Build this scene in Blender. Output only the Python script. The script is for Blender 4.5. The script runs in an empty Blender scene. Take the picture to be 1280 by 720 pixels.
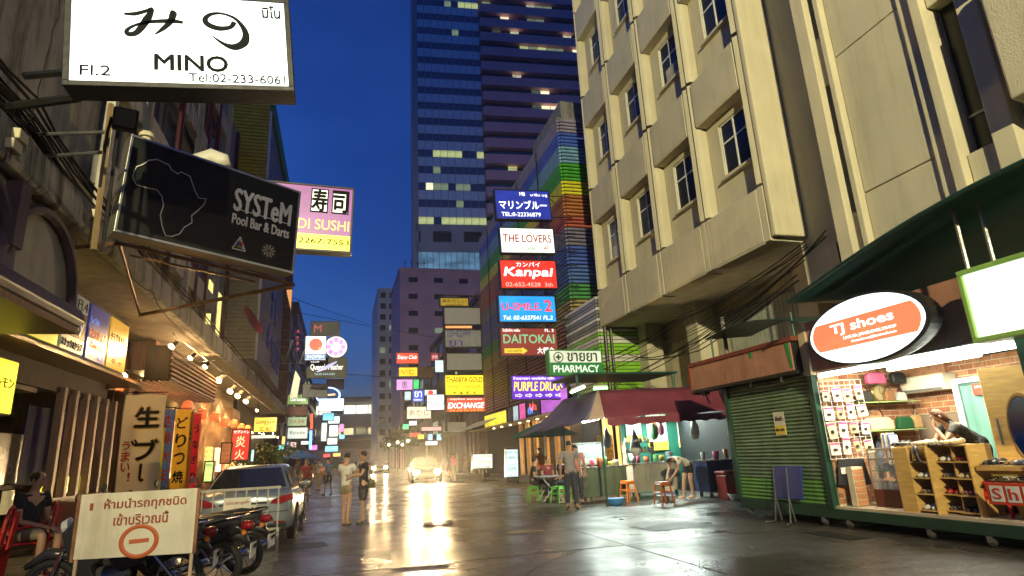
import bpy, bmesh, math, random
from mathutils import Vector, Matrix
random.seed(7)
S = bpy.context.scene
COL = S.collection
R_ = math.radians
# ---------------------------------------------------------------- camera
FPX = 755.0; CAMZ = 1.45
_dy = Vector((422-640, -(577-360), -FPX)); _xv = 500
_dz = Vector((_xv-640, -((_xv-640)*_dy[0]+FPX*FPX)/_dy[1], -FPX))
_dy.normalize(); _dz.normalize(); _dx = _dy.cross(_dz)
RM = Matrix((_dx, _dy, _dz))
cd = bpy.data.cameras.new('camera'); cam = bpy.data.objects.new('camera', cd); COL.objects.link(cam)
cd.sensor_width = 36; cd.lens = FPX/1280*36; cd.clip_end = 2000; cd.clip_start = .05
cam.matrix_world = Matrix.Translation((0, 0, CAMZ)) @ RM.to_4x4()
S.camera = cam
SR = 290
# ---------------------------------------------------------------- world: twilight sky
W = bpy.data.worlds.new('World'); S.world = W; W.use_nodes = True
nt = W.node_tree; N = nt.nodes; L = nt.links
bg = N['Background']
sky = N.new('ShaderNodeTexSky'); sky.sky_type = 'NISHITA'; sky.sun_disc = False
sky.sun_elevation = R_(-1.0); sky.sun_rotation = R_(SR)
sky.ozone_density = 6.0
mulc = N.new('ShaderNodeMix'); mulc.data_type = 'RGBA'; mulc.blend_type = 'MULTIPLY'; mulc.inputs[0].default_value = 1
tc = N.new('ShaderNodeTexCoord'); mp = N.new('ShaderNodeMapping'); mp.inputs['Scale'].default_value = (1, 1, 2.2)
nz = N.new('ShaderNodeTexNoise'); nz.inputs['Scale'].default_value = 3.0; nz.inputs['Detail'].default_value = 5
cr = N.new('ShaderNodeValToRGB'); cr.color_ramp.elements[0].position = .35; cr.color_ramp.elements[1].position = .7
cr.color_ramp.elements[0].color = (.80, 1.0, .86, 1); cr.color_ramp.elements[1].color = (1.35, 1.55, 1.15, 1)
L.new(tc.outputs['Generated'], mp.inputs[0]); L.new(mp.outputs[0], nz.inputs['Vector']); L.new(nz.outputs['Fac'], cr.inputs[0])
L.new(sky.outputs[0], mulc.inputs[6]); L.new(cr.outputs[0], mulc.inputs[7])
L.new(mulc.outputs[2], bg.inputs['Color']); bg.inputs['Strength'].default_value = 0.78
S.view_settings.view_transform = 'Standard'; S.view_settings.look = 'None'; S.view_settings.exposure = 1.0; S.view_settings.gamma = 1
S.cycles.max_bounces = 5; S.cycles.diffuse_bounces = 2; S.cycles.glossy_bounces = 3; S.cycles.transmission_bounces = 4
S.cycles.sample_clamp_indirect = 4; S.cycles.sample_clamp_direct = 0; S.cycles.caustics_reflective = False; S.cycles.caustics_refractive = False
# ---------------------------------------------------------------- helpers
def ray(x, y): return RM @ Vector((x-640, -(y-360), -FPX))
def AX(x, y, X): d = ray(x, y); t = X/d.x; return Vector((X, d.y*t, CAMZ+d.z*t))
def AY(x, y, Y): d = ray(x, y); t = Y/d.y; return Vector((d.x*t, Y, CAMZ+d.z*t))
def AZ(x, y, Z=0): d = ray(x, y); t = (Z-CAMZ)/d.z; return Vector((d.x*t, d.y*t, Z))
MATS = {}
def mat(name, col, rough=.6, metal=0, var=.18, scale=2.5, bump=.15, bscale=14, dirt=0, dcol=(.02, .018, .014), stretch=(1, 1, 1), spec=.3):
    if name in MATS: return MATS[name]
    m = bpy.data.materials.new(name); m.use_nodes = True; MATS[name] = m
    n = m.node_tree.nodes; l = m.node_tree.links; b = n['Principled BSDF']
    b.inputs['Roughness'].default_value = rough; b.inputs['Metallic'].default_value = metal
    b.inputs['Specular IOR Level'].default_value = spec
    t = n.new('ShaderNodeNewGeometry'); mpp = n.new('ShaderNodeMapping'); mpp.inputs['Scale'].default_value = stretch
    l.new(t.outputs['Position'], mpp.inputs[0])
    a = n.new('ShaderNodeTexNoise'); a.inputs['Scale'].default_value = scale; a.inputs['Detail'].default_value = 6
    l.new(mpp.outputs[0], a.inputs['Vector'])
    r = n.new('ShaderNodeMapRange'); r.inputs[1].default_value = .3; r.inputs[2].default_value = .7
    r.inputs[3].default_value = 1-var; r.inputs[4].default_value = 1+var*.6
    l.new(a.outputs['Fac'], r.inputs[0])
    mx = n.new('ShaderNodeVectorMath'); mx.operation = 'SCALE'; mx.inputs[0].default_value = col[:3]
    l.new(r.outputs[0], mx.inputs['Scale']); out = mx.outputs[0]
    if dirt:
        mp2 = n.new('ShaderNodeMapping'); mp2.inputs['Scale'].default_value = (1.9, 1.9, .22); l.new(t.outputs['Position'], mp2.inputs[0])
        d = n.new('ShaderNodeTexNoise'); d.inputs['Scale'].default_value = 2.2; d.inputs['Detail'].default_value = 8; d.inputs['Roughness'].default_value = .65
        l.new(mp2.outputs[0], d.inputs['Vector'])
        rr = n.new('ShaderNodeMapRange'); rr.inputs[1].default_value = .48; rr.inputs[2].default_value = .66; rr.inputs[4].default_value = dirt
        l.new(d.outputs['Fac'], rr.inputs[0])
        mm = n.new('ShaderNodeMix'); mm.data_type = 'RGBA'; l.new(rr.outputs[0], mm.inputs[0]); l.new(out, mm.inputs[6]); mm.inputs[7].default_value = (*dcol, 1)
        out = mm.outputs[2]
    l.new(out, b.inputs['Base Color'])
    if bump:
        c = n.new('ShaderNodeTexNoise'); c.inputs['Scale'].default_value = bscale; c.inputs['Detail'].default_value = 4
        l.new(mpp.outputs[0], c.inputs['Vector'])
        bp = n.new('ShaderNodeBump'); bp.inputs['Strength'].default_value = bump; bp.inputs['Distance'].default_value = .03
        l.new(c.outputs['Fac'], bp.inputs['Height']); l.new(bp.outputs[0], b.inputs['Normal'])
        rg = n.new('ShaderNodeMapRange'); rg.inputs[3].default_value = max(.03, rough-.12); rg.inputs[4].default_value = min(1, rough+.12)
        l.new(a.outputs['Fac'], rg.inputs[0]); l.new(rg.outputs[0], b.inputs['Roughness'])
    return m
def em(name, col, st=1.0, var=.22, scale=1.8):
    """a lit face: coloured film with tubes behind it, slightly uneven"""
    st *= .68
    if name in MATS: return MATS[name]
    m = bpy.data.materials.new(name); m.use_nodes = True; MATS[name] = m
    n = m.node_tree.nodes; l = m.node_tree.links; b = n['Principled BSDF']
    b.inputs['Base Color'].default_value = (*[c*.5 for c in col[:3]], 1); b.inputs['Roughness'].default_value = .35
    b.inputs['Emission Color'].default_value = (*col[:3], 1)
    if var:
        t = n.new('ShaderNodeTexCoord'); a = n.new('ShaderNodeTexNoise'); a.inputs['Scale'].default_value = scale; a.inputs['Detail'].default_value = 2
        mq = n.new('ShaderNodeMapping'); mq.inputs['Scale'].default_value = (.5, 1, 2.0); l.new(t.outputs['Object'], mq.inputs[0]); l.new(mq.outputs[0], a.inputs['Vector'])
        r = n.new('ShaderNodeMapRange'); r.inputs[1].default_value = .3; r.inputs[2].default_value = .7; r.inputs[3].default_value = st*(1-var); r.inputs[4].default_value = st*(1+var)
        l.new(a.outputs['Fac'], r.inputs[0]); l.new(r.outputs[0], b.inputs['Emission Strength'])
    else: b.inputs['Emission Strength'].default_value = st
    return m
def glass(name, col=(.02, .03, .04), rough=.06, alpha=1.0):
    if name in MATS: return MATS[name]
    m = bpy.data.materials.new(name); m.use_nodes = True; MATS[name] = m
    b = m.node_tree.nodes['Principled BSDF']; b.inputs['Base Color'].default_value = (*col, 1)
    b.inputs['Roughness'].default_value = rough; b.inputs['Alpha'].default_value = alpha; b.inputs['Specular IOR Level'].default_value = .9
    return m
def props(o, label=None, cat=None, group=None, kind=None):
    if label: o['label'] = label
    if cat: o['category'] = cat
    if group: o['group'] = group
    if kind: o['kind'] = kind
    return o
def thing(name, label, cat, loc=(0, 0, 0), rz=0, group=None):
    o = bpy.data.objects.new(name, None); COL.objects.link(o); o.empty_display_size = .2
    o.location = loc; o.rotation_euler = (0, 0, rz); return props(o, label, cat, group)
def cloth_mat(name, col, tr=.5):
    if name in MATS: return MATS[name]
    m = mat(name, col, .8); n = m.node_tree.nodes; l = m.node_tree.links; b = n['Principled BSDF']
    t = n.new('ShaderNodeBsdfTranslucent'); t.inputs[0].default_value = (*col, 1); x = n.new('ShaderNodeMixShader'); x.inputs[0].default_value = tr
    l.new(b.outputs[0], x.inputs[1]); l.new(t.outputs[0], x.inputs[2]); l.new(x.outputs[0], n['Material Output'].inputs['Surface']); return m
class MB:
    def __init__(s): s.v = []; s.f = []; s.m = []; s.smooth = False; s.ms = []
    def add(s, vs, fs, mi=0):
        n = len(s.v); s.v += [tuple(v) for v in vs]; s.f += [tuple(i+n for i in f) for f in fs]; s.m += [mi]*len(fs); return s
    def box(s, c, d, rz=0, mi=0, M=None):
        hx, hy, hz = d[0]/2, d[1]/2, d[2]/2
        vs = [Vector((x, y, z)) for x in (-hx, hx) for y in (-hy, hy) for z in (-hz, hz)]
        if rz: r = Matrix.Rotation(rz, 3, 'Z'); vs = [r @ v for v in vs]
        if M: vs = [M @ v for v in vs]
        vs = [v+Vector(c) for v in vs]
        return s.add(vs, [(0, 1, 3, 2), (4, 6, 7, 5), (0, 4, 5, 1), (2, 3, 7, 6), (0, 2, 6, 4), (1, 5, 7, 3)], mi)
    def b2(s, a, b, mi=0):
        return s.box([(a[i]+b[i])/2 for i in range(3)], [abs(a[i]-b[i]) for i in range(3)], mi=mi)
    def tube(s, pts, r, n=8, cap=True, mi=0):
        pts = [Vector(p) for p in pts]; rs = r if isinstance(r, (list, tuple)) else [r]*len(pts)
        base = len(s.v); up = None
        for i, p in enumerate(pts):
            t = (pts[min(i+1, len(pts)-1)]-pts[max(i-1, 0)]).normalized()
            if up is None: up = Vector((0, 0, 1)) if abs(t.z) < .9 else Vector((1, 0, 0))
            a = t.cross(up).normalized(); b = a.cross(t).normalized(); up = b
            for k in range(n):
                an = 2*math.pi*k/n; s.v.append(tuple(p+a*rs[i]*math.cos(an)+b*rs[i]*math.sin(an)))
        for i in range(len(pts)-1):
            for k in range(n):
                s.f.append((base+i*n+k, base+i*n+(k+1) % n, base+(i+1)*n+(k+1) % n, base+(i+1)*n+k)); s.m.append(mi)
        if cap:
            s.f.append(tuple(base+k for k in range(n))[::-1]); s.f.append(tuple(base+(len(pts)-1)*n+k for k in range(n))); s.m += [mi, mi]
        return s
    def lathe(s, prof, c=(0, 0, 0), n=16, axis='Z', mi=0):
        base = len(s.v)
        for r, z in prof:
            for k in range(n):
                a = 2*math.pi*k/n; x, y = r*math.cos(a), r*math.sin(a)
                p = (x, y, z) if axis == 'Z' else ((x, z, y) if axis == 'Y' else (z, x, y))
                s.v.append((p[0]+c[0], p[1]+c[1], p[2]+c[2]))
        for i in range(len(prof)-1):
            for k in range(n):
                s.f.append((base+i*n+k, base+i*n+(k+1) % n, base+(i+1)*n+(k+1) % n, base+(i+1)*n+k)); s.m.append(mi)
        return s
    def quad(s, a, b, c, d, mi=0): return s.add([a, b, c, d], [(0, 1, 2, 3)], mi)
    def prism(s, poly, y0, y1, plane='XZ', mi=0):
        n = len(poly); vs = []
        for y in (y0, y1):
            for (a, b) in poly:
                vs.append({'XZ': (a, y, b), 'YZ': (y, a, b), 'XY': (a, b, y)}[plane])
        return s.add(vs, [tuple(range(n)), tuple(range(2*n-1, n-1, -1))]+[(i, (i+1) % n, n+(i+1) % n, n+i) for i in range(n)], mi)
    def ring(s, c, R, r, n=24, m=6, axis='Y', mi=0, sx=1):
        base = len(s.v)
        for i in range(n):
            a = 2*math.pi*i/n
            for k in range(m):
                b = 2*math.pi*k/m; q = R+r*math.cos(b); u, w, h = q*math.cos(a)*sx, q*math.sin(a), r*math.sin(b)
                p = {'Y': (u, h, w), 'X': (h, u, w), 'Z': (u, w, h)}[axis]
                s.v.append((c[0]+p[0], c[1]+p[1], c[2]+p[2]))
        for i in range(n):
            for k in range(m):
                s.f.append((base+i*m+k, base+i*m+(k+1) % m, base+((i+1) % n)*m+(k+1) % m, base+((i+1) % n)*m+k)); s.m.append(mi)
        return s
    def mesh(s, name):
        me = bpy.data.meshes.new(name); me.from_pydata(s.v, [], s.f); me.validate(); me.update()
        bm = bmesh.new(); bm.from_mesh(me); bmesh.ops.recalc_face_normals(bm, faces=bm.faces); bm.to_mesh(me); bm.free()
        return me
    def build(s, name, m, parent=None, bevel=0, smooth=False, sub=0, loc=None):
        me = s.mesh(name)
        for x in (m if isinstance(m, (list, tuple)) else [m]): me.materials.append(x)
        if isinstance(m, (list, tuple)) and len(me.polygons) == len(s.m):
            for p, i in zip(me.polygons, s.m): p.material_index = i
        o = bpy.data.objects.new(name, me); COL.objects.link(o); o.parent = parent
        if loc: o.location = loc
        if bevel:
            md = o.modifiers.new('bevel', 'BEVEL'); md.width = bevel; md.segments = 2; md.limit_method = 'ANGLE'
        if sub: md = o.modifiers.new('sub', 'SUBSURF'); md.levels = sub; md.render_levels = sub
        if smooth or sub:
            for p in me.polygons: p.use_smooth = True
        return o
def link(o, parent=None, loc=None, rot=None, mt=None):
    """a copy sharing mesh data, linked under parent"""
    c = o.copy(); COL.objects.link(c); c.parent = parent
    for k in ('label', 'category', 'group'):
        if parent is not None and k in c: del c[k]
    if loc is not None: c.location = loc
    if rot is not None: c.rotation_euler = rot
    if mt is not None: c.material_slots[0].link = 'OBJECT'; c.material_slots[0].material = mt
    return c
def copy_tree(o, parent=None):
    c = o.copy(); COL.objects.link(c); c.parent = parent
    for ch in [x for x in COL.objects if x.parent == o]: copy_tree(ch, c)
    return c
def dup(o, loc, rz=None, label=None, group=None):
    c = copy_tree(o); c.location = loc
    if rz is not None: c.rotation_euler = (0, 0, rz)
    return props(c, label, None, group)
_txt = []
def text(s, m, parent, loc, size, rot=(R_(90), 0, 0), w=None, ext=.004, align='CENTER', shear=0, bold=0, spacing=1, name='lettering', h=None):
    """flat print: text turned into a mesh. loc is the centre of the writing; w and h stretch it to that size"""
    cu = bpy.data.curves.new(name, 'FONT'); cu.body = s; cu.size = size; cu.align_x = align; cu.align_y = 'CENTER'
    cu.extrude = ext; cu.shear = shear; cu.offset = 0; cu.space_character = spacing; cu.resolution_u = 3
    o = bpy.data.objects.new(name, cu); COL.objects.link(o)
    _txt.append((o, m, parent, loc, rot, w, h, bold)); return o
def flush_text():
    bpy.context.view_layer.update(); dg = bpy.context.evaluated_depsgraph_get()
    for (o, m, parent, loc, rot, w, h, bold) in _txt:
        me = bpy.data.meshes.new_from_object(o.evaluated_get(dg)); nm = o.data.name
        xs = [v.co.x for v in me.vertices]; ys = [v.co.y for v in me.vertices]
        if xs:
            cx, cy = (min(xs)+max(xs))/2, (min(ys)+max(ys))/2; W0 = max(xs)-min(xs); H0 = max(ys)-min(ys)
            kx = w/W0 if w else 1; ky = h/H0 if h else (kx if w else 1)
            for v in me.vertices: v.co.x = (v.co.x-cx)*kx; v.co.y = (v.co.y-cy)*ky
        if bold > .006 and xs:   # heavier strokes: the same outline again, nudged sideways
            bb = bmesh.new(); bm0 = bmesh.new(); bm0.from_mesh(me); H1 = (h if h else H0*ky); e = min(bold, .07)*H1*1.0
            for q, (ex, ey) in enumerate(((-e, 0), (e, 0), (0, e), (0, -e))):
                m2 = me.copy(); m2.transform(Matrix.Translation((ex, ey, -.0005*(q+1)))); bm0.from_mesh(m2); bpy.data.meshes.remove(m2)
            bm0.to_mesh(me); bm0.free(); bb.free()
        me.materials.clear(); me.materials.append(m)
        n = bpy.data.objects.new('lettering', me); COL.objects.link(n); n.parent = parent; n.location = loc; n.rotation_euler = rot
        bpy.data.objects.remove(o)
    _txt.clear()
def sign(label, c, w, h, face, lines=(), d=.25, rz=0, frame=None, tilt=0, cat='sign', name='shop_sign', group=None, fw=.04, bracket=0, post=None, lit=None):
    """box sign facing local -Y; c is the centre. lines: (string, x, z, width, height, material[, shear])"""
    frame = frame or mat('dark_metal', (.03, .03, .03), .45, .6)
    t = thing(name, label, cat, c, rz, group)
    if tilt: t.rotation_euler = (0, tilt, rz)
    b = MB()
    for a, e in (((-w/2, 0, h/2-fw/2), (w, d, fw)), ((-w/2, 0, 0), 0)):
        pass
    b.box((0, 0, h/2-fw/2), (w, d, fw)); b.box((0, 0, -h/2+fw/2), (w, d, fw))
    b.box((-w/2+fw/2, 0, 0), (fw, d, h-2*fw)); b.box((w/2-fw/2, 0, 0), (fw, d, h-2*fw)); b.box((0, d/2-.01, 0), (w-2*fw, .02, h-2*fw))
    b.build('frame', frame, t, bevel=.006)
    if face is not None: MB().box((0, -d/2+.03, 0), (w-2*fw, .02, h-2*fw)).build('face', face, t)
    for ln in lines:
        s, x, z, lw, lh, m = ln[:6]
        text(s, m, t, (x*w, -d/2+.014, z*h), .3, w=lw*w, h=lh*h if lh else None, shear=ln[6] if len(ln) > 6 else 0, bold=(ln[7] if len(ln) > 7 else .004))
    if bracket:
        k = MB()
        for z in (h*.36, -h*.36): k.tube([(math.copysign(w/2, bracket), 0, z), (math.copysign(w/2, bracket)+bracket, 0, z)], .022, 6)
        k.tube([(math.copysign(w/2, bracket)+bracket*.95, 0, -h*.36), (math.copysign(w/2, bracket), 0, h*.3)], .015, 6)
        k.build('bracket', mat('dark_metal', 0), t)
    return t
def hb(t, b, m, y=None, name='panel'): return b.build(name, m, t)
def struct(o, label=None): o['kind'] = 'structure'; return o
FLOOD = 57000; FILL2 = 2100
# ================================================================= materials used widely
cream = mat('cream_render', (.54, .49, .35), .85, var=.08, scale=1.2, bump=.3, bscale=45, dirt=.22, dcol=(.27, .24, .165))
cream2 = mat('cream_panel', (.50, .46, .34), .85, var=.08, scale=.8, bump=.4, bscale=40, dirt=.28, dcol=(.27, .24, .165))
dglass = glass('dark_window_glass', (.012, .013, .013), .25); dglass.node_tree.nodes['Principled BSDF'].inputs['Specular IOR Level'].default_value = .35
ironm = mat('dark_metal', (.03, .03, .03), .45, .6)
greym = mat('grey_metal', (.22, .22, .22), .4, .7)
alum = mat('aluminium', (.45, .45, .44), .35, .85)
whitep = mat('white_paint', (.7, .7, .68), .5, dirt=.25, dcol=(.3, .27, .2))
blackp = mat('black_plastic', (.018, .018, .018), .4)
conc = mat('dirty_concrete', (.30, .29, .25), .9, var=.25, bump=.5, bscale=20, dirt=.9, dcol=(.03, .03, .025))
conc2 = mat('grey_concrete', (.22, .21, .20), .9, var=.2, bump=.4, dirt=.5)
soffit = mat('soffit_paint', (.22, .18, .13), .85, dirt=.3)
# ---- unseen street light assumed behind the camera to wash the cream block
fl0 = thing('street_lamp', 'tall grey street lamp on the left pavement behind the camera', 'street lamp', (-7, -25, 0))
MB().lathe([(.16, 0), (.16, .3), (.11, .4), (.07, 13.4)], n=12).build('pole', alum, fl0); MB().tube([(0, 0, 13.3), (.5, .8, 13.8), (1.0, 1.7, 13.9)], .05, 8).build('arm', alum, fl0)
MB().box((1.15, 2.0, 13.9), (.45, .8, .2), -.5).build('lamp_head', alum, fl0, bevel=.04)
ld = bpy.data.lights.new('street_light', 'SPOT'); ld.energy = FLOOD; ld.color = (1, .89, .50); ld.spot_size = R_(62); ld.spot_blend = .9; ld.shadow_soft_size = .35
lo = bpy.data.objects.new('lamp_light', ld); COL.objects.link(lo); lo.parent = fl0; lo.location = (1.3, 2.2, 13.7); lo.rotation_euler = (Vector((9, 26, 13))-Vector((-5.7, -22.8, 13.7))).to_track_quat('-Z', 'Y').to_euler()
fl1 = thing('street_lamp', 'shorter grey street lamp on the right pavement behind the camera', 'street lamp', (8.6, -13, 0))  # unseen lamp added to brighten the left ledge and the foreground board
MB().lathe([(.12, 0), (.12, .3), (.08, .4), (.06, 8)], n=12).build('pole', alum, fl1); MB().tube([(0, 0, 7.9), (-.5, .3, 8.3), (-1.2, .6, 8.35)], .04, 8).build('arm', alum, fl1); MB().box((-1.4, .7, 8.35), (.7, .3, .14), .4).build('lamp_head', alum, fl1, bevel=.04)
ld = bpy.data.lights.new('street_light', 'SPOT'); ld.energy = FILL2; ld.color = (1, .86, .58); ld.spot_size = R_(75); ld.spot_blend = .9; ld.shadow_soft_size = .2
lo = bpy.data.objects.new('lamp_light', ld); COL.objects.link(lo); lo.parent = fl1; lo.location = (-1.4, .7, 8.2); lo.rotation_euler = (Vector((-4, 10, 3))-Vector((7.2, -12.3, 8.2))).to_track_quat('-Z', 'Y').to_euler()
# ================================================================= ground
def wet(name, base, rlo, rhi, bump=.25):
    m = bpy.data.materials.new(name); m.use_nodes = True; n = m.node_tree.nodes; l = m.node_tree.links; b = n['Principled BSDF']
    t = n.new('ShaderNodeTexCoord')
    a = n.new('ShaderNodeTexNoise'); a.inputs['Scale'].default_value = .55; a.inputs['Detail'].default_value = 7; a.inputs['Roughness'].default_value = .6
    l.new(t.outputs['Object'], a.inputs['Vector'])
    r = n.new('ShaderNodeMapRange'); r.inputs[1].default_value = .38; r.inputs[2].default_value = .62; r.inputs[3].default_value = rlo; r.inputs[4].default_value = rhi
    l.new(a.outputs['Fac'], r.inputs[0]); l.new(r.outputs[0], b.inputs['Roughness'])
    c = n.new('ShaderNodeTexNoise'); c.inputs['Scale'].default_value = 6; c.inputs['Detail'].default_value = 8
    l.new(t.outputs['Object'], c.inputs['Vector'])
    rr = n.new('ShaderNodeMapRange'); rr.inputs[1].default_value = .3; rr.inputs[2].default_value = .7; rr.inputs[3].default_value = .35; rr.inputs[4].default_value = 1.8; l.new(c.outputs['Fac'], rr.inputs[0])
    mx = n.new('ShaderNodeVectorMath'); mx.operation = 'SCALE'; mx.inputs[0].default_value = base; l.new(rr.outputs[0], mx.inputs['Scale']); l.new(mx.outputs[0], b.inputs['Base Color'])
    # ripples and worn brushing across the street, plus grit
    mp = n.new('ShaderNodeMapping'); mp.inputs['Scale'].default_value = (.5, 1.7, 1); l.new(t.outputs['Object'], mp.inputs[0])
    d = n.new('ShaderNodeTexNoise'); d.inputs['Scale'].default_value = 1.6; d.inputs['Detail'].default_value = 5; d.inputs['Roughness'].default_value = .55; l.new(mp.outputs[0], d.inputs['Vector'])
    e = n.new('ShaderNodeTexNoise'); e.inputs['Scale'].default_value = 70; e.inputs['Detail'].default_value = 2; l.new(mp.outputs[0], e.inputs['Vector'])
    b1 = n.new('ShaderNodeBump'); b1.inputs['Strength'].default_value = bump; b1.inputs['Distance'].default_value = .05; l.new(d.outputs['Fac'], b1.inputs['Height'])
    b2 = n.new('ShaderNodeBump'); b2.inputs['Strength'].default_value = bump*1.2; b2.inputs['Distance'].default_value = .006; l.new(e.outputs['Fac'], b2.inputs['Height'])
    l.new(b1.outputs[0], b2.inputs['Normal']); l.new(b2.outputs[0], b.inputs['Normal'])
    b.inputs['Specular IOR Level'].default_value = .36; b.inputs['Coat Weight'].default_value = .16; b.inputs['Coat Roughness'].default_value = .16
    l.new(b1.outputs[0], b.inputs['Coat Normal']); return m
asph = wet('wet_concrete_road', (.034, .027, .019), .2, .5, .55)
pavem = wet('wet_pavement', (.05, .045, .04), .3, .55, .25)
gm = mat('ground_dark', (.025, .024, .022), .8)
struct(MB().b2((-250, -60, -.06), (250, 500, -.01)).build('ground', gm))
rd = thing('road', None, None); struct(rd)
js = [-12, -3.5, 9.2, 17.1, 25.4, 34, 43, 52, 62, 74, 90, 110, 140]
xs = [-3.6, 4.3, 9.1]
jit = random.Random(3)
for i in range(len(js)-1):
    for k in range(2):
        x0, x1 = xs[k]+(.018 if k else 0), xs[k+1]-(.018 if k == 0 else 0)
        y0, y1 = js[i]+.02, js[i+1]-.02
        z = -.004+jit.uniform(-.002, .002)
        MB().b2((x0, y0, -.12), (x1, y1, z)).build('road_slab', asph, rd)
cr_ = random.Random(8); ck_ = mat('crack_filler', (.008, .008, .008), .6)
for (x, y, dx, dy, n) in ((.5, 6.5, .5, .35, 12), (5.2, 8.5, .4, .5, 12), (-1.5, 20, .7, .1, 12), (6.2, 12.5, -.25, .5, 10), (1.8, 12, .45, -.12, 14)):
    vs = []
    for k in range(n):
        w_ = .006*math.sin(math.pi*(k+.5)/n)+.002; vs += [(x-w_*dy*2, y+w_*dx*2, .0016), (x+w_*dy*2, y-w_*dx*2, .0016)]; x += dx*cr_.uniform(.6, 1.3)+cr_.uniform(-.12, .12); y += dy*cr_.uniform(.6, 1.3)+cr_.uniform(-.12, .12)
    MB().add(vs, [(2*k, 2*k+1, 2*k+3, 2*k+2) for k in range(n-1)]).build('crack', ck_, rd)
pmk = mat('worn_yellow_paint', (.32, .24, .08), .4, dirt=.95, dcol=(.04, .036, .03)); a = AZ(655, 664)
MB().b2((a.x-.32, a.y-.12, -.002), (a.x+.34, a.y+.14, .003)).build('road_marking', pmk, rd)
mh = thing('manhole_cover', 'round iron manhole cover set in the wet road in front of the food stall', 'manhole cover', (2.2, 14.4, .001)); MB().lathe([(0, 0), (.30, 0), (.31, -.004)], n=28).build('plate', mat('cast_iron', (.04, .035, .03), .35, .8, bump=.8, bscale=40), mh); MB().ring((0, 0, 0), .34, .012, 28, 4, 'Z').build('rim', mat('cast_iron', 0), mh)
for (x, y, w_, l_, q) in ((6.0, 10.8, 1.3, .9, .1), (1.2, 9.9, .8, 1.6, -.05), (5.6, 22, 1.6, 1.0, .08), (-.6, 12.5, .9, .7, .2), (2.9, 26, 1.2, 2.2, 0)):
    b = MB(); b.prism([(-w_/2, -l_/2), (w_*.45, -l_/2-.05), (w_/2, l_*.42), (w_*.1, l_/2+.04), (-w_*.48, l_/2)], 0, .004, 'XY'); o = b.build('repair_patch', mat('patch_asphalt', (.014, .013, .012), .38, var=.5, bump=.7, bscale=60), rd); o.location = (x, y, -.001); o.rotation_euler = (0, 0, q)
gd = thing('drain_grate', 'long iron drain grate in the gutter by the kiosk wheels', 'drain grate', (7.3, 8.2, .001))
for k in range(12): MB().b2((-.18, -.5+k*.085, 0), (.18, -.45+k*.085, .006)).build('bar', mat('cast_iron', (.04, .035, .03), .35, .8, bump=.8, bscale=40), gd)
lr = random.Random(5); litm = [mat('litter_%d' % i, c, .6) for i, c in enumerate(((.35, .32, .25), (.25, .12, .04), (.3, .3, .32)))]
for i in range(9):
    x, y = ((1.0, 8.1), (3.1, 9.6), (5.6, 7.9), (6.6, 13.2), (.2, 11.2), (4.9, 15.5), (7.4, 10.6), (2.6, 19.0), (6.9, 9.2))[i]
    t = thing('litter_scrap', ['pale paper scrap on the road left of the centre joint, nearest the camera', 'brown leaf scrap on the wet road right of the reflections', 'grey scrap on the road before the kiosk', 'pale scrap on the road before the dark orange stool', 'brown leaf on the road near the couple', 'grey scrap between the road joints before the stall', 'pale scrap by the blue folded table', 'brown scrap far along the centre of the road', 'grey scrap in front of the roller shutter'][i], 'litter', (x, y, .003), lr.uniform(0, 3))
    MB().add([(-.05, -.02, 0), (.0, -.035, .012), (.055, -.01, .002), (.03, .03, .015), (-.03, .03, .004)], [(0, 1, 3, 4), (1, 2, 3)]).build('scrap', litm[i % 3], t)
# raised pavements with kerbs
for nm, x0, x1, y0, y1, kx in (('pavement_left', -7.5, -3.78, 5, 130, -3.69), ('pavement_right', 9.28, 14, 22.5, 130, 9.19)):
    p = MB().b2((x0, y0, -.1), (x1, y1, .11)).build(nm, pavem); struct(p)
    n = 0; y = y0
    while y < 70:
        MB().b2((kx-.088, y+.01, -.1), (kx+.088, y+1.49, .13)).build('kerbstone', conc2, p, bevel=.012); y += 1.5
struct(MB().b2((9.1, -12, -.1), (10.9, 22.45, .002)).build('forecourt', pavem))
# ================================================================= right: cream office block, modular bays
rb = thing('office_building', 'cream rendered office block with deep framed windows, overhanging the kiosks on the right', 'building')
XF = 10.0; ZB = 6.2
ym = [11.6, 14.15, 16.75, 19.35, 21.95]; zr = [7.6, 12.0, 16.45, 20.9, 25.3]
mb = MB(); mb.b2((XF+.55, 11.75, ZB+.05), (XF+9, 21.9, 27)); mb.build('core_wall', cream2, rb)
MB().b2((XF+.05, 11.65, ZB-.06), (XF+9, 21.93, ZB+.04)).build('soffit', mat('soffit_grey', (.62, .60, .48), .5), rb)
# side faces of the block
jam = MB()
# one bay module, origin at near bottom corner of the joint row: local y 0..2.58, z 0..4.4
def sweep_jamb(z0, z1):
    return MB().prism([(0.05, 0), (.55, 0), (.55, .22), (.16, .26), (.06, .22), (0, .14)], z0, z1, 'XY')
bw = 2.58
jm = sweep_jamb(-4.33, 0).mesh('jamb'); jm.materials.append(cream)
sp = MB(); sp.prism([(.04, -1.5), (.55, -1.5), (.55, -.02), (.05, -.02), (.01, -.08), (.01, -1.42)], .27, bw-.27, 'XZ'); spm = sp.mesh('spandrel'); spm.materials.append(cream)
wl = MB(); y0w, y1w, z0w, z1w = .60, 1.80, -3.35, -1.72
for a, b in (((.38, .25, -4.4), (.54, bw-.25, z0w)), ((.38, .25, z1w), (.54, bw-.25, -1.5)), ((.38, .25, z0w), (.54, y0w, z1w)), ((.38, y1w, z0w), (.54, bw-.25, z1w))): wl.b2(a, b)
wlm = wl.mesh('recess_wall'); wlm.materials.append(cream)
sl = MB().b2((.24, y0w-.08, z0w-.1), (.40, y1w+.08, z0w-.02)).mesh('sill'); sl.materials.append(cream)
wf = MB()
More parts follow.
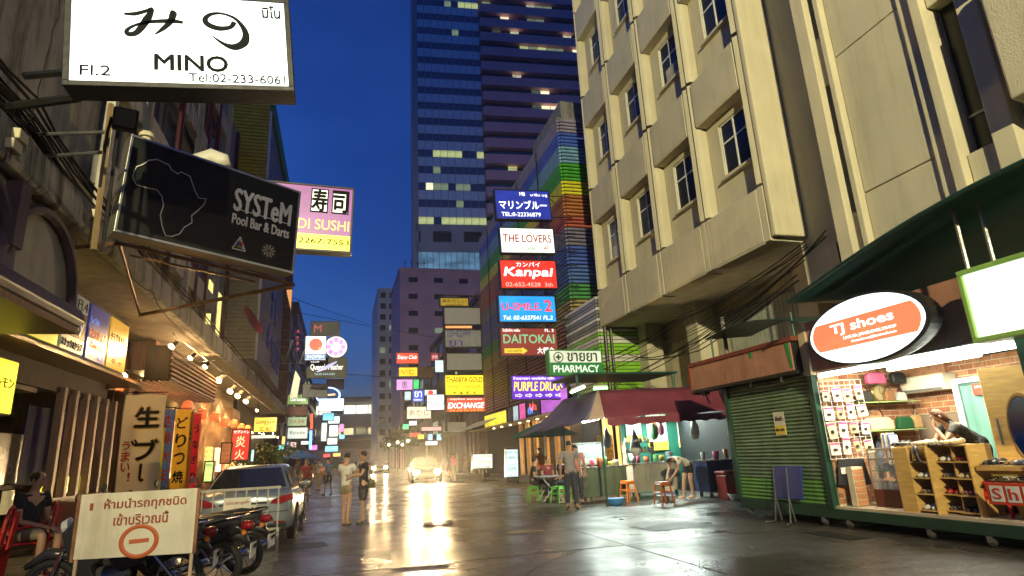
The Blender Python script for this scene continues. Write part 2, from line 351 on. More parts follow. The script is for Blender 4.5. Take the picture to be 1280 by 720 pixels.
for a, b in (((.42, y0w, z0w), (.48, y1w, z0w+.05)), ((.42, y0w, z1w-.05), (.48, y1w, z1w)), ((.42, y0w, z0w), (.48, y0w+.05, z1w)), ((.42, y1w-.05, z0w), (.48, y1w, z1w)),
             ((.425, (y0w+y1w)/2-.025, z0w+.05), (.475, (y0w+y1w)/2+.025, z1w-.05)), ((.43, y0w+.05, z1w-.62), (.472, y1w-.05, z1w-.57))): wf.b2(a, b)
wfm = wf.mesh('window'); wfm.materials.append(whitep)
pn = []
ymid = (y0w+y1w)/2
for a, b in (((.45, y0w+.05, z0w+.05), (.46, ymid-.025, z1w-.62)), ((.45, ymid+.025, z0w+.05), (.46, y1w-.05, z1w-.62)), ((.45, y0w+.05, z1w-.57), (.46, ymid-.025, z1w-.05)), ((.45, ymid+.025, z1w-.57), (.46, y1w-.05, z1w-.05))):
    m_ = MB().b2(a, b).mesh('pane'); m_.materials.append(dglass); pn.append(m_)
def ob(name, me, parent, loc=(0, 0, 0), rot=(0, 0, 0)):
    o = bpy.data.objects.new(name, me); COL.objects.link(o); o.parent = parent; o.location = loc; o.rotation_euler = rot; return o
jm2 = MB().prism([(0.05, 0), (0, -.08), (.06, -.16), (.16, -.20), (.55, -.16), (.55, 0)], -4.33, 0, 'XY').mesh('jamb'); jm2.materials.append(cream)
for zi, z in enumerate(zr[1:]):
    for yi in range(4):
        y = ym[yi]+.005; lo = (XF, y, z)
        ob('jamb', jm, rb, (XF, y+.035, z)); ob('jamb', jm2, rb, (XF, y+bw-.035, z))
        ob('spandrel', spm, rb, lo); ob('wall_panel', wlm, rb, lo); ob('sill', sl, rb, lo)
        w_ = ob('window', wfm, rb, lo)
        for p in pn: ob('pane', p, w_)
acm = MB().b2((.30, .72, z0w+.02), (.62, 1.35, z0w+.46)).mesh('window_air_conditioner'); acm.materials.append(mat('ac_white', (.42, .40, .33), .6, dirt=.5))
for (yi, zi) in ((1, 2), (3, 1)): ob('window_air_conditioner', acm, rb, (XF, ym[yi]+.005, zr[zi]))
for yi in range(4):   # lowest spandrels over the soffit
    ob('spandrel', spm, rb, (XF, ym[yi], zr[0]+.02))
    for q in (0.035, bw-.035-.2):
        b_ = MB().b2((.02, q, -1.45), (.55, q+.2, -.01)); ob('jamb', b_.mesh('jamb'), rb, (XF, ym[yi], zr[0])).data.materials.append(cream)
MB().b2((XF+.02, 11.42, ZB), (XF+.95, 11.6, 27)).build('end_pier', cream, rb, bevel=.04)
MB().b2((XF+.95, 9.4, ZB-1.6), (XF+1.1, 11.7, 27)).build('recess_wall', cream2, rb)
MB().b2((XF+1.1, 9.5, ZB-1.6), (XF+8, 11.7, 27)).build('link_block', cream2, rb)
# small vent grille below the recess
vg = MB(); 
for k in range(9): vg.b2((XF+.9, 10.0+k*.07, 5.1), (XF+.94, 10.03+k*.07, 5.75))
vg.build('vent_grille', ironm, rb)
# wing
wg = thing('office_wing', 'cream wing of the office block with narrow strip windows above the shoe kiosk', 'building')
def wb(a, b, m=cream2, nm='wall_panel', bev=.02): return MB().b2(a, b).build(nm, m, wg, bevel=bev)
ZW = 4.7
XB = XF+.62
wb((XF+.6, 5.4, ZW+.05), (XF+8, 9.6, 26), bev=0)
for (ya, yb, x0) in ((9.33, 9.68, 0), (8.98, 9.12, .05), (7.12, 7.35, 0.12), (6.85, 7.05, 0.0), (5.95, 6.3, 0.0)): wb((XF+x0, ya, ZW), (XF+.6, yb, 26), cream, 'pier')
for k, (za, zb) in enumerate(((ZW, 6.19), (6.21, 9.38), (9.40, 12.6), (12.62, 15.8), (15.82, 19), (19.02, 26))):
    wb((XF+.2, 7.36, za), (XF+.6, 8.97, zb), cream2, 'wall_panel')
for z0 in (4.7, 8.9, 13.3, 17.7): # spandrels between strip windows
    wb((XF+.15, 9.13, z0), (XF+.58, 9.32, z0+1.2), cream, 'spandrel'); wb((XF+.15, 6.31, z0), (XF+.58, 6.84, z0+1.25), cream, 'spandrel')
    for (ya, yb) in ((9.13, 9.32), (6.31, 6.84)):
        w_ = MB().b2((XF+.40, ya, z0+1.95), (XF+.45, yb, z0+2.0)).b2((XF+.40, ya, z0+1.21), (XF+.45, ya+.03, z0+4.18)).b2((XF+.40, yb-.03, z0+1.21), (XF+.45, yb, z0+4.18)).build('window', greym, wg)
        MB().b2((XF+.43, ya+.03, z0+2.0), (XF+.44, yb-.03, z0+4.19)).build('pane', dglass, w_)
        MB().b2((XF+.43, ya+.03, z0+1.21), (XF+.44, yb-.03, z0+1.95)).build('pane', dglass, w_)
wb((XF+.3, 5.4, ZW), (XF+.6, 5.94, 26), cream, 'wall_panel')
MB().prism([(XF-.4, 6.2), (XF+.3, 6.1), (XF+.3, 8.3), (XF-.3, 8.45), (XF-.42, 8.35)], 4.4, 5.66, 'XZ').build('projecting_bay', cream2, wg, bevel=.04)
MB().prism([(XF-.4, 8.52), (XF+.3, 8.52), (XF+.3, 14), (XF-.3, 14)], 4.4, 5.6, 'XZ').build('projecting_bay', cream2, wg, bevel=.04)
# ground floor behind kiosks: recessed glazed front with blinds, columns
gf = thing('office_ground_floor', 'recessed ground floor of the cream block with tall blinds and pale columns behind the kiosks', 'building')
MB().b2((12.6, 4, 0), (12.8, 25, 6.2)).build('wall', mat('beige_wall', (.50, .46, .33), .85, dirt=.4, dcol=(.15, .13, .1)), gf)
for y in (21.2, 17.6, 12.2, 8.5): MB().b2((11.6, y, 0), (12.3, y+.7, 6.14)).build('column', cream2, gf, bevel=.02)
wn = MB().b2((12.50, 13.2, 2.6), (12.58, 17.2, 2.7)).b2((12.5, 13.2, 5.6), (12.58, 17.2, 5.7)).b2((12.5, 15.1, 2.7), (12.58, 15.2, 5.6)).build('window', greym, gf)
bl = mat('window_blind', (.35, .38, .33), .6)
for k in range(22): MB().b2((12.53, 13.25+k*.178, 2.72), (12.545, 13.25+k*.178+.15, 5.58)).build('blind_slat', bl, wn)
# ================================================================= right: building clad in coloured slats
cb = thing('slatted_building', 'tall building clad in horizontal rainbow coloured slats behind the stacked signs', 'building')
MB().b2((10.45, 25.7, 0), (20, 44, 17.6)).build('wall', mat('slat_backing', (.03, .03, .04), .8), cb)
bands = [(17.8, (.22, .20, .28)), (16.9, (.05, .10, .42)), (16.1, (.14, .28, .42)), (15.2, (.05, .30, .03)), (14.3, (.65, .50, .03)), (13.5, (.36, .13, .04)), (12.4, (.34, .08, .05)),
         (11.8, (.16, .15, .22)), (10.9, (.05, .10, .38)), (9.9, (.06, .13, .36)), (9.0, (.06, .26, .08)), (8.2, (.30, .24, .10)), (7.2, (.26, .12, .08)), (6.2, (.24, .09, .06)), (5.2, (.2, .1, .08))]
sm = [mat('slat_%d' % i, tuple(min(.8, v*1.5) for v in c), .4, .1, var=.2, dirt=.25) for i, (z, c) in enumerate(bands)]
def band(z):
    k = 0
    for i, (zz, c) in enumerate(bands):
        if z <= zz: k = i
    return k
z = 4.3
s1 = MB().prism([(10.36, 0), (10.42, .03), (10.42, .15), (10.36, .14), (10.30, .11), (10.30, .03)], 25.66, 44, 'XZ').mesh('slat')
s2 = MB().prism([(25.62, 0), (25.68, .03), (25.68, .15), (25.62, .14), (25.56, .11), (25.56, .03)], 10.43, 14, 'YZ').mesh('slat')
while z < 17.6:
    for me in (s1, s2):
        o = ob('slat', me, cb, (0, 0, z))
        if not me.materials: me.materials.append(sm[0])
        o.material_slots[0].link = 'OBJECT'; o.material_slots[0].material = sm[band(z)]
    z += .19
MB().b2((10.8, 26.2, 17.6), (14, 31, 19.2)).build('roof_room', conc2, cb)
MB().b2((10.3, 25.6, 17.72), (20, 44, 17.85)).build('parapet', conc2, cb)
vt = mat('sign_dark_blue', (.01, .02, .05), .5)
for y in (29, 33, 37, 41): MB().b2((10.24, y, 4.3), (10.29, y+.06, 17.6)).build('post', ironm, cb)
# lower lime and white slatted corner
lc = thing('striped_annex', 'low annex with lime green and white striped slats behind the pharmacy sign', 'building')
MB().b2((10.0, 22.0, 3.2), (13, 25.5, 7.4)).build('wall', mat('slat_backing', 0), lc)
lime = mat('lime_slat', (.22, .50, .04), .45); wsl = mat('white_slat', (.6, .6, .55), .45)
z = 3.25; k = 0
a1 = MB().prism([(9.92, 0), (9.99, .02), (9.99, .13), (9.92, .12)], 21.98, 25.5, 'XZ').mesh('slat'); a1.materials.append(lime)
a2 = MB().prism([(21.92, 0), (21.99, .02), (21.99, .13), (21.92, .12)], 10.0, 12, 'YZ').mesh('slat'); a2.materials.append(lime)
while z < 7.35:
    mt_ = wsl if (k % 5) in (0, 1) else lime
    if z > 5.9: mt_ = wsl if k % 3 == 0 else mat('grey_slat', (.18, .19, .17), .45)
    for me in (a1, a2):
        o = ob('slat', me, lc, (0, 0, z)); o.material_slots[0].link = 'OBJECT'; o.material_slots[0].material = mt_
    z += .15; k += 1
# ================================================================= tower
tw = thing('office_tower', 'very tall glass and mauve banded office tower with scattered lit windows against the dusk sky', 'skyscraper', (0, 0, 0))
TY = 120.; cL = AY(519, 200, TY).x; cM = AY(603.5, 200, TY).x; TOP = 125
tconc = mat('tower_concrete', (.36, .37, .42), .7, var=.1, scale=.2); mauve = mat('tower_mauve', (.75, .42, .50), .6, var=.08, scale=.2)
MB().b2((cL+.5, TY+.6, 0), (cM+38, TY+30, TOP)).build('core', mat('tower_core', (.03, .035, .05), .6), tw)
MB().b2((cL-.6, TY-.1, 0), (cL+.6, TY+28, TOP)).build('edge_pier', tconc, tw)
zt = AY(560, 282, TY).z; FH = 3.95
blueg = mat('tower_glass_upper', (.72, .80, .86), .35, .3, bump=0); blued = glass('tower_glass_dark', (.05, .09, .20), .12)
lit1 = em('lit_office', (.75, .85, .35), .45, .35, .5); lit2 = em('lit_office_dim', (.35, .45, .28), .35, .4, .5); lit3 = em('lit_office_bright', (1, .95, .6), .9, .3, .6)
rnd = random.Random(11)
NW = 9; ww = (cM-cL-.6)/NW
pm_lo = MB().b2((.04, 0, 0), (ww-.04, .12, FH*.42)).mesh('window_pane'); pm_hi = MB().b2((.05, -.04, FH*.44), (ww-.05, .1, FH*.98)).mesh('cladding_panel')
for me in (pm_lo, pm_hi): me.materials.append(blued)
litrows = {0: (0, 9, lit1), 2: (2, 7, lit2), 4: (2, 9, lit1), 8: (5, 6, lit2), 14: (6, 9, lit1), 18: (0, 5, lit3), 19: (5, 9, lit2)}
nf = int((TOP-zt)/FH)
for f in range(nf):
    z = zt+f*FH
    for k in range(NW):
        x = cL+.6+k*ww
        o = ob('window_pane', pm_lo, tw, (x, TY+.1, z)); o.material_slots[0].link = 'OBJECT'
        mt_ = blued
        if f in litrows and litrows[f][0] <= k < litrows[f][1] and rnd.random() < .8: mt_ = litrows[f][2]
        elif rnd.random() < .05: mt_ = rnd.choice((lit2, lit2, lit3))
        o.material_slots[0].material = mt_
        o = ob('cladding_panel', pm_hi, tw, (x, TY+.1, z)); o.material_slots[0].link = 'OBJECT'; o.material_slots[0].material = blueg
    MB().b2((cL+.6, TY+.06, z-.02), (cM, TY+.5, z+.02)).build('floor_edge', tconc, tw)
for k in range(0, NW+1): MB().b2((cL+.56+k*ww, TY-.02, zt), (cL+.64+k*ww, TY+.04, TOP)).build('mullion', tconc, tw)
# podium of the tower
pz0 = AY(560, 335, TY).z
pod = MB(); pod.b2((cL, TY-.1, zt-6.2), (cM+2, TY+.5, zt-4.0)); pod.b2((cL, TY-.1, zt-1.6), (cM+2, TY+.5, zt-.1)); pod.build('podium_band', tconc, tw)
for k in range(4):
    xx = cL+1+k*6.5; MB().b2((xx, TY-.1, zt-4.0), (xx+2.6, TY+.5, zt-1.6)).build('podium_pier', tconc, tw)
MB().b2((cL-1, TY+.2, 0), (cM+10, TY+.5, zt-13)).build('base_wall', tconc, tw)
gx = MB().b2((cL+.5, TY+.3, zt-13), (cM, TY+.4, zt-6.2)).build('window_pane', em('tower_lobby', (.10, .22, .35), .6, .5, .4), tw)
for k in range(12): MB().b2((cL+1+k*1.25, TY+.15, zt-13), (cL+1.12+k*1.25, TY+.25, zt-6.2)).build('mullion', tconc, tw)
# right half: projecting mauve bands
for f in range(-2, nf):
    z = zt+f*FH+.6
    MB().b2((cM+.1, TY-1.4, z+FH*.40), (cM+36, TY+.6, z+FH*.98)).build('balcony_band', mauve, tw)
    runs = 12; rw = 26/runs
    if f >= 0:
        for k in range(runs):
            if rnd.random() < .16 or (f in (7, 8) and k in (5, 6)) or (f in (11, 14) and 3 < k < 9 and rnd.random() < .8):
                MB().b2((cM+1+k*rw, TY-.2, z), (cM+1+(k+.92)*rw, TY+.0, z+FH*.38)).build('window_pane', rnd.choice((lit2, lit2, lit1, lit3)), tw)
            elif k % 2 == 0: MB().b2((cM+1+k*rw, TY-.2, z), (cM+1+(k+1.9)*rw, TY+.0, z+FH*.38)).build('window_pane', blued, tw)
pv = Vector((cL, TY, 0)); ra = R_(-5.8); tw.rotation_euler = (0, 0, ra); tw.location = pv-Matrix.Rotation(ra, 3, 'Z') @ pv
# ================================================================= distant buildings
def far_block(label, x0, x1, y0, y1, h, m, rows, cols, wmat, face='Y', lit=.1, name='far_building', wh=.5, ww_=.6, mats=None, z0=3):
    t = thing(name, label, 'building')
    MB().b2((x0, y0, 0), (x1, y1, h)).build('wall', m, t)
    MB().b2((x0-.15, y0-.15, h), (x1+.15, y1+.15, h+.5)).build('parapet', m, t)
    fh = (h-z0)/rows; r = random.Random(label)
    if 'Y' in face:
        cw = (x1-x0)/cols
        for i in range(rows):
            for j in range(cols):
                mm = wmat if r.random() > lit else r.choice((lit2, lit1))
                MB().b2((x0+cw*(j+.5-ww_/2), y0-.06, z0+fh*(i+.3)), (x0+cw*(j+.5+ww_/2), y0+.05, z0+fh*(i+.3+wh))).build('window', mm, t)
    if 'X' in face or 'x' in face:
        xf = x0 if 'x' in face else x1; n = max(2, int((y1-y0)/4)); cw = (y1-y0)/n
        for i in range(rows):
            for j in range(n):
                mm = wmat if r.random() > lit else r.choice((lit2, lit1))
                MB().b2((xf-.06, y0+cw*(j+.5-ww_/2), z0+fh*(i+.3)), (xf+.06, y0+cw*(j+.5+ww_/2), z0+fh*(i+.3+wh))).build('window', mm, t)
    return t
pinkw = mat('mauve_wall', (.42, .27, .38), .8, scale=.3); palew = mat('pale_wall', (.5, .52, .56), .8, scale=.3); darkw = mat('dark_wall', (.06, .05, .055), .8, scale=.4, dirt=.4)
x0 = AY(500, 400, 100).x; z0 = AY(505, 338, 100).z
far_block('plain mauve tower block rising behind the far stacked signs', x0, x0+22, 100, 118, z0, pinkw, 10, 5, dglass, 'Y', .03, wh=.3, ww_=.35)
x1 = AY(473, 400, 125).x; x2 = AY(499, 400, 125).x; z0 = AY(480, 363, 125).z
far_block('pale concrete block at the far end with a dark column of windows', x1, x2+3, 125, 150, z0, palew, 14, 4, dglass, 'Y', .04, wh=.5, ww_=.6)
# ================================================================= left: old shophouses, ledge and canopy
wood = mat('dark_wood', (.07, .04, .025), .75, var=.35, scale=3, stretch=(6, 6, .6)); redwood = mat('red_wood', (.22, .07, .03), .45, var=.3, scale=3, stretch=(5, 5, .6))
palewood = mat('pinkish_wood', (.34, .22, .16), .5, var=.3, scale=3, stretch=(5, 5, .5)); wceil = mat('varnished_ceiling', (.22, .12, .05), .4, var=.3, stretch=(1, 8, 1))
plaster = mat('old_plaster', (.26, .25, .20), .9, var=.25, bump=.4, dirt=.7, dcol=(.04, .04, .03)); purpd = mat('dark_purple_trim', (.06, .04, .06), .4)
yel = em('lit_yellow', (1, .85, .05), 1.0); wht = em('lit_white', (.88, 1, .95), 1.5, .1); redl = em('lit_red', (.9, .05, .03), 1.0); inkm = mat('black_ink', (.006, .006, .006), .7, spec=.1); cabm = mat('cable_rubber', (.012, .012, .012), .85, spec=.1)
redink = mat('red_ink', (.5, .02, .02), .5); whink = em('white_letters_lit', (1, 1, 1), 1.4, 0); yelink = em('yellow_letters_lit', (1, .8, .05), 1.1, 0)
sh = thing('shophouse', 'old plastered shophouse with stained concrete ledge, cables and tall pale sunshades over the bar fronts', 'building')
MB().b2((-14, 3, 4.95), (-4.95, 24.2, 19)).build('upper_wall', plaster, sh)
MB().b2((-14, 24.2, 4.95), (-5.75, 33.2, 19)).build('upper_wall', plaster, sh)
# concrete ledge, built in cast lengths
y = 4.6
while y < 44:
    MB().prism([(-3.58, 4.68), (-3.46, 4.68), (-3.42, 4.74), (-3.44, 5.14), (-3.58, 5.16)], y, min(44, y+3.29), 'XZ').build('ledge_length', conc, sh, bevel=.015); y += 3.3
MB().b2((-5.3, 4.6, 4.74), (-3.6, 44, 4.93)).build('ledge_slab', soffit, sh)
# sunshade bands on the upper floors
for i, z in enumerate((6.9, 9.2, 11.6, 14.0, 16.4, 18.6)):
    for k, y in enumerate((12.5, 18.2)):
        MB().b2((-4.78+.02*k, y, z), (-4.55+.02*k, y+5.5, z+.65)).build('sunshade', mat('pale_sunshade', (.42, .40, .33), .8, dirt=.5), sh, bevel=.02)
for y in (12.3, 14.4, 19.2, 23.7): MB().b2((-4.6, y, 5.2), (-4.44, y+.17, 19)).build('pilaster', mat('pale_sunshade', 0), sh)
for y in (17.2, 20.5, 21.9): MB().b2((-4.62, y, 5.2), (-4.47, y+.14, 19)).build('downpipe', mat('maroon_pipe', (.09, .015, .02), .5), sh)
for z in (7.6, 10, 12.4, 14.8):
    for y in (13, 15.4, 17, 20.9, 22.4):
        w_ = MB().b2((-4.92, y, z), (-4.86, y+1.1, z+.06)).b2((-4.92, y, z+1.34), (-4.86, y+1.1, z+1.4)).b2((-4.92, y, z), (-4.86, y+.06, z+1.4)).b2((-4.92, y+1.04, z), (-4.86, y+1.1, z+1.4)).build('window', greym, sh)
        MB().b2((-4.91, y+.06, z+.06), (-4.89, y+1.04, z+1.34)).build('pane', dglass, w_)
# lit window
lw = MB().b2((-5.76, 28.6, 7.3), (-5.70, 31.6, 9.6)).build('window', em('lit_window_yellow', (1, .85, .25), .9), sh)
MB().b2((-5.69, 30.0, 7.3), (-5.66, 30.15, 9.6)).build('mullion', wood, lw)
MB().b2((-5.9, 32.2, 4.95), (-5.6, 32.6, 19)).build('maroon_post', mat('maroon_pipe', 0), sh)
# tall block beyond with louvred front, yellow panel and blue script
tb = thing('louvred_building', 'narrow building with beige louvred end wall and yellow ribbed top beyond the ledge', 'building')
MB().b2((-12, 33.3, 6.7), (-4.25, 47, 22)).build('wall', mat('bluegrey_wall', (.20, .23, .28), .7, dirt=.4), tb)
MB().b2((-12, 33.8, 0), (-5, 47, 6.7)).build('lower_wall', darkw, tb)
beige = mat('beige_louvre', (.42, .38, .24), .6); yl = mat('yellow_rib', (.75, .50, .02), .5)
rib = MB().prism([(33.18, 0), (33.3, .02), (33.3, .19), (33.24, .19)], -6.2, -4.26, 'YZ').mesh('louvre'); rib.materials.append(beige)
z = 6.75
while z < 21.9:
    o = ob('louvre', rib, tb, (0, 0, z)); o.material_slots[0].link = 'OBJECT'; o.material_slots[0].material = yl if z > 14 else beige; z += .215
MB().b2((-4.24, 33.2, 21.1), (-4.1, 47, 22.3)).build('fascia', mat('green_fascia', (.02, .20, .05), .5), tb)
MB().b2((-4.24, 33.2, 6.7), (-4.14, 33.4, 21.1)).build('corner_trim', whitep, tb)
for k in range(9): MB().b2((-4.24, 34, 6.75+k*.16), (-4.18, 41, 6.85+k*.16)).build('vent_slat', greym, tb)
blu = mat('blue_letters', (.03, .10, .45), .3)
for i, (y, z, w_, s) in enumerate(((40.5, 11.2, 3.6, 'ก'), (38.5, 8.9, 1.6, '6'), (40.6, 8.5, 1.8, 'S'), (42.6, 8.4, 1.6, 'n'), (44.4, 8.3, 1.6, 'e'))):
    text(s, blu, tb, (-4.18, y, z), 1, (R_(90), 0, R_(90)), w=w_*.8, h=1.7 if i else 2, ext=.06)
# dark tall blocks further on
MB_ = far_block('dark narrow shophouses stepping back behind the red column on the left', -9, -4.3, 49, 63, AX(370, 352, -4.3).z*.78, darkw, 6, 2, dglass, 'X', .02)
far_block('dark block with rooftop frames behind the round and open-all-night signs', -9.5, -4.4, 64, 92, 17, mat('dark_blue_wall', (.04, .045, .07), .8), 6, 2, dglass, 'X', .1)
far_block('low dark shophouse row at the far left end of the street', -10, -4.6, 93, 135, 14, darkw, 5, 2, dglass, 'X', .25)
mp_ = thing('maroon_column', 'tall dark red clad column standing past the blue script letters', 'column')
for k in range(24): MB().b2((-4.4, 47.2, 4.3+k*.62), (-3.7, 48.2, 4.87+k*.62)).build('cladding_panel', mat('maroon_panel', (.10, .015, .02), .45), mp_)
# ---- arched bay hanging under the ledge
ab = thing('arched_bay', 'pale panelled bay with dark purple arch ribs hanging under the stained ledge', 'shopfront')
MB().b2((-4.5, 3.0, 3.62), (-3.62, 9.4, 4.66)).build('panel', mat('bay_panel', (.26, .25, .22), .7, dirt=.2), ab)
MB().prism([(-3.5, 3.42), (-3.44, 3.5), (-3.5, 3.66), (-3.6, 3.72), (-4.55, 3.72), (-4.55, 3.42)], 3, 9.55, 'XZ').build('lower_trim', purpd, ab, bevel=.02)
for yc in (8.35, 6.6, 4.8):
    pts = [(-3.56, yc+.98*math.cos(a), 3.62+1.0*math.sin(a)) for a in [math.pi*i/14 for i in range(15)]]
    MB().tube(pts, .065, 6).build('arch_rib', purpd, ab)
MB().b2((-3.62, 7.4, 3.9), (-3.46, 7.62, 4.66)).build('key_block', purpd, ab)
MB().b2((-4.5, 3, 3.32), (-3.5, 9.5, 3.41)).build('underside', wceil, ab)
# ---- shop sign strip under the ledge
stx = -4.6
st = thing('sign_strip', 'row of yellow, black, blue and orange bar signs on the fascia under the ledge', 'sign')
MB().b2((stx-.12, 8.5, 3.48), (stx-.03, 15.3, 3.56)).b2((stx-.12, 8.5, 4.6), (stx-.03, 15.3, 4.68)).build('frame', ironm, st)
def panel(y0, y1, m, z0=3.56, z1=4.6): return MB().b2((stx-.1, y0+.03, z0), (stx, y1-.03, z1)).build('sign_panel', m, st)
def ftx(s, m, y, z, w, h, x=stx+.006): text(s, m, st, (x, y, z), .3, (R_(90), 0, R_(90)), w=w, h=h)
panel(8.5, 10.5, mat('white_panel', (.5, .5, .45), .4)); panel(10.6, 11.75, em('dim_yellow', (.8, .75, .04), .35))
ftx('(02)-234-567', redink, 11.25, 3.95, .8, .14); ftx('N', inkm, 11.5, 4.25, .2, .2)
panel(11.8, 12.85, em('dim_grey', (.4, .44, .36), .18), 4.32); panel(11.8, 12.85, blackp, 3.84, 4.31); panel(11.8, 12.85, em('dim_grey2', (.4, .44, .32), .18), 3.56, 3.83)
ftx('Fl.4', inkm, 12.55, 4.45, .45, .18); ftx('Tiny', em('dim_letters', (.7, .7, .6), .4, 0), 12.3, 4.05, .85, .34); ftx('スナック&クラブ', inkm, 12.3, 3.69, .9, .15)
panel(12.9, 13.98, em('dim_blue', (.02, .05, .35), .25)); ftx('Le Club', em('dim_blue_letters', (.3, .45, 1), .4, 0), 13.2, 4.3, .4, .12); ftx('PASSAGE', em('dim_orange', (.9, .3, .05), .5, 0), 13.45, 4.05, .9, .18); ftx('Amazon', mat('dim_orange', 0), 13.45, 3.85, .7, .12); ftx('No.1', mat('dim_blue_letters', 0), 13.7, 3.65, .25, .08)
panel(14.02, 15.2, em('dim_amber', (.8, .45, .03), .35)); ftx('クラブ リナモン', inkm, 14.6, 4.2, 1.0, .2); ftx('4F →', redink, 14.6, 3.72, .6, .1)
# ---- wooden ceilings and bar fronts behind
bf = thing('bar', 'dark wooden bar front with tall upright slats and varnished ceiling under the sign strip', 'shopfront')
MB().b2((-9, 6, 3.44), (-4.6, 16.9, 3.50)).build('ceiling', wceil, bf)
MB().b2((-9, 6, 2.92), (-5.3, 13.0, 3.02)).build('lower_ceiling', wceil, bf)
MB().b2((-5.32, 6, 3.0), (-5.2, 16.2, 3.44)).build('beam', wood, bf)
for i, y in enumerate((13.7, 14.28, 14.86, 15.44, 16.02, 16.6)): MB().b2((-5.26, y, .12), (-5.12, y+.14, 3.1)).build('slat', palewood, bf, bevel=.01)
MB().b2((-5.3, 17.0, .12), (-5.0, 17.3, 3.55)).b2((-5.3, 18.1, .12), (-5.1, 18.3, 3.5)).build('door_frame', redwood, bf)
for i in range(7): MB().b2((-5.25, 17.35+i*.11*1.05, .12), (-5.18, 17.41+i*.11*1.05, 3.4)).build('door_slat', redwood, bf)
MB().b2((-8.5, 17.0, .1), (-8.3, 6, 3.4)).build('back_wall', mat('bar_wall', (.10, .05, .03), .5, dirt=.3), bf)
MB().b2((-8.4, 16.9, .1), (-5.3, 17.0, 3.4)).build('side_wall', mat('bar_side', (.14, .07, .05), .5), bf)
MB().b2((-5.8, 13.9, 1.3), (-5.76, 16.5, 2.8)).build('curtain', mat('indigo_curtain', (.03, .03, .14), .8), bf)
MB().b2((-5.22, 13.6, .12), (-5.05, 17.0, 1.05)).build('low_wall', mat('dark_red_wall', (.08, .02, .015), .5), bf)
MB().b2((-5.6, 9.5, 1.35), (-5.52, 13.3, 2.2)).build('counter_panel', mat('varnish_panel', (.20, .16, .11), .25, var=.3), bf)
MB().b2((-5.62, 9.5, 1.26), (-5.44, 13.4, 1.33)).build('counter_rail', wood, bf)
for i in range(7): MB().b2((-5.58, 9.7+i*.55, .85), (-5.52, 10.0+i*.55, 1.24)).build('lit_pane', em('amber_pane', (.9, .7, .3), .25, .4, 3), bf)
for y, s in ((15.2, '大'), (16.3, '生'), (14.2, '酒')):
    MB().b2((-5.5, y-.16, 1.1), (-5.44, y+.16, 1.42)).build('menu_lamp', yel, bf); text(s, inkm, bf, (-5.43, y, 1.26), .3, (R_(90), 0, R_(90)), w=.18)
# bright yellow lamp-box sign at the left frame edge
ys = thing('lamp_box_sign', 'bright yellow upright light box with black script at the left edge of the picture', 'sign')
pY = AX(8, 485, -4.9)
MB().b2((-4.98, pY.y-.9, pY.z-.42), (-4.84, pY.y+.1, pY.z+.42)).build('housing', ironm, ys, bevel=.01)
MB().b2((-4.86, pY.y-.87, pY.z-.39), (-4.82, pY.y+.07, pY.z+.39)).build('face', yel, ys)
text('レモン', inkm, ys, (-4.81, pY.y-.25, pY.z+.05), .3, (R_(90), 0, R_(90)), w=.5); 
gs = thing('glass_notice', 'dim grey glass notice with pale lettering deep inside the bar', 'sign')
q = AX(38, 500, -7.2); MB().b2((-7.24, q.y-.7, q.z-.45), (-7.2, q.y+.7, q.z+.45)).build('panel', mat('dim_notice', (.10, .12, .09), .4), gs)
text('NOXXX', mat('notice_ink', (.3, .32, .25), .5), gs, (-7.19, q.y, q.z+.15), .3, (R_(90), 0, R_(90)), w=1.0, h=.25); text('BULL 千恵', mat('notice_ink', 0), gs, (-7.19, q.y, q.z-.2), .3, (R_(90), 0, R_(90)), w=1.0, h=.22)
# ---- louvred wooden canopy with lamps
lc_ = thing('louvred_canopy', 'reddish wooden canopy with slatted front and underside hung over the izakaya door', 'canopy')
MB().b2((-5.2, 17.4, 3.95), (-4.62, 23.0, 4.72)).build('back_board', redwood, lc_)
for k in range(7): MB().b2((-4.05, 16.6, 3.62+k*.115), (-4.0, 22.6, 3.67+k*.115)).build('slat', redwood, lc_)
for k in range(9): MB().b2((-5.1+k*.125, 16.65, 3.56), (-5.04+k*.125, 22.6, 3.6)).build('slat', redwood, lc_)
for y in (16.62, 18.6, 20.6, 22.55): MB().b2((-4.6, y, 3.6), (-4.06, y+.06, 4.45)).b2((-4.1, y, 3.6), (-4.06, y+.06, 4.45)).build('support', wood, lc_)
# ---- rock wall and pale upper wall
rk = thing('rock_wall', 'sculpted brown rock wall washed by warm spotlights beyond the banners', 'wall')
rm = mat('brown_rock', (.16, .10, .06), .55, var=.5, scale=2, bump=1, bscale=4)
def rough_sheet(x, y0, y1, z0, z1, ny, nz, amp, seed):
    r = random.Random(seed); b = MB(); vs = []; fs = []
    for i in range(ny+1):
        for k in range(nz+1):
            yy = y0+(y1-y0)*i/ny; zz = z0+(z1-z0)*k/nz
            a = amp*(math.sin(yy*1.3+zz*.9)+.6*math.sin(yy*2.9-zz*2.1+1)+.4*math.sin(yy*5.3+zz*4.7))*.5+r.uniform(-.05, .05)
            vs.append((x+a, yy, zz))
    for i in range(ny):
        for k in range(nz): q = i*(nz+1)+k; fs.append((q, q+nz+1, q+nz+2, q+1))
    return b.add(vs, fs)
rough_sheet(-4.9, 22.9, 33.5, .1, 4.1, 44, 18, .30, 5).build('rock_face', rm, rk, smooth=True)
MB().b2((-5.4, 22.9, 4.12), (-5.1, 33.3, 4.74)).build('upper_band', mat('warm_plaster', (.42, .34, .22), .8), rk)
MB().b2((-6.2, 17.5, 0), (-5.6, 33.7, 4.7)).build('back_wall', mat('warm_plaster', 0), rk)
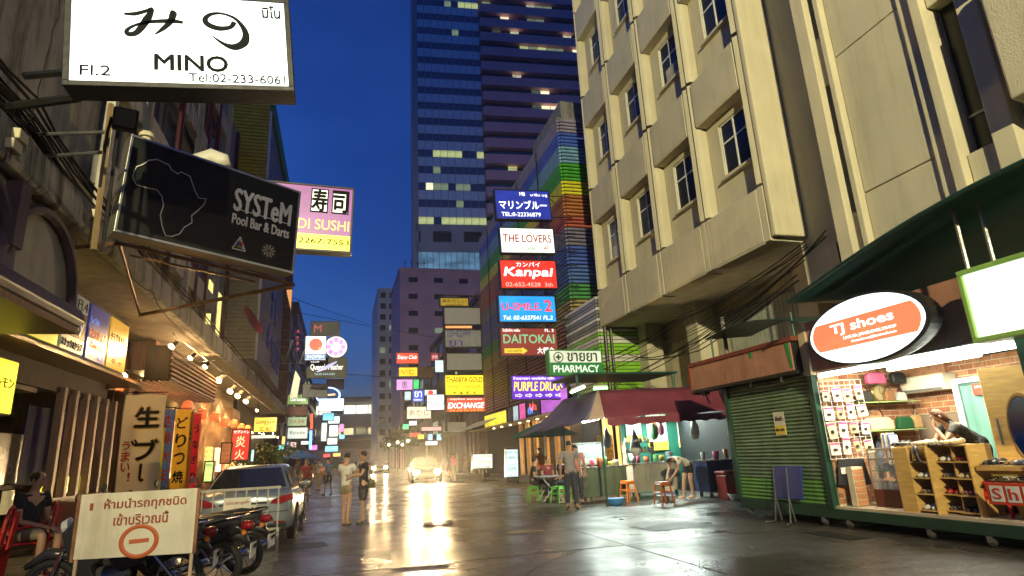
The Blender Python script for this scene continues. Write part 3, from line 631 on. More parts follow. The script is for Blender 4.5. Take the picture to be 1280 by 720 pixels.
# ---- spotlights on a rail under the ledge
rl = thing('lighting_rail', 'thin dark rail carrying the spotlights under the ledge', 'rail')
MB().tube([(-3.9, 16, 4.62), (-3.9, 40, 4.62)], .018, 6).build('rail', ironm, rl)
MB().tube([(-4.6, 20, 4.5), (-3.6, 20, 4.6)], .014, 6).build('conduit', ironm, rl)
bulb = em('spot_bulb', (1, .66, .26), 80, 0)
def spot(i, px_, py_, Y, energy, big=False, tgt=(-5.2, 0, 1.5)):
    p = AY(px_, py_, Y); t = thing('spotlight', SL[i], 'spotlight', p, 0, 'spotlights under the ledge')
    s = 1.5 if big else 1.0
    ax = Vector((-.40, -.72, -.62)).normalized()
    b = MB(); a = Vector((0, 0, 0)); b.tube([a-ax*.16*s, a-ax*.13*s, a, a+ax*.10*s], [.03*s, .05*s, .055*s, .085*s], 12, cap=False); b.add([(a-ax*.16*s)[:]], []); b.build('shade', blackp, t, smooth=True)
    MB().tube([a+ax*.02*s, a+ax*.07*s, a+ax*.12*s], [.03*s, .066*s, .025*s], 10).build('bulb', bulb, t, smooth=True)
    MB().tube([a-ax*.12*s, (a.x-.0, a.y, 4.62-p.z if 4.62 > p.z+.05 else .1)], .012, 6).build('stem', blackp, t)
    if energy:
        ld = bpy.data.lights.new('spot_lamp', 'SPOT'); ld.energy = energy*(2.2 if i < 3 else 3.2 if i < 8 else .8); ld.color = (1, .58, .22); ld.spot_size = R_(115); ld.spot_blend = .7; ld.shadow_soft_size = .05
        lo = bpy.data.objects.new('spot_light', ld); COL.objects.link(lo); lo.parent = t; lo.location = ax*.12*s
        d = (Vector((-3.5, 12.6, 1.6)) if i < 3 else Vector(tgt)+Vector((0, p.y+.8, 0)))-p; lo.rotation_euler = d.to_track_quat('-Z', 'Y').to_euler()
SL = ['first spotlight under the ledge, nearest the louvred canopy', 'second spotlight along the ledge, between the first and third cans', 'third small spotlight along the ledge before the big black theatre lamps',
      'big black theatre lamp hanging nearest, lens ring dark', 'big theatre lamp glowing beside the pale upper wall', 'theatre lamp turned onto the brown rock', 'glowing lamp hanging low over the red menu board', 'small lamp shining at the end of the ledge over the yellow sign',
      'brighter small lamp set in the slatted underside of the canopy', 'second small lamp set in the slatted underside of the canopy', 'lamp just beyond the canopy end pointing left']
SP = [(217, 431, 16.5, 150), (240, 446, 18.6, 150), (258, 457, 20.6, 130), (276, 473, 22.9, 0, True), (290, 487, 25.4, 300, True), (299, 493, 27.5, 300, True), (309, 500, 30, 300, True), (322, 512, 34, 200),
      (159, 467, 16.8, 120), (180, 476, 19, 120), (232, 487, 24, 120)]
for i, a in enumerate(SP): spot(i, *a[:4], *(a[4:] or ()))
for k in range(10):
    pass
# fairy lights along the pavement edge further on
fl = thing('fairy_lights', 'string of small warm bulbs hung over the food stalls past the silver car', 'string lights')
MB().tube([(-4.6+.04*k, 35+k*.7, 3.5-.25*math.sin(math.pi*(k % 4)/4)) for k in range(16)], .008, 4).build('cable', blackp, fl)
bm_ = MB().lathe([(0, -.035), (.028, -.02), (.035, 0), (.02, .03), (0, .04)], n=8).mesh('bulb'); bm_.materials.append(bulb)
for k in range(16): ob('bulb', bm_, fl, (-4.6+.04*k, 35+k*.7, 3.44-.25*math.sin(math.pi*(k % 4)/4)))
# ---- cables: a thick bundle along the ledge and loose runs
def cable(label, pts, r=.012, n=1, spread=.15, name='cable_bundle', seed=1):
    t = thing(name, label, 'cable'); rr = random.Random(seed)
    for q in range(n):
        o = Vector((rr.uniform(-spread, spread), 0, rr.uniform(-spread, spread))); out = []
        P = [Vector(p) for p in pts]
        for i in range(len(P)-1):
            sag = rr.uniform(.05, .22)
            for s in range(6):
                f = s/6; out.append(P[i].lerp(P[i+1], f)+o+Vector((rr.uniform(-.02, .02), 0, -sag*4*f*(1-f))))
        out.append(P[-1]+o); MB().tube(out, r*rr.uniform(.6, 1.3), 5).build('cable', cabm, t)
    return t
cable('thick tangle of black cables running along the top of the stained ledge', [(-3.95, 4, 6.0), (-3.95, 8, 5.75), (-3.95, 12, 5.55), (-3.95, 17, 5.5), (-3.95, 23, 5.4), (-3.95, 33, 5.4), (-3.95, 44, 5.6)], .016, 34, .3, seed=3)
cable('loose black cable drooping across the underside of the ledge by the black sign', [(-3.35, 9.9, 4.9), (-3.35, 12, 4.6), (-3.35, 15, 4.5), (-3.45, 20, 4.7)], .012, 1, 0, seed=5)
cable('pale thin wire hanging down beside the big white sign', [(-3.3, 7.2, 7.4), (-3.4, 7.3, 6.2), (-3.5, 7.4, 5.3)], .01, 1, 0, seed=8, name='hanging_wire')
# ---- black sign with the outline of a continent, SYSTEM bar
SY = 9.4
a_, b_, c_, d_ = AY(160, 172, SY), AY(366, 240, SY), AY(366, 346, SY), AY(138, 290, SY)
# the box is yawed: far edge nearer the kerb, near edge toward camera
w = 2.55; h = 1.36
A0 = AY(149, 231, 8.75); B0 = AY(366, 293, 10.1)
cc = (A0+B0)/2; dv = (B0-A0); yaw = math.atan2(dv.y, dv.x); tilt = -math.atan2(dv.z, math.hypot(dv.x, dv.y)); w = dv.length
hL = (AY(160, 172, 8.75)-AY(138, 290, 8.75)).length; hR = (AY(368, 240, 10.1)-AY(366, 346, 10.1)).length; h = (hL+hR)/2
dimw = mat('dull_white_print', (.8, .77, .62), .6)
chrome = mat('stainless_edge', (.35, .34, .31), .4, .8, bump=.05)
ss = sign('unlit black box sign reading SYSTEM Pool Bar and Darts with an outlined continent', cc, w, h, mat('black_sign_face', (.010, .012, .012), .6, spec=.15), [('SYSTeM', .265, .17, .36, .25, dimw, 0, .03), ('Pool Bar & Darts', .265, -.05, .36, .11, dimw, 0, .03)], d=.32, rz=yaw, frame=chrome, tilt=tilt, fw=.035, name='bar_sign')
af = [(487, 178), (495, 160), (515, 150), (535, 133), (560, 128), (600, 147), (608, 165), (630, 178), (640, 170), (672, 186), (676, 200), (690, 240), (703, 265), (730, 268), (722, 290), (700, 312), (680, 330), (682, 355), (655, 372), (640, 395), (612, 405), (592, 402), (580, 370), (573, 330), (583, 295), (577, 262), (560, 240), (520, 232), (495, 225), (483, 200)]
# photo crop coordinates -> sign face coordinates
TLc, TRc, BRc, BLc = (480, 40), (1108, 240), (1095, 550), (425, 390)
def face_uv(x, y):
    u = v = .5
    for _ in range(12):
        tx = TLc[0]*(1-u)+TRc[0]*u; ty = TLc[1]*(1-u)+TRc[1]*u; bx = BLc[0]*(1-u)+BRc[0]*u; by = BLc[1]*(1-u)+BRc[1]*u
        cx, cy = tx*(1-v)+bx*v, ty*(1-v)+by*v
        u += (x-cx)/650; v += (y-cy-(x-cx)*.3)/330
    return u, v
pts = [((u-.5)*w, -.16+.012, (.5-v)*h) for (u, v) in [face_uv(*p) for p in af]]
MB().tube(pts+[pts[0]], .008, 5).build('outline_drawing', dimw, ss)
b = MB(); b.box((.265*w, -.15+.006, .065*h), (.36*w, .004, .012)); b.build('rule_line', dimw, ss)
# triangle of pool balls and dartboard
tr = [(-.10, -.10), (.10, -.10), (0, .11)]; b = MB()
ox, oz = .145*w, -.31*h
for i in range(3): p, q = tr[i], tr[(i+1) % 3]; b.tube([(ox+p[0], -.14, oz+p[1]), (ox+q[0], -.14, oz+q[1])], .009, 6)
b.build('ball_rack', dimw, ss)
bc = [(.6, .5, .03), (.03, .06, .35), (.5, .04, .03), (.02, .2, .05), (.4, .15, .03), (.5, .5, .45)]
for i, (x, z) in enumerate(((0, .06), (-.025, .01), (.03, .01), (-.055, -.05), (0, -.05), (.058, -.055))): MB().lathe([(0, -.006), (.02, -.006), (.026, 0), (.02, .002), (0, .002)], (ox+x, -.145, oz+z), 12, 'Y').build('pool_ball', mat('ball_%d' % i, bc[i], .3, bump=0), ss)
ox = .325*w; oz = -.31*h
MB().lathe([(0, -.003), (.13, -.003), (.13, .004), (0, .004)], (ox, -.145, oz), 32, 'Y').build('dartboard', mat('dart_black', (.02, .02, .02), .5), ss)
b = MB()
for k in range(0, 20, 2):
    a0, a1 = 2*math.pi*k/20, 2*math.pi*(k+1)/20
    b.add([(ox+.02*math.cos(a0), -.151, oz+.02*math.sin(a0)), (ox+.1*math.cos(a0), -.151, oz+.1*math.sin(a0)), (ox+.1*math.cos(a1), -.151, oz+.1*math.sin(a1)), (ox+.02*math.cos(a1), -.151, oz+.02*math.sin(a1))], [(0, 1, 2, 3)])
b.build('dartboard_wedges', mat('dart_cream', (.45, .40, .22), .5), ss)
# steel frame carrying it
sf = thing('steel_bracket', 'rusty steel frame and struts carrying the black bar sign from the ledge', 'bracket')
rust = mat('rusty_steel', (.22, .10, .05), .5, .5, var=.5, scale=6)
BL = AY(140, 293, 8.78); BR = AY(366, 348, 10.1); LG = Vector((-3.6, 11.0, 5.0)); LG2 = Vector((-3.6, 9.6, 5.1))
E1 = BR+Vector((0, .3, -.02)); E2 = BL+Vector((0, .3, -.02)); W1 = Vector((-3.55, 12.2, E1.z-.15)); 
b = MB()
for p, q, r in ((E1, W1, .035), (E1, E2, .03), (E2, (-3.7, 9.4, E2.z), .03), (E1+Vector((-.6, -.1, 0)), LG, .022), (W1, E2, .022), (E1, LG2, .018), (BL+Vector((.8, .4, .1)), (-3.7, 11.5, 5.3), .018)): b.tube([p, q], r, 6)
b.build('strut', rust, sf)
MB().prism([(E1.x-.02, E1.z), (E1.x-.14, E1.z), (E1.x-.03, E1.z-.45)], E1.y, E1.y+.03, 'XZ').build('gusset', rust, sf)
# weathered post, flood lamps, boxes on the ledge
wp = thing('bracket_post', 'weathered wooden post and two rusty arms bolted to the ledge left of the black sign', 'post')
p0 = AY(117, 312, 7.9); p1 = AY(139, 130, 7.9)
MB().tube([p0, p1], .035, 4).build('post', mat('old_timber', (.24, .16, .08), .8, dirt=.6), wp)
MB().tube([AY(137, 165, 7.9), (-4.1, 8.3, AX(60, 215, -4.1).z)], .022, 6).build('arm', greym, wp); MB().tube([AY(133, 190, 7.9), (-4.1, 8.7, AX(70, 235, -4.1).z)], .022, 6).build('arm', greym, wp)
MB().tube([p0+Vector((.09, 0, -.02)), p1+Vector((.12, 0, -.3))], .02, 6).build('pipe', ironm, wp)
def flood(px_, py_, Y, label):
    p = AY(px_, py_, Y); t = thing('flood_lamp', label, 'lamp', p, R_(15))
    MB().b2((-.13, -.05, -.14), (.13, .05, .14)).build('housing', ironm, t, bevel=.02); MB().b2((-.105, -.062, -.115), (.105, -.052, .115)).build('glass', mat('lamp_glass', (.28, .24, .16), .2), t)
    MB().tube([(-.14, 0, 0), (-.16, 0, -.2), (-.16, 0, -.9)], .018, 6).build('bracket', ironm, t)
flood(157, 150, 7.4, 'square unlit flood lamp on a pole under the big white sign')
def jbox(px_, py_, X, label):
    p = AX(px_, py_, X); t = thing('junction_box', label, 'junction box', p); MB().b2((-.04, -.10, -.06), (.05, .10, .06)).build('box', mat('cream_plastic', (.5, .45, .3), .5), t, bevel=.012); MB().tube([(0, -.08, -.06), (0, -.1, -.3)], .008, 5).build('cord', blackp, t)
jbox(24, 171, -3.4, 'upper cream junction box on the ledge at the far left'); jbox(16, 183, -3.4, 'lower cream junction box on the ledge at the far left'); jbox(119, 269, -3.4, 'upper cream junction box at the foot of the timber post'); jbox(117, 283, -3.4, 'lower cream junction box at the foot of the timber post')
# satellite dishes
def dish(p, label, col, r, nx):
    t = thing('satellite_dish', label, 'satellite dish', p, 0)
    b = MB().lathe([(0, 0), (r*.4, .03*r), (r*.8, .14*r), (r, .22*r), (r*1.02, .22*r), (r*.8, .16*r), (0, .03*r)], n=20); o = b.build('reflector', col, t, smooth=True); o.rotation_euler = nx
    MB().tube([(0, 0, 0), (-.1, .05, -.25), (-.5, .1, -.35)], .025, 6).build('mount', greym, t); return t
dish(AY(312, 402, 30), 'red satellite dish seen edge on by the beige louvred wall', mat('dish_red', (.40, .05, .03), .5), .75, (R_(60), R_(25), R_(60)))
hood = thing('vent_hood', 'pale curved metal hood poking up behind the black bar sign', 'vent hood', AY(268, 200, 11.5))
b = MB(); b.tube([(-.35, 0, -.28), (-.25, 0, -.05), (-.05, 0, .06), (.14, 0, .0), (.16, 0, -.12)], [.16, .17, .16, .15, .15], 10); b.build('hood', mat('hood_white', (.5, .48, .4), .5), hood, smooth=True)
hl = thing('ledge_vent', 'small capped vent behind the top edge of the black bar sign', 'vent', AY(183, 172, 10.0)); MB().lathe([(.07, -.2), (.07, 0), (.11, 0), (.11, .05), (.08, .09), (0, .1)], n=14).build('cap', mat('cream_plastic', 0), hl)
# air conditioners
def aircon(p, label, rz=0):
    t = thing('air_conditioner', label, 'air conditioner', p, rz, 'outdoor air conditioners on the left ledge')
    MB().b2((-.4, -.15, 0), (.4, .15, .6)).build('case', mat('ac_white', (.42, .40, .33), .6, dirt=.5), t, bevel=.015)
    b = MB().ring((-.1, -.165, .3), .22, .012, 20, 4, 'Y'); [b.tube([(-.1, -.165, .3), (-.1+.22*math.cos(a), -.165, .3+.22*math.sin(a))], .006, 4) for a in [k*math.pi/4 for k in range(8)]]; b.build('fan_grille', ironm, t); return t
aircon((-4.3, 15.2, 5.0), 'dirty outdoor unit on the ledge just past the black sign frame', R_(20)); aircon((-4.2, 19.5, 5.0), 'outdoor unit half hidden by cables in the middle of the ledge', R_(10)); aircon((-4.25, 30.5, 5.15), 'outdoor unit in the dark gap under the beige louvred wall')
# ---- big white light box MINO
MY = 6.4
TL, TR, BR, BL = AY(86, -6, MY), AY(366, 3, MY), AY(362, 118, MY), AY(70, 100, MY)
cc = (TL+TR+BR+BL)/4; w = (TR-TL+BR-BL).length/2; h = ((TL-BL).length+(TR-BR).length)/2; tilt = .0
Vt = (TR+BR-TL-BL)/2; tilt = -math.atan2(Vt.z, Vt.x)
mino = sign('big white backlit box sign with brushed script over MINO and a phone number', cc+Vector((0, .15, .05)), w, h+.1, wht, [('MINO', .035, -.24, .32, .155, inkm, 0, .03), ('Fl.2', -.37, -.345, .125, .10, inkm), ('Tel:02-233-6061', .24, -.385, .44, .085, inkm), ('มิโน', .41, .34, .085, .13, inkm, 0, .02)], d=.30, tilt=tilt, fw=.06, name='light_box_sign')
def brush(pts, ws, parent, y, m, k=(1, 1), o=(0, 0), name='brush_stroke'):
    P = []
    for i in range(len(pts)-1):
        p0 = pts[max(i-1, 0)]; p1 = pts[i]; p2 = pts[i+1]; p3 = pts[min(i+2, len(pts)-1)]
        for s in range(5):
            t = s/5
            q = [.5*((2*p1[j])+(-p0[j]+p2[j])*t+(2*p0[j]-5*p1[j]+4*p2[j]-p3[j])*t*t+(-p0[j]+3*p1[j]-3*p2[j]+p3[j])*t**3) for j in (0, 1)]
            P.append((q[0], q[1], ws[i]*(1-t)+ws[i+1]*t))
    P.append((*pts[-1], ws[-1])); b = MB(); vs = []; fs = []
    for i, p in enumerate(P):
        a = P[max(i-1, 0)]; c = P[min(i+1, len(P)-1)]; dx, dz = c[0]-a[0], c[1]-a[1]; L_ = math.hypot(dx, dz) or 1; nx_, nz_ = -dz/L_, dx/L_
        for s in (1, -1): vs.append((o[0]+(p[0]+nx_*p[2]*s/2)*k[0], y, o[1]+(p[1]+nz_*p[2]*s/2)*k[1]))
    for i in range(len(P)-1): q = i*2; fs.append((q, q+1, q+3, q+2))
    return b.add(vs, fs).build(name, m, parent)
# stroke coordinates in thousandths of the crop (x right, z up), crop face spans 235..1150 by -20..350
def mk(pts): return [((x-692)/915*w, (165-z)/370*h) for x, z in pts]
fy = -.15+.012
sc_ = w/915
brush(mk([(458, 72), (500, 70), (545, 55), (568, 45), (548, 90), (510, 145), (478, 155), (470, 140), (500, 118), (560, 100), (640, 92), (692, 95)]), [q*sc_*1.5 for q in (8, 14, 12, 10, 24, 18, 16, 12, 9, 12, 16, 10)], mino, fy, inkm)
brush(mk([(640, 52), (652, 60), (640, 95), (612, 125), (578, 152)]), [q*sc_*1.5 for q in (10, 22, 18, 14, 3)], mino, fy, inkm)
brush(mk([(905, 80), (888, 104), (840, 112), (795, 98), (783, 75), (810, 52), (860, 48), (915, 70), (950, 120), (945, 165), (905, 188), (860, 178), (810, 145)]), [q*sc_*1.5 for q in (16, 14, 18, 18, 16, 12, 8, 10, 18, 26, 24, 12, 3)], mino, fy, inkm)
for q in ([(330, -8), (350, 6)], [(400, 5), (430, 4), (440, -8)], [(455, 8), (500, 4), (510, -8)]): brush(mk(q), [8*sc_]*len(q), mino, fy, inkm)
# arm and beam it hangs on
mb_ = thing('sign_beam', 'dark steel beam under the big white sign running back to the wall', 'bracket')
MB().tube([BL+Vector((.1, .3, -.0)), (-4.5, 7.6, BL.z+.1)], .05, 6).build('beam', ironm, mb_); MB().tube([AY(30, 95, 6.6), AY(100, 60, 6.6)+Vector((0, .4, 0))], .04, 6).build('beam', ironm, mb_)
# ---- purple and yellow SUSHI box sign
pur = em('lit_mauve', (.30, .06, .34), .5, .35, 1.2)
SYY = 13.0; TR = AY(442, 237, SYY); BR = AY(440, 318, SYY); TL = AY(330, 233, SYY)
h = (TR-BR).length; w = (TR-TL).length; cc = (TR+BR)/2-Vector((w/2, 0, 0))
su = sign('mauve and yellow lit SUSHI box sign with phone number behind the black bar sign', cc, w, h, pur, [('NIDI SUSHI', .10, -.10, .72, .15, em('gold_letters', (1, .75, .1), 1.0, 0)), ], d=.3, tilt=.03)
MB().b2((-w/2+.04, -.135, -h/2+.05), (w/2-.04, -.115, -h/2+.05+h*.22)).build('number_band', em('lit_lime_yellow', (.95, .95, .05), 1.0), su)
text('(02) 2267-7553', inkm, su, (.07*w, -.14, -h*.36), .3, w=.8*w, h=.1*h)
for i, s in enumerate('寿司'):
    x = w*(.115+i*.235)
    MB().b2((x-.18, -.142, h*.08), (x+.18, -.12, h*.44)).build('tile', inkm, su); MB().b2((x-.155, -.148, h*.10), (x+.155, -.143, h*.42)).build('tile_face', em('tile_white', (.9, .95, .8), 1, 0), su)
    text(s, inkm, su, (x, -.152, h*.26), .3, w=.30, h=.32*h, bold=.03)
MB().tube([(w*.2, .1, h*.5), (-1.2, 3, h*.9)], .012, 5).build('stay_wire', ironm, su)
# ---- nobori banners in front of the izakaya
def banner(label, x0, y0, x1, y1, Y, m, strokes, amber=False):
    a, b_ = AY(x0, y0, Y), AY(x1, y0, Y); zb = AY(x0, y1, Y).z; w = (b_-a).length; h = a.z-zb; c = Vector(((a.x+b_.x)/2, Y, zb))
    t = thing('banner', label, 'banner', c, R_(6), 'upright banners outside the izakaya')
    bm2 = MB(); vs = []; fs = []; nx_, nz_ = 6, 14
    for i in range(nx_+1):
        for k in range(nz_+1): vs.append((-w/2+w*i/nx_, .035*math.sin(i*1.1+k*.5)+.02*math.sin(k*.9), h*k/nz_))
    for i in range(nx_):
        for k in range(nz_): q = i*(nz_+1)+k; fs.append((q, q+nz_+1, q+nz_+2, q+1))
    bm2.add(vs, fs).build('cloth', m, t, smooth=True)
    MB().tube([(-w/2-.03, 0, -zb+.12), (-w/2-.03, 0, h+.06)], .012, 6).tube([(-w/2-.03, 0, h+.04), (w/2+.02, 0, h+.04)], .01, 6).build('pole', blackp, t)
    for (s, x, z, lw, lh, mm) in strokes:
        if amber and mm is inkm: text(s, yo, t, (x*w, -.066, z*h), .3, w=lw*w*1.06, h=lh*h*1.03, bold=.07, ext=.001)
        text(s, mm, t, (x*w, -.075, z*h), .3, w=lw*w, h=lh*h, bold=.03, ext=.002)
    return t
cloth1 = cloth_mat('cream_cloth', (.6, .52, .34)); clothy = cloth_mat('yellow_cloth', (.65, .40, .03)); clothr = cloth_mat('red_cloth', (.55, .02, .04)); clothb = cloth_mat('blue_cloth', (.08, .14, .35)); clothyy = cloth_mat('bright_yellow_cloth', (.75, .65, .03))
yo = mat('amber_print', (.55, .32, .03), .7)
bn = banner('tall cream banner with big black brush characters and red script, frontmost of the banners', 158, 494, 208, 612+30, 12.2, cloth1, [('生', .1, .80, .58, .17, inkm), ('ﾞ', -.15, .585, .16, .05, inkm), ('ブ', .14, .52, .55, .17, inkm), ('ｌ', .1, .33, .1, .14, inkm), ('ル', .1, .10, .7, .12, inkm), ('う', -.34, .56, .18, .07, redink), ('ま', -.32, .47, .2, .08, redink), ('い', -.3, .38, .2, .07, redink), ('!', -.2, .3, .05, .07, redink)], True)
banner('blue and yellow banner with red characters, second of the banners', 206, 512, 219, 615, 13.6, clothb, [('生', 0, .85, .8, .14, redink), ('鮮', 0, .65, .8, .15, redink), ('大', 0, .42, .8, .14, redink), ('王', 0, .2, .8, .12, redink)])
banner('narrow yellow banner hanging below the red characters beside the cream one', 197, 535, 207, 615, 13.0, clothyy, [('い', 0, .7, .5, .1, redink), ('か', 0, .4, .5, .1, redink)])
banner('amber banner with black characters between the blue and red banners', 221, 513, 239, 615, 14.4, clothy, [('ど', 0, .84, .7, .14, inkm), ('り', 0, .62, .7, .16, inkm), ('つ', 0, .4, .7, .14, inkm), ('焼', 0, .18, .7, .14, inkm)])
banner('orange edged banner squeezed behind the amber banner', 236, 515, 243, 615, 15.2, mat('orange_cloth', (.6, .2, .02), .8), [('と', 0, .7, .6, .1, inkm)])
banner('narrow red banner with black script, farthest of the banners', 243, 517, 252, 615, 15.6, clothr, [('う', 0, .8, .7, .1, inkm), ('な', 0, .6, .7, .1, inkm), ('ぎ', 0, .4, .7, .1, inkm), ('や', 0, .2, .7, .1, inkm)])
# ---- food shop added in the rock niche to give a warm glow
nf_ = thing('food_shop', 'glowing open food shop with paper lanterns and shelves past the red banner', 'shopfront')
MB().b2((-4.6, 19.0, .12), (-4.2, 21.8, 1.0)).build('counter', redwood, nf_); MB().b2((-5.15, 19, 1.2), (-4.9, 22.5, 2.9)).build('lit_shelf', em('warm_niche', (1, .55, .18), .8, .8, 3.5), nf_)
ln_ = MB().lathe([(.05, -.17), (.13, -.12), (.16, 0), (.13, .12), (.05, .17)], n=12).mesh('paper_lantern'); ln_.materials.append(em('lantern_red', (1, .20, .05), .7, .3, 5))
for k in range(7): ob('paper_lantern', ln_, nf_, (-4.0, 18.6+k*2.0, 3.1-.05*(k % 2)))
for k in range(6): MB().b2((-4.5, 19.1+k*.42, 1.0), (-4.3, 19.35+k*.42, 1.15+.08*(k % 3))).build('dish', mat('dish_%d' % (k % 3), ((.5, .2, .05), (.5, .45, .3), (.2, .3, .08))[k % 3], .5), nf_)
for k in range(5): MB().b2((-4.35, 24.5+k*1.9, .12), (-3.95, 25.7+k*1.9, 1.0+.25*(k % 2))).build('display_crate', mat('crate_%d' % (k % 2), ((.35, .16, .05), (.4, .3, .12))[k % 2], .6, var=.6, scale=7), nf_); MB().b2((-4.6, 24.6+k*1.9, 1.3), (-4.5, 25.6+k*1.9, 2.2)).build('lit_panel', em('lit_panel_%d' % (k % 3), ((1, .6, .15), (1, .85, .5), (.9, .25, .08))[k % 3], .9, .6, 4), nf_)
ld = bpy.data.lights.new('lantern_light', 'AREA'); ld.shape = 'RECTANGLE'; ld.size = .4; ld.size_y = 12; ld.energy = 170; ld.color = (1, .55, .2)  # area light added under the ledge to warm the left shops
lo = bpy.data.objects.new('lantern_glow', ld); COL.objects.link(lo); lo.parent = nf_; lo.location = (-3.9, 27, 4.55)
# ---- little shop signs further along the left pavement
def psign(label, x0, y0, x1, y1, Y, face, lines=(), d=.25, **k):
    TL, TR, BL, BR = AY(x0, y0, Y), AY(x1, y0, Y), AY(x0, y1, Y), AY(x1, y1, Y)
    w = (TR-TL+BR-BL).length/2; h = ((TL-BL).length+(TR-BR).length)/2; c = (TL+TR+BL+BR)/4; v = (TR+BR-TL-BL)
    tl = k.pop('tilt', -math.atan2(v.z, v.x)*.6)
    return sign(label, c, w, h, face, lines, d, tilt=tl, **k)
wl_ = whink; grl = em('lit_green', (.25, .55, .15), .6); cy = em('lit_cyan', (.45, .8, .9), 1.0); blk = blackp; bll = em('lit_blue', (.02, .10, .65), 1.0)
psign('yellow box sign with thin black lettering hung under the end of the ledge', 317, 521, 347, 541, 29, em('lit_yellow_soft', (1, .75, .1), .8), [('Goong Joom', 0, .15, .8, .35, inkm), ('エビ', 0, -.25, .6, .25, inkm)])
psign('pale lit panel just below the yellow lettered box sign', 312, 543, 346, 549, 30, em('lit_warm_white', (.9, .95, .7), .8), [])
psign('upright red menu board with cream characters under the theatre lamps', 289, 536, 313, 576, 26, em('lit_red_soft', (.75, .04, .03), .55), [('セブンイレ', 0, .4, .8, .1, whink), ('炎', 0, .1, .5, .35, em('cream_letters', (1, .85, .5), .8, 0)), ('火', 0, -.3, .5, .3, mat('cream_letters', 0))])
psign('orange photo menu board with rows of dishes next to the red menu board', 276, 553, 290, 580, 25, em('menu_orange', (.7, .25, .08), .35, .6, 6), [])
psign('glowing greenish menu stand behind the boot of the silver car', 255, 576, 268, 603, 22, em('lit_greenyellow', (.7, .9, .25), .9, .3, 5), [('MENU', 0, .3, .6, .1, inkm)])
psign('slim pale lit totem between the red menu board and the bush', 313, 561, 319, 578, 27, em('lit_mint', (.5, .9, .8), .8), [])
# stacked signs further on
q48 = [('green box sign with white lettering, top of the left pavement stack', 359, 493, 386, 506, em('lit_green2', (.25, .42, .12), .6), [('Club Samurai', 0, 0, .7, .3, whink)]),
       ('plain dark maroon box sign under the green lettered one', 357, 508, 384, 520, mat('maroon_face', (.16, .01, .03), .4), []),
       ('dull green framed box sign with faint red characters below the maroon one', 359, 521, 384, 533, em('lit_green3', (.30, .45, .25), .55), [('日本酒場', 0, 0, .7, .4, redink)]),
       ('white box sign with thin grey script, lowest of the left pavement stack', 359, 534, 385, 549, em('lit_grey_white', (.65, .75, .68), .8), [('Karaoke', 0, .05, .7, .3, inkm)])]
for l_, a, b2, c, d2, m_, ln in q48: psign(l_, a, b2, c, d2, 46, m_, ln)
psign('small white capsule sign below the left pavement stack', 362, 552, 371, 560, 46, em('lit_pink_white', (.9, .6, .6), .9), [])
o24 = psign('white sign with a red fruit and 24OPEN on a blue strip', 381, 420, 408, 451, 40, em('lit_white_soft', (.9, .92, .95), .9), [])
w24 = AY(408, 420, 40).x-AY(381, 420, 40).x; h24 = AY(381, 420, 40).z-AY(381, 451, 40).z
MB().lathe([(0, -.01), (w24*.3, -.01), (w24*.3, .01), (0, .01)], (0, -.12, h24*.14), 24, 'Y').build('fruit_emblem', em('fruit_red', (.8, .05, .03), .9, 0), o24)
MB().b2((-w24/2+.05, -.13, -h24*.46), (w24/2-.05, -.11, -h24*.24)).build('strip', em('strip_blue', (.03, .2, .5), .8, 0), o24); text('24OPEN', whink, o24, (0, -.14, -h24*.35), .3, w=w24*.8, h=h24*.13)
text('★', em('star_orange', (.9, .4, .1), .9, 0), o24, (w24*.2, -.135, -h24*.02), .3, w=w24*.22)
cq = AY(420, 434, 44); rd_ = thing('round_sign', 'round pink and white neon sign partly behind the 24OPEN sign', 'sign', cq)
MB().lathe([(0, -.1), (.78, -.1), (.82, -.06), (.82, .1), (0, .1)], n=28, axis='Y').build('housing', ironm, rd_)
fm = em('pink_petal', (.9, .25, .6), 1.1, 0); MB().lathe([(0, -.115), (.76, -.115), (.76, -.101), (0, -.101)], n=28, axis='Y').build('face', em('warm_white_face', (1, .85, .8), 1.0, 0), rd_)
for k in range(8): a = k*math.pi/4; MB().lathe([(0, -.135), (.17, -.135), (.17, -.117), (0, -.117)], (.48*math.cos(a), 0, .48*math.sin(a)), 12, 'Y').build('petal', fm, rd_)
psign('black box sign with white script and a pale feather under the 24OPEN sign', 383, 447, 434, 473, 41.5, blk, [("Queen's Feather", 0, .02, .8, .32, whink), ('CLUB', -.3, .32, .2, .13, whink), ('Tel.02 634-0250', -.05, -.3, .5, .1, em('dim_cyan', (.3, .6, .7), .7, 0))])
fe = AY(408, 460, 41.2); fth = thing('feather_emblem', 'pale violet feather emblem drawn across the black script sign', 'emblem', fe)
brush([(-.6, -.25), (-.2, -.05), (.2, .15), (.65, .42)], [.04, .2, .22, .06], fth, -.0, em('feather_violet', (.5, .5, .9), .6, .3))
psign('dark unlit sign with a red square emblem above the 24OPEN sign', 388, 402, 425, 420, 43, mat('dark_sign_face', (.04, .04, .06), .4), [('M', -.25, 0, .25, .5, em('dim_red', (.5, .03, .08), .5, 0))])
psign('dull brown and grey board below the black script sign', 408, 474, 430, 487, 47, mat('brown_board', (.14, .07, .04), .6), [])
psign('pale grey unlit board with faint script left of the blue neon', 378, 480, 410, 497, 45, mat('grey_board', (.28, .30, .34), .6), [('Massage', .1, .15, .6, .25, inkm)])
nb = psign('blazing blue white sign with a red seven under the neon ring', 398, 498, 430, 514, 47, em('lit_bluewhite', (.55, .75, 1), 2.6), [('7', -.35, 0, .12, .6, em('neon_red', (1, .1, .05), 1.5, 0)), ('★ボタン', .1, 0, .6, .5, em('violet_l', (.6, .3, 1), 1.0, 0))])
nr = thing('neon_ring', 'glowing oval neon ring above the blazing blue white sign', 'neon sign', AY(410, 494, 46.5))
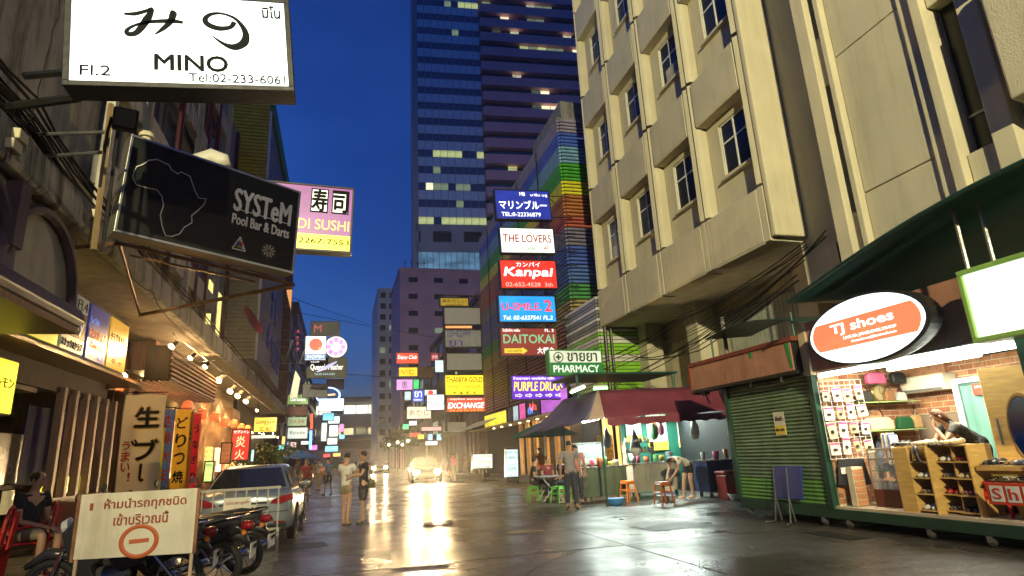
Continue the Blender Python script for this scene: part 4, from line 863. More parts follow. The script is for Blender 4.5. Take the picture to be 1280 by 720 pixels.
MB().ring((0, 0, 0), .55, .035, 28, 6, 'Y', sx=1.5).build('ring', em('neon_blue', (.25, .45, 1), 5, 0), nr); MB().tube([(-.3, 0, 0), (.5, 0, .05)], .05, 6).build('tube', em('neon_orange', (1, .35, .1), 4, 0), nr)
psign('cyan lit sign directly under the blazing blue white sign', 403, 516, 418, 526, 50, em('lit_cyan2', (.2, .6, .8), 1.1), [])
for i, (a, b2, c, d2, cl, lb) in enumerate(((410, 520, 425, 530, (.8, .95, .9), 'bright mint box sign at the head of the far left column of signs'), (401, 528, 409, 552, (.5, .6, .55), 'slim upright grey sign in the far left column'), (411, 531, 423, 546, (.85, .95, .85), 'white square sign in the middle of the far left column'), (409, 547, 422, 556, (.95, .9, .85), 'warm white sign low in the far left column'), (406, 557, 423, 565, (.2, .6, .95), 'blue lit sign at the foot of the far left column'))):
    psign(lb, a, b2, c, d2, 56, em('far_lit_%d' % i, cl, 1.3, .25, 2), [])
nt_ = thing('neon_tube_pair', 'upright red and blue neon tubes beside the stacked signs', 'neon sign', AY(389, 540, 47))
MB().tube([(0, 0, .2), (0, 0, 1.3)], .09, 8).build('red_tube', em('neon_red', 0, 3), nt_); MB().tube([(-.02, 0, -1.2), (-.02, 0, .1)], .09, 8).build('blue_tube', em('neon_blue2', (.1, .25, 1), 4, 0), nt_)
rn = thing('neon_script', 'small red vertical neon script on the dark wall left of the 24OPEN sign', 'neon sign', AY(372, 425, 44))
for k, s in enumerate('スナック'): text(s, em('neon_red2', (1, .05, .1), .9, 0), rn, (0, 0, .6-k*.42), .5, w=.22)
# lattice bracket by the 24OPEN sign
lb_ = thing('lattice_bracket', 'thin steel lattice bracket holding the 24OPEN sign off the dark wall', 'bracket')
a = AY(366, 425, 43); b = MB()
for z in (0, -1.6): b.tube([(a.x-1, 43, a.z+z), (a.x+1.1, 43, a.z+z)], .03, 5)
for k in range(4): b.tube([(a.x-1+k*.5, 43, a.z-1.6*(k % 2)), (a.x-.5+k*.5, 43, a.z-1.6*((k+1) % 2))], .02, 5)
b.build('lattice', greym, lb_)
lf = thing('lit_fascia', 'tilted pale lit awning box above the green box signs', 'sign', AY(369, 480, 44), 0); MB().prism([(-.3, -.9), (.15, -.9), (.3, .4), (0, .9)], -.3, .3, 'XZ').build('box', em('lit_peach', (1, .75, .45), .7), lf)
# ================================================================= right: shoe kiosk on castors
KX = 8.0
gsteel = mat('green_steel', (.02, .06, .04), .45, .2, dirt=.3); pinkb = mat('faded_pink_board', (.42, .20, .13), .75, var=.2, dirt=.35, dcol=(.14, .07, .04)); rustred = mat('red_edge_paint', (.22, .05, .03), .6, dirt=.4)
tubem = em('fluorescent_tube', (.95, 1, .85), 13, 0)
kk = thing('shoe_kiosk', 'wheeled green kiosk, one half a lit open shoe shop and one half shuttered', 'kiosk')
MB().b2((KX, 4.2, .13), (KX+.12, 11.45, .29)).build('base_beam', gsteel, kk, bevel=.01)
MB().b2((KX+.02, 4.2, .29), (KX+2.1, 8.9, .33)).build('floor', mat('pale_vinyl', (.5, .40, .28), .35), kk)
MB().b2((KX, 4.2, 2.62), (KX+2.2, 11.45, 2.74)).build('roof', conc2, kk)
for y in (8.86, 11.36): MB().b2((KX-.02, y, .29), (KX+.1, y+.12, 2.6)).build('post', gsteel, kk)
MB().b2((KX-.03, 5.18, .29), (KX+.1, 5.40, 2.6)).build('post', mat('teal_post', (.03, .12, .10), .4), kk)
MB().b2((KX+.1, 11.4, .2), (KX+2.1, 11.47, 2.6)).build('end_wall', gsteel, kk)
MB().b2((KX+2.1, 4.2, .2), (KX+2.16, 11.47, 2.6)).build('back_wall', mat('kiosk_back', (.30, .22, .15), .8), kk)
# roller shutter
shm = mat('shutter_green', (.19, .28, .17), .4, .3, var=.25, dirt=.3); shl = mat('shutter_lime', (.16, .36, .09), .45, .2, dirt=.3)
slat = MB().prism([(KX+.06, 0), (KX+.035, .008), (KX+.02, .03), (KX+.022, .045), (KX+.035, .060), (KX+.06, .068)], 8.99, 11.35, 'XZ').mesh('shutter_slat'); slat.materials.append(shm)
for k in range(33):
    o = ob('shutter_slat', slat, kk, (0, 0, .32+k*.068)); 
    if k < 6: o.material_slots[0].link = 'OBJECT'; o.material_slots[0].material = shl
MB().b2((KX+.0, 8.99, .28), (KX+.07, 11.35, .33)).build('shutter_foot', gsteel, kk)
nn = thing('notice', 'white and yellow paper notice taped to the green shutter', 'notice')
MB().b2((KX-.006, 9.72, 1.52), (KX+.0, 10.02, 1.95)).build('paper', mat('paper_white', (.6, .55, .45), .7), nn); MB().b2((KX-.011, 9.73, 1.53), (KX-.007, 10.01, 1.70)).build('yellow_block', mat('paper_yellow', (.7, .5, .08), .7), nn)
text('ให้เช่า', inkm, nn, (KX-.009, 9.87, 1.83), .1, (R_(90), 0, R_(-90)), w=.2); text('08-1234', inkm, nn, (KX-.014, 9.87, 1.62), .1, (R_(90), 0, R_(-90)), w=.22)
# castors
cm = MB().lathe([(0, -.025), (.05, -.025), (.06, -.015), (.06, .015), (.05, .025), (0, .025)], (0, 0, .06), 12, 'X').mesh('wheel'); cm.materials.append(mat('castor_rubber', (.05, .05, .045), .6))
for y in (11.2, 9.2, 8.65, 7.2, 6.35, 5.2):
    f_ = MB().b2((KX+.02, y-.04, .05), (KX+.1, y+.04, .14)).build('castor', greym, kk); ob('wheel', cm, f_, (KX+.06, y, 0))
# sign boards over it
sb = thing('blank_signboard', 'faded pink blank signboard with red edges and green scars over the closed shutter', 'signboard')
MB().b2((KX-.22, 8.95, 2.58), (KX+.2, 12.3, 3.2)).build('box', ironm, sb)
for i, (a, b2) in enumerate(((8.98, 9.9), (9.92, 10.9), (10.92, 12.28))): MB().b2((KX-.24, a, 2.62), (KX-.21, b2, 3.14)).build('face_panel', pinkb, sb)
MB().b2((KX-.27, 8.9, 3.14), (KX+.2, 12.34, 3.22)).b2((KX-.27, 12.28, 2.52), (KX+.2, 12.36, 3.14)).build('edge', rustred, sb)
MB().b2((KX-.26, 8.9, 2.56), (KX+.1, 12.3, 2.61)).build('lower_edge', ironm, sb)
grp = mat('green_scar', (.03, .22, .06), .6)
MB().prism([(9.12, 3.12), (9.02, 3.12), (8.99, 2.68), (9.04, 2.66)], KX-.25, KX-.243, 'YZ').build('paint_scar', grp, sb); MB().prism([(10.05, 3.13), (10.15, 3.13), (10.12, 3.0), (10.06, 3.02)], KX-.25, KX-.243, 'YZ').build('paint_scar', grp, sb)
for y in (9.5, 10.4, 11.4, 12.1): MB().tube([(KX-.1, y, 2.56), (KX-.1, y, 2.47)], .03, 6).build('hook', greym, sb)
sb2 = thing('plain_fascia', 'peeling pink fascia panel behind the oval shoe sign', 'signboard')
MB().b2((KX-.08, 4.2, 2.55), (KX, 8.72, 3.42)).build('panel', pinkb, sb2); MB().b2((KX-.13, 8.72, 2.5), (KX-.02, 8.88, 3.3)).build('edge', mat('cream_strip', (.5, .4, .25), .6), sb2)
MB().b2((KX-.1, 5.55, 2.55), (KX-.06, 5.75, 3.45)).build('edge', mat('maroon_edge', (.12, .03, .025), .5), sb2)
# oval sign
ov = thing('oval_sign', 'oval backlit sign with a red band reading TJ shoes over the open shop', 'sign', (KX-.42, 7.12, 2.98), R_(-90))
MB().lathe([(0, .18), (1.0, .18), (1.03, .12), (1.03, -.08), (.97, -.1)], n=44, axis='Y').build('housing', blackp, ov, smooth=False).scale = (1.09, 1, .50)
MB().lathe([(0, -.09), (.97, -.09), (.97, -.06), (0, -.06)], n=44, axis='Y').build('face', wht, ov).scale = (1.09, 1, .50)
pl = []; zt_ = .215
for s in (1, -1):
    for k in range(7):
        z = s*(-zt_+2*zt_*k/6); x = s*math.sqrt(max(0, 1-(z/.485)**2))*1.05; pl.append((x*.94, z))
MB().prism(pl, -.104, -.094, 'XZ').build('band', em('lit_orange_red', (.95, .18, .08), .95, .15), ov)
text('TJ shoes', whink, ov, (0, -.112, .07), .3, w=1.15, h=.18, bold=.02); text('LINE ID: JANELOVELYSHOP', whink, ov, (.12, -.112, -.08), .1, w=.95, h=.055); text('thetenicom@hotmail.com', whink, ov, (.18, -.112, -.15), .1, w=.8, h=.045, shear=.3)
for k in range(5): MB().b2((1.045, -.02-.0, -.06+k*.035), (1.075, .08, -.045+k*.035)).build('vent', greym, ov)
lbx = thing('blank_light_box', 'large blank white light box with a green frame at the right edge', 'sign', (KX-.5, 4.45, 2.9), R_(-90))
b = MB(); [b.box(c, d) for c, d in (((0, 0, .42), (2.0, .3, .06)), ((0, 0, -.42), (2.0, .3, .06)), ((-.97, 0, 0), (.06, .3, .78)), ((.97, 0, 0), (.06, .3, .78)))]; b.build('frame', mat('lime_frame', (.25, .45, .10), .4), lbx, bevel=.01)
MB().box((0, -.1, 0), (1.9, .02, .8)).build('face', em('lit_blank_white', (.82, .95, .75), 1.2, .25, 2), lbx)
# fluorescent tubes on the fascia
def tube(label, a, b, group=None, r=.03, m=None):
    t = thing('fluorescent_lamp', label, 'fluorescent lamp', (0, 0, 0), 0, group)
    a, b = Vector(a), Vector(b); up = Vector((0, 0, .055)); MB().tube([a+up, b+up], .028, 4).build('batten', whitep, t); MB().tube([a, b], r, 8).build('tube', m or tubem, t); return t
tube('shorter fluorescent tube glowing under the left end of the oval sign', (KX-.05, 8.62, 2.46), (KX-.05, 7.36, 2.46))
tube('long fluorescent tube glowing under the right end of the oval sign', (KX-.05, 7.1, 2.47), (KX-.05, 5.5, 2.47)); tube('fluorescent tube running past the right frame edge under the light box', (KX+.1, 6.1, 2.43), (KX+.1, 4.6, 2.43))
def area(name, loc, tgt, sx, sy, energy, col, parent=None):
    ld = bpy.data.lights.new(name, 'AREA'); ld.shape = 'RECTANGLE'; ld.size = sx; ld.size_y = sy; ld.energy = energy; ld.color = col
    o = bpy.data.objects.new(name, ld); COL.objects.link(o); o.location = loc; o.rotation_euler = (Vector(tgt)-Vector(loc)).to_track_quat('-Z', 'Y').to_euler(); o.parent = parent; return o
t_ = tube('fluorescent tube on the ceiling inside the shoe shop', (KX+1.0, 8.2, 2.5), (KX+1.0, 6.6, 2.5)); area('tube_light', (KX+1.0, 7.2, 2.42), (KX+1.0, 7.2, 0), 1.2, .3, 40, (1, .93, .72), t_)
t_ = tube('second ceiling tube inside the shoe shop near the entrance', (KX+.45, 8.2, 2.52), (KX+.45, 5.6, 2.52)); area('tube_light', (KX+.3, 7.6, 2.42), (KX+1.3, 8.4, .8), 1.2, .3, 32, (1, .93, .72), t_)
# brick-papered end wall, real bricks
ew = thing('brick_partition', 'end wall of orange bricks with pale joints inside the shoe shop', 'wall')
MB().b2((KX+.1, 8.84, .33), (KX+2.1, 8.9, 2.6)).build('mortar', mat('mortar', (.62, .52, .36), .8), ew)
bks = [mat('brick_%d' % i, c, .75, var=.3, scale=9) for i, c in enumerate(((.42, .18, .08), (.50, .24, .11), (.36, .14, .07), (.46, .20, .08)))]
bme = MB().b2((0, -.012, 0), (.2, 0, .078)).mesh('brick'); bme.materials.append(bks[0]); br = random.Random(4)
for r in range(24):
    x = KX+.1 - (.11 if r % 2 else 0)
    while x < KX+2.05:
        x0 = max(x, KX+.1); o = ob('brick', bme, ew, (x0, 8.84, .36+r*.094)); o.scale = (min(1, (min(x+.2, KX+2.09)-x0)/.2), 1+br.uniform(-.3, .3), 1); o.material_slots[0].link = 'OBJECT'; o.material_slots[0].material = br.choice(bks); x += .222
MB().b2((KX+2.0, 8.0, 2.35), (KX+2.1, 8.84, 2.6)).build('header', bks[1], ew)
bm2 = MB().b2((0, 0, 0), (.012, .2, .078)).mesh('brick'); bm2.materials.append(bks[0])
MB().b2((KX+2.08, 5.0, 1.75), (KX+2.1, 8.84, 2.6)).build('mortar', mat('mortar', 0), ew)
for r in range(9):
    for k in range(17):
        o = ob('brick', bm2, ew, (KX+2.065, 5.02+k*.222+(.11 if r % 2 else 0), 1.77+r*.094)); o.material_slots[0].link = 'OBJECT'; o.material_slots[0].material = br.choice(bks)
# wire rack with carded goods
rk2 = thing('wire_rack', 'white wire grid rack hung with carded accessories at the left of the shop', 'rack')
a0 = Vector((KX+.02, 8.78, 0)); b0 = Vector((KX+.62, 8.45, 0)); b = MB(); dv = (b0-a0)
for k in range(9): p = a0+dv*k/8; b.tube([p+Vector((0, 0, 1.08)), p+Vector((0, 0, 2.38))], .005, 4)
for k in range(16): z = 1.08+k*.0866; b.tube([a0+Vector((0, 0, z)), b0+Vector((0, 0, z))], .005, 4)
b.build('grid', whitep, rk2)
cds = [mat('card_%d' % i, c, .5, var=.5, scale=14) for i, c in enumerate(((.7, .68, .6), (.62, .56, .35), (.65, .55, .5), (.55, .35, .4), (.4, .3, .2), (.68, .65, .55)))]
cme = MB().b2((-.065, -.012, -.11), (.065, .0, .11)).mesh('card'); cme.materials.append(cds[0]); hdm = MB().b2((-.06, -.016, .07), (.06, -.012, .10)).mesh('header'); hdm.materials.append(mat('magenta_strip', (.5, .05, .2), .5)); gdm = MB().lathe([(0, -.03), (.03, -.02), (.03, .01), (0, .02)], (0, -.02, -.01), 8, 'Z').mesh('trinket'); gdm.materials.append(mat('dark_trinket', (.05, .04, .04), .3))
for r in range(4):
    for k in range(4):
        p = a0+dv*(k+.5)/4; o = ob('card', cme, rk2, (p.x, p.y-.02-.012*(k % 2), 2.14-r*.29+br.uniform(-.025, .02)), (0, br.uniform(-.12, .12), math.atan2(dv.y, dv.x))); o.scale = (br.uniform(.75, 1.25), 1, br.uniform(.8, 1.3)); o.material_slots[0].link = 'OBJECT'; o.material_slots[0].material = br.choice(cds)
        ob('header', hdm, o); ob('trinket', gdm, o)
jn = thing('hanging_shorts', 'pair of black denim shorts hung below the wire rack', 'shorts', (KX+.12, 8.72, .98), R_(-28))
MB().prism([(-.02, .1), (.38, .1), (.44, -.32), (.22, -.34), (.19, -.1), (.15, -.34), (-.08, -.32)], -.02, .03, 'XZ').build('denim', mat('black_denim', (.02, .02, .022), .85), jn, bevel=.01); MB().b2((.0, -.03, -.14), (.09, -.022, -.04)).build('tag', cds[0], jn)
bsp = thing('brick_pillar', 'low brick patterned pillar below the hanging shorts', 'pillar')
MB().b2((KX+.14, 8.5, .34), (KX+.36, 8.62, .95)).build('core', mat('mortar', 0), bsp)
for r in range(6):
    for k in range(1): o = ob('brick', bme, bsp, (KX+.15, 8.5, .35+r*.097)); o.scale = (1.0, 1, 1)
# glass counter
gc = thing('glass_counter', 'glass display counter with trinket trays between the rack and the shoe shelves', 'counter')
cy0, cy1, cx0, cx1 = 7.62, 8.35, KX+.35, KX+.85
MB().b2((cx0, cy0, .34), (cx1, cy1, .60)).build('plinth', mat('dark_red_wood', (.10, .03, .02), .4), gc)
b = MB(); [b.b2((x, y, .6), (x+.02, y+.02, 1.22)) for x in (cx0, cx1-.02) for y in (cy0, cy1-.02)]; b.b2((cx0, cy0, 1.2), (cx1, cy1, 1.23)).b2((cx0, cy0, 1.05), (cx0+.02, cy1, 1.08)); b.build('frame', alum, gc)
MB().b2((cx0+.02, cy0+.02, .88), (cx1-.02, cy1-.02, .895)).build('shelf', mat('lime_glass', (.3, .42, .15), .15), gc)
for i in range(7): MB().b2((cx0+.06, cy0+.05+i*.093, .90), (cx0+.2, cy0+.12+i*.093, .90+.05+.02*(i % 3))).build('trinket_tray', cds[i % 4], gc)
for i in range(6): MB().b2((cx0+.06, cy0+.06+i*.11, .61), (cx0+.24, cy0+.15+i*.11, .70+.02*(i % 2))).build('trinket_tray', cds[(i+1) % 4], gc)
MB().b2((cx0+.003, cy0+.022, .6), (cx0+.006, cy1-.022, 1.2)).build('glass_front', glass('thin_glass', (.6, .7, .65), .03, .18), gc)
bks_ = thing('magazine_row', 'row of upright magazines standing on the glass counter', 'magazines', (cx0+.12, 7.95, 1.235))
for i in range(6): MB().b2((0, i*.03, 0), (.16, i*.03+.022, .19+.02*(i % 3))).build('magazine', [cds[0], mat('mag_blue', (.08, .12, .4), .4), cds[1]][i % 3], bks_)
# wooden pigeonhole shelf, stepped
wd = mat('pine_board', (.62, .38, .12), .4, var=.2, scale=4, stretch=(1, 1, 6)); ps = thing('pigeonhole_shelf', 'pine pigeonhole shelf with three stepped columns of shoes at the shop front', 'shelf')
cols = [(7.36, 7.06, KX+.10, 4), (7.06, 6.78, KX+.24, 4), (6.78, 6.50, KX+.16, 4)]
MB().b2((KX+.10, 7.36, .33), (KX+.62, 7.62, 1.24)).build('cabinet_side', wd, ps, bevel=.004)
SHZ = []
for ci, (ya, yb, x0, n) in enumerate(cols):
    for y in (ya, ): MB().b2((x0, yb-.01, .33), (KX+.6, yb+.01, 1.26)).build('divider', wd, ps)
    MB().b2((KX+.58, yb, .33), (KX+.6, ya, 1.24)).build('back', wd, ps)
    for k in range(5): z = .36+k*.22; MB().b2((x0, yb+.012, z), (KX+.575, ya-.012, z+.018)).build('board', wd, ps); SHZ.append((x0+.1, (ya+yb)/2, z+.018, ci, k))
# shoes
def shoe(name, p, rz, col, parent, kind=0, s=1.0):
    b = MB(); L_ = .24*s
    sole = [(-.5, -.16), (-.3, -.19), (.1, -.2), (.35, -.18), (.5, -.05), (.5, .08), (.35, .18), (.1, .17), (-.3, .16), (-.5, .13)]
    b.prism([(x*L_, y*L_) for x, y in sole], 0, .012, 'XY')
    o = b.build('sole', mat('shoe_sole', (.12, .08, .05), .6), parent); 
    u = MB()
    if kind == 0: u.tube([(-.5*L_, 0, .05), (-.35*L_, 0, .05), (-.05*L_, 0, .032), (.25*L_, 0, .028), (.47*L_, 0, .018)], [.028*s, .036*s, .030*s, .036*s, .016*s], 8)
    else:
        for x in (.05, .3): u.tube([(x*L_, -.19*L_, .01), (x*L_+.01, -.1*L_, .045), (x*L_+.01, .1*L_, .045), (x*L_, .17*L_, .01)], .008, 5)
        u.tube([(-.4*L_, -.15*L_, .01), (-.45*L_, 0, .06), (-.4*L_, .13*L_, .01)], .006, 5)
    u2 = u.build('upper', col, parent, smooth=True)
    for q in (o, u2): q.location = p; q.rotation_euler = (0, 0, rz)
scol = {'black': mat('shoe_black', (.02, .02, .02), .3), 'white': mat('shoe_white', (.6, .57, .5), .4), 'red': mat('shoe_red', (.4, .03, .03), .3), 'beige': mat('shoe_beige', (.5, .36, .2), .4), 'grey': mat('shoe_grey', (.2, .2, .2), .4), 'pink': mat('shoe_pink', (.6, .2, .25), .4)}
sn = {0: 'left', 1: 'middle', 2: 'right'}; sr = {0: 'bottom', 1: 'third', 2: 'second', 3: 'top', 4: 'open top'}
def pair(p, c, kind, label, rz=R_(180), par=.11, dz=0):
    t = thing('pair_of_shoes', label, 'shoes', p, rz)
    for s in (-.5, .5): shoe('shoe', (0, s*par, 0), R_(4*s), scol[c], t, kind, 1.08)
pc = ['white', 'beige', 'white', 'red', 'grey', 'red', 'grey', 'white', 'black', 'pink', 'beige', 'red', 'white', 'black', 'pink']
for i, (x, y, z, ci, k) in enumerate(SHZ):
    if k == 4: continue
    c = pc[(ci*4+k) % len(pc)]; pair((x+.03, y, z), c, (ci+k) % 2, '%s %s in the %s row of the %s pigeonhole column' % (c, 'sandals' if (ci+k) % 2 else 'flats', sr[k], sn[ci]))
for i in range(5): pair((KX+.25, 7.56-i*.21, 1.262), ['black', 'white', 'beige', 'white', 'beige'][i], i % 2, ['striped black sandals nearest the glass counter on the pine shelf top', 'pale sandals second along the pine shelf top', 'tan flats in the middle of the pine shelf top', 'cream sandals fourth along the pine shelf top', 'beige flats at the right end of the pine shelf top'][i])
hb_ = thing('black_slingbacks', 'black strappy heels hanging over the top left pigeonhole', 'shoes', (KX+.1, 7.2, 1.12)); MB().tube([(0, 0, .14), (-.03, -.02, .02), (-.02, -.04, -.08), (0, -.1, -.12)], [.02, .03, .025, .01], 8).build('upper', scol['black'], hb_, smooth=True); MB().tube([(0, .04, .14), (-.03, .03, .0), (-.01, .06, -.1)], .008, 5).build('strap', scol['black'], hb_)
# shelf of bags and a clock on the brick wall
bs = thing('bag_shelf', 'thin glass shelves with brackets on the brick wall', 'shelf')
for z in (1.50, 1.98): MB().b2((KX+.6, 8.5, z), (KX+1.9, 8.83, z+.015)).build('board', mat('lime_glass', 0), bs)
def bag(name, p, w, h, m, label, cat='handbag', flap=True):
    t = thing(name, label, cat, p); b = MB(); b.prism([(-w*.5, 0), (w*.5, 0), (w*.47, h*.7), (w*.36, h*.95), (-w*.36, h*.95), (-w*.47, h*.7)], -.05, .05, 'XZ'); b.build('body', m, t, bevel=.025)
    if flap: MB().ring((0, 0, h), w*.25, .008, 16, 5, 'Y').build('handle', blackp, t)
bag('cream_bag', (KX+1.0, 8.65, 1.52), .68, .22, mat('cream_leather', (.62, .52, .30), .45), 'long cream handbag on the lower glass shelf')
bag('green_clutch', (KX+1.55, 8.6, 1.52), .34, .22, mat('green_leather', (.015, .08, .03), .3), 'dark green studded clutch beside the cream handbag', flap=False)
bag('black_purse', (KX+.85, 8.65, 2.0), .32, .2, mat('black_leather', (.03, .03, .025), .35), 'small dark purse left of the round clock-like bag')
ck = thing('clock', 'round brass rimmed clock propped on the upper shelf', 'clock', (KX+1.2, 8.68, 2.15)); MB().lathe([(0, -.03), (.14, -.03), (.16, 0), (.16, .03), (0, .03)], n=24, axis='Y').build('rim', mat('brass', (.35, .25, .08), .3, .8), ck); MB().lathe([(0, -.034), (.12, -.034), (.12, -.031)], n=24, axis='Y').build('dial', mat('dial', (.3, .25, .12), .5), ck); MB().tube([(0, -.04, .09), (0, -.04, 0), (.06, -.04, -.03)], .006, 4).build('hands', blackp, ck)
bag('handbag', (KX+1.0, 8.5, 2.3), .4, .2, mat('pink_leather', (.5, .08, .16), .4), 'pink bag hung high under the fluorescent tube'); bag('handbag', (KX+1.5, 8.5, 2.3), .3, .2, blackp, 'black bag hung high beside the pink one', flap=False)
at = thing('wall_air_conditioner', 'cream wall air conditioner high on the back wall of the shoe shop', 'air conditioner'); MB().b2((KX+1.72, 7.85, 2.12), (KX+2.05, 8.7, 2.40)).build('case', mat('ac_cream', (.6, .55, .42), .4), at, bevel=.03); MB().b2((KX+1.70, 7.9, 2.14), (KX+1.75, 8.65, 2.17)).build('louvre', greym, at)
# sliding door, curtain, sticker
sd_ = thing('sliding_door', 'white framed sliding glass door with a green curtain at the back of the shop', 'door')
for y in (7.78, 6.5): MB().b2((KX+1.9, y, .33), (KX+1.98, y+.09, 2.2)).build('frame', whitep, sd_)
MB().b2((KX+1.9, 6.5, 2.2), (KX+1.98, 7.87, 2.28)).build('frame', whitep, sd_); MB().b2((KX+1.93, 6.59, .33), (KX+1.945, 7.78, 2.2)).build('glass', glass('door_glass', (.05, .13, .12), .08), sd_)
b = MB(); vs = [(KX+1.90+.02*math.sin(k*1.5), 6.62+k*.058, z) for k in range(20) for z in (.9, 2.15)]; b.add(vs, [(2*k, 2*k+1, 2*k+3, 2*k+2) for k in range(19)]).build('curtain', mat('sea_green_curtain', (.12, .26, .22), .8), sd_, smooth=True)
MB().b2((KX+1.86, 6.7, 1.98), (KX+1.87, 7.5, 2.16)).build('sticker', mat('red_sticker', (.6, .06, .04), .4), sd_); text('LINE ID: JANELOVELY', mat('white_print', (.7, .7, .65), .5), sd_, (KX+1.855, 7.1, 2.10), .1, (R_(90), 0, R_(-90)), w=.7, h=.05); text('thetenicom@hotmail.com', mat('white_print', 0), sd_, (KX+1.855, 7.05, 2.03), .1, (R_(90), 0, R_(-90)), w=.6, h=.04)
# wardrobe with oval mirror
wr = thing('wardrobe', 'light wooden wardrobe door with an oval mirror at the right of the shop', 'wardrobe', (KX+1.0, 6.1, .33), R_(-62))
b = MB().prism([(x, z) for x, z in ((-.5, 0), (.5, 0), (.5, 1.95), (-.5, 1.95))], 0, .3, 'XZ').build('body', wd, wr, bevel=.01)
b = MB(); b.ring((-.12, -.005, 1.1), .30, .02, 28, 6, 'Y', sx=.6); r_ = b.build('mirror_frame', mat('dark_oak', (.25, .13, .04), .4), wr); r_.scale = (1, 1, 1.5); r_.location = (0, 0, -.55)
m_ = MB().lathe([(0, -.006), (.29, -.006), (.29, -.001)], n=28, axis='Y').build('mirror', mat('mirror_glass', (.8, .8, .75), .03, 1, bump=0), wr); m_.scale = (.6, 1, 1.5); m_.location = (-.12, 0, 1.1)
MB().b2((-.42, -.02, .9), (-.395, 0, 1.25)).build('handle', greym, wr)
# display table with shoes, boxes, sign and red stool
dt = thing('display_table', 'wooden display table of sandals with a red shoes sign at the right frame edge', 'table')
MB().b2((KX+.2, 5.0, .92), (KX+.9, 6.45, .98)).build('top', wd, dt); MB().b2((KX+.25, 5.0, .6), (KX+.8, 6.3, .92)).build('tray', mat('straw', (.5, .35, .08), .7, bump=.8, bscale=60), dt)
MB().b2((KX+.3, 5.0, .34), (KX+.8, 6.1, .58)).build('crate', mat('olive_box', (.25, .22, .06), .7), dt)
for i in range(6): pair((KX+.38+.02*(i % 2), 6.32-i*.2, .985), ['black', 'beige', 'grey', 'beige', 'black', 'white'][i], i % 2, ['dark sandals at the left end of the display table', 'beige flats second on the display table', 'grey flats third on the display table', 'beige sandals in the middle of the display table', 'black flats fifth on the display table', 'white sandals by the frame edge on the display table'][i])
for i in range(5): pair((KX+.27, 6.2-i*.17, .80), ['black', 'white', 'black', 'red', 'grey'][i], 1, ['black sandals hung first on the front of the display table', 'white sandals hung second on the front of the display table', 'black sandals hung third on the front of the display table', 'red sandals hung fourth on the front of the display table', 'grey sandals hung last on the front of the display table'][i])
sg = thing('shoes_placard', 'red placard with cut-out white letters spelling shoes', 'sign', (KX-.02, 5.65, .66), R_(-90)); MB().box((0, 0, 0), (1.1, .03, .26)).build('board', mat('red_board', (.55, .05, .02), .4), sg)
wpr = mat('white_print', 0)
for i, c in enumerate('shoes'): MB().box((-.42+i*.2, -.018, 0), (.16, .006, .19)).build('letter_tile', wpr, sg); text(c.upper() if c in 's' else c, mat('red_board', 0), sg, (-.42+i*.2, -.024, 0), .2, w=.1, h=.13, bold=.02)
def stool(label, p, m, rz=0, h=.45, s=.30, name='plastic_stool', group=None, open_=True):
    t = thing(name, label, 'stool', p, rz, group); top = s*.8
    MB().box((0, 0, h-.015), (top, top, .03)).build('seat', m, t, bevel=.012)
    for sx in (-1, 1):
        for sy in (-1, 1):
            MB().tube([(sx*top*.42, sy*top*.42, h-.03), (sx*s*.5, sy*s*.5, 0)], [.028, .022], 4).build('leg', m, t)
    b = MB()
    for (a, c) in (((-1, -1), (1, -1)), ((1, -1), (1, 1)), ((1, 1), (-1, 1)), ((-1, 1), (-1, -1))):
        b.tube([(a[0]*s*.45, a[1]*s*.45, h*.55), (c[0]*s*.45, c[1]*s*.45, h*.55)], .014, 4); b.tube([(a[0]*top*.45, a[1]*top*.45, h-.06), (c[0]*top*.45, c[1]*top*.45, h-.06)], .03, 4)
    b.build('rail', m, t); return t
redp = mat('red_plastic', (.45, .02, .015), .35); orp = mat('orange_plastic', (.75, .20, .01), .35); pkp = mat('pink_plastic', (.75, .12, .25), .35); grp_ = mat('green_plastic', (.10, .40, .05), .35); blp = mat('blue_plastic', (.03, .08, .35), .35)
stool('red stool standing in the shoe shop beside the pigeonhole shelf', (KX+.45, 6.42, .33), redp, .3)
# folded blue table leaning on the shutter
ft = thing('folding_table', 'blue topped folding table stood on edge against the green shutter', 'table', (KX-.16, 9.85, 0), R_(-90))
o = MB().b2((-.38, 0, .40), (.38, .03, .98)).build('top', mat('blue_top', (.02, .04, .20), .35), ft, bevel=.01); o.rotation_euler = (R_(-8), 0, 0)
for s in (-.18, .18): MB().tube([(s, -.02, .95), (s, -.06, .45), (s*1.1, -.12, .02), (s*1.6, -.28, .01)], .012, 6).build('leg', greym, ft); MB().tube([(s-.04, -.04, .5), (s-.06, .05, .02)], .012, 6).build('leg', greym, ft)
# green awning above the kiosk
ga = thing('green_awning', 'big curved dark green tarpaulin awning on thin posts over the shoe kiosk', 'awning'); gt = mat('green_tarp', (.012, .11, .07), .55, var=.2)
b = MB(); vs = []; n = 16
for i in range(n+1):
    t = i/n; y = 8.1-5.2*t; z = 3.62+.62*math.sin(min(1, t*1.25)*math.pi/2)
    for x in (7.1, 8.6, 10.3): vs.append((x, y, z+(.12 if x == 8.6 else 0)))
b.add(vs, [(3*i+k, 3*i+k+1, 3*i+k+4, 3*i+k+3) for i in range(n) for k in (0, 1)]); o = b.build('tarpaulin', gt, ga, smooth=True); md = o.modifiers.new('thick', 'SOLIDIFY'); md.thickness = .02
MB().tube([vs[i*3] for i in range(n+1)], .03, 6).build('edge_pipe', gsteel, ga)
for y, x in ((5.35, 7.45), (5.15, 7.62)): MB().tube([(x, y, 3.3), (x, y, 4.15)], .025, 6).build('post', alum, ga)
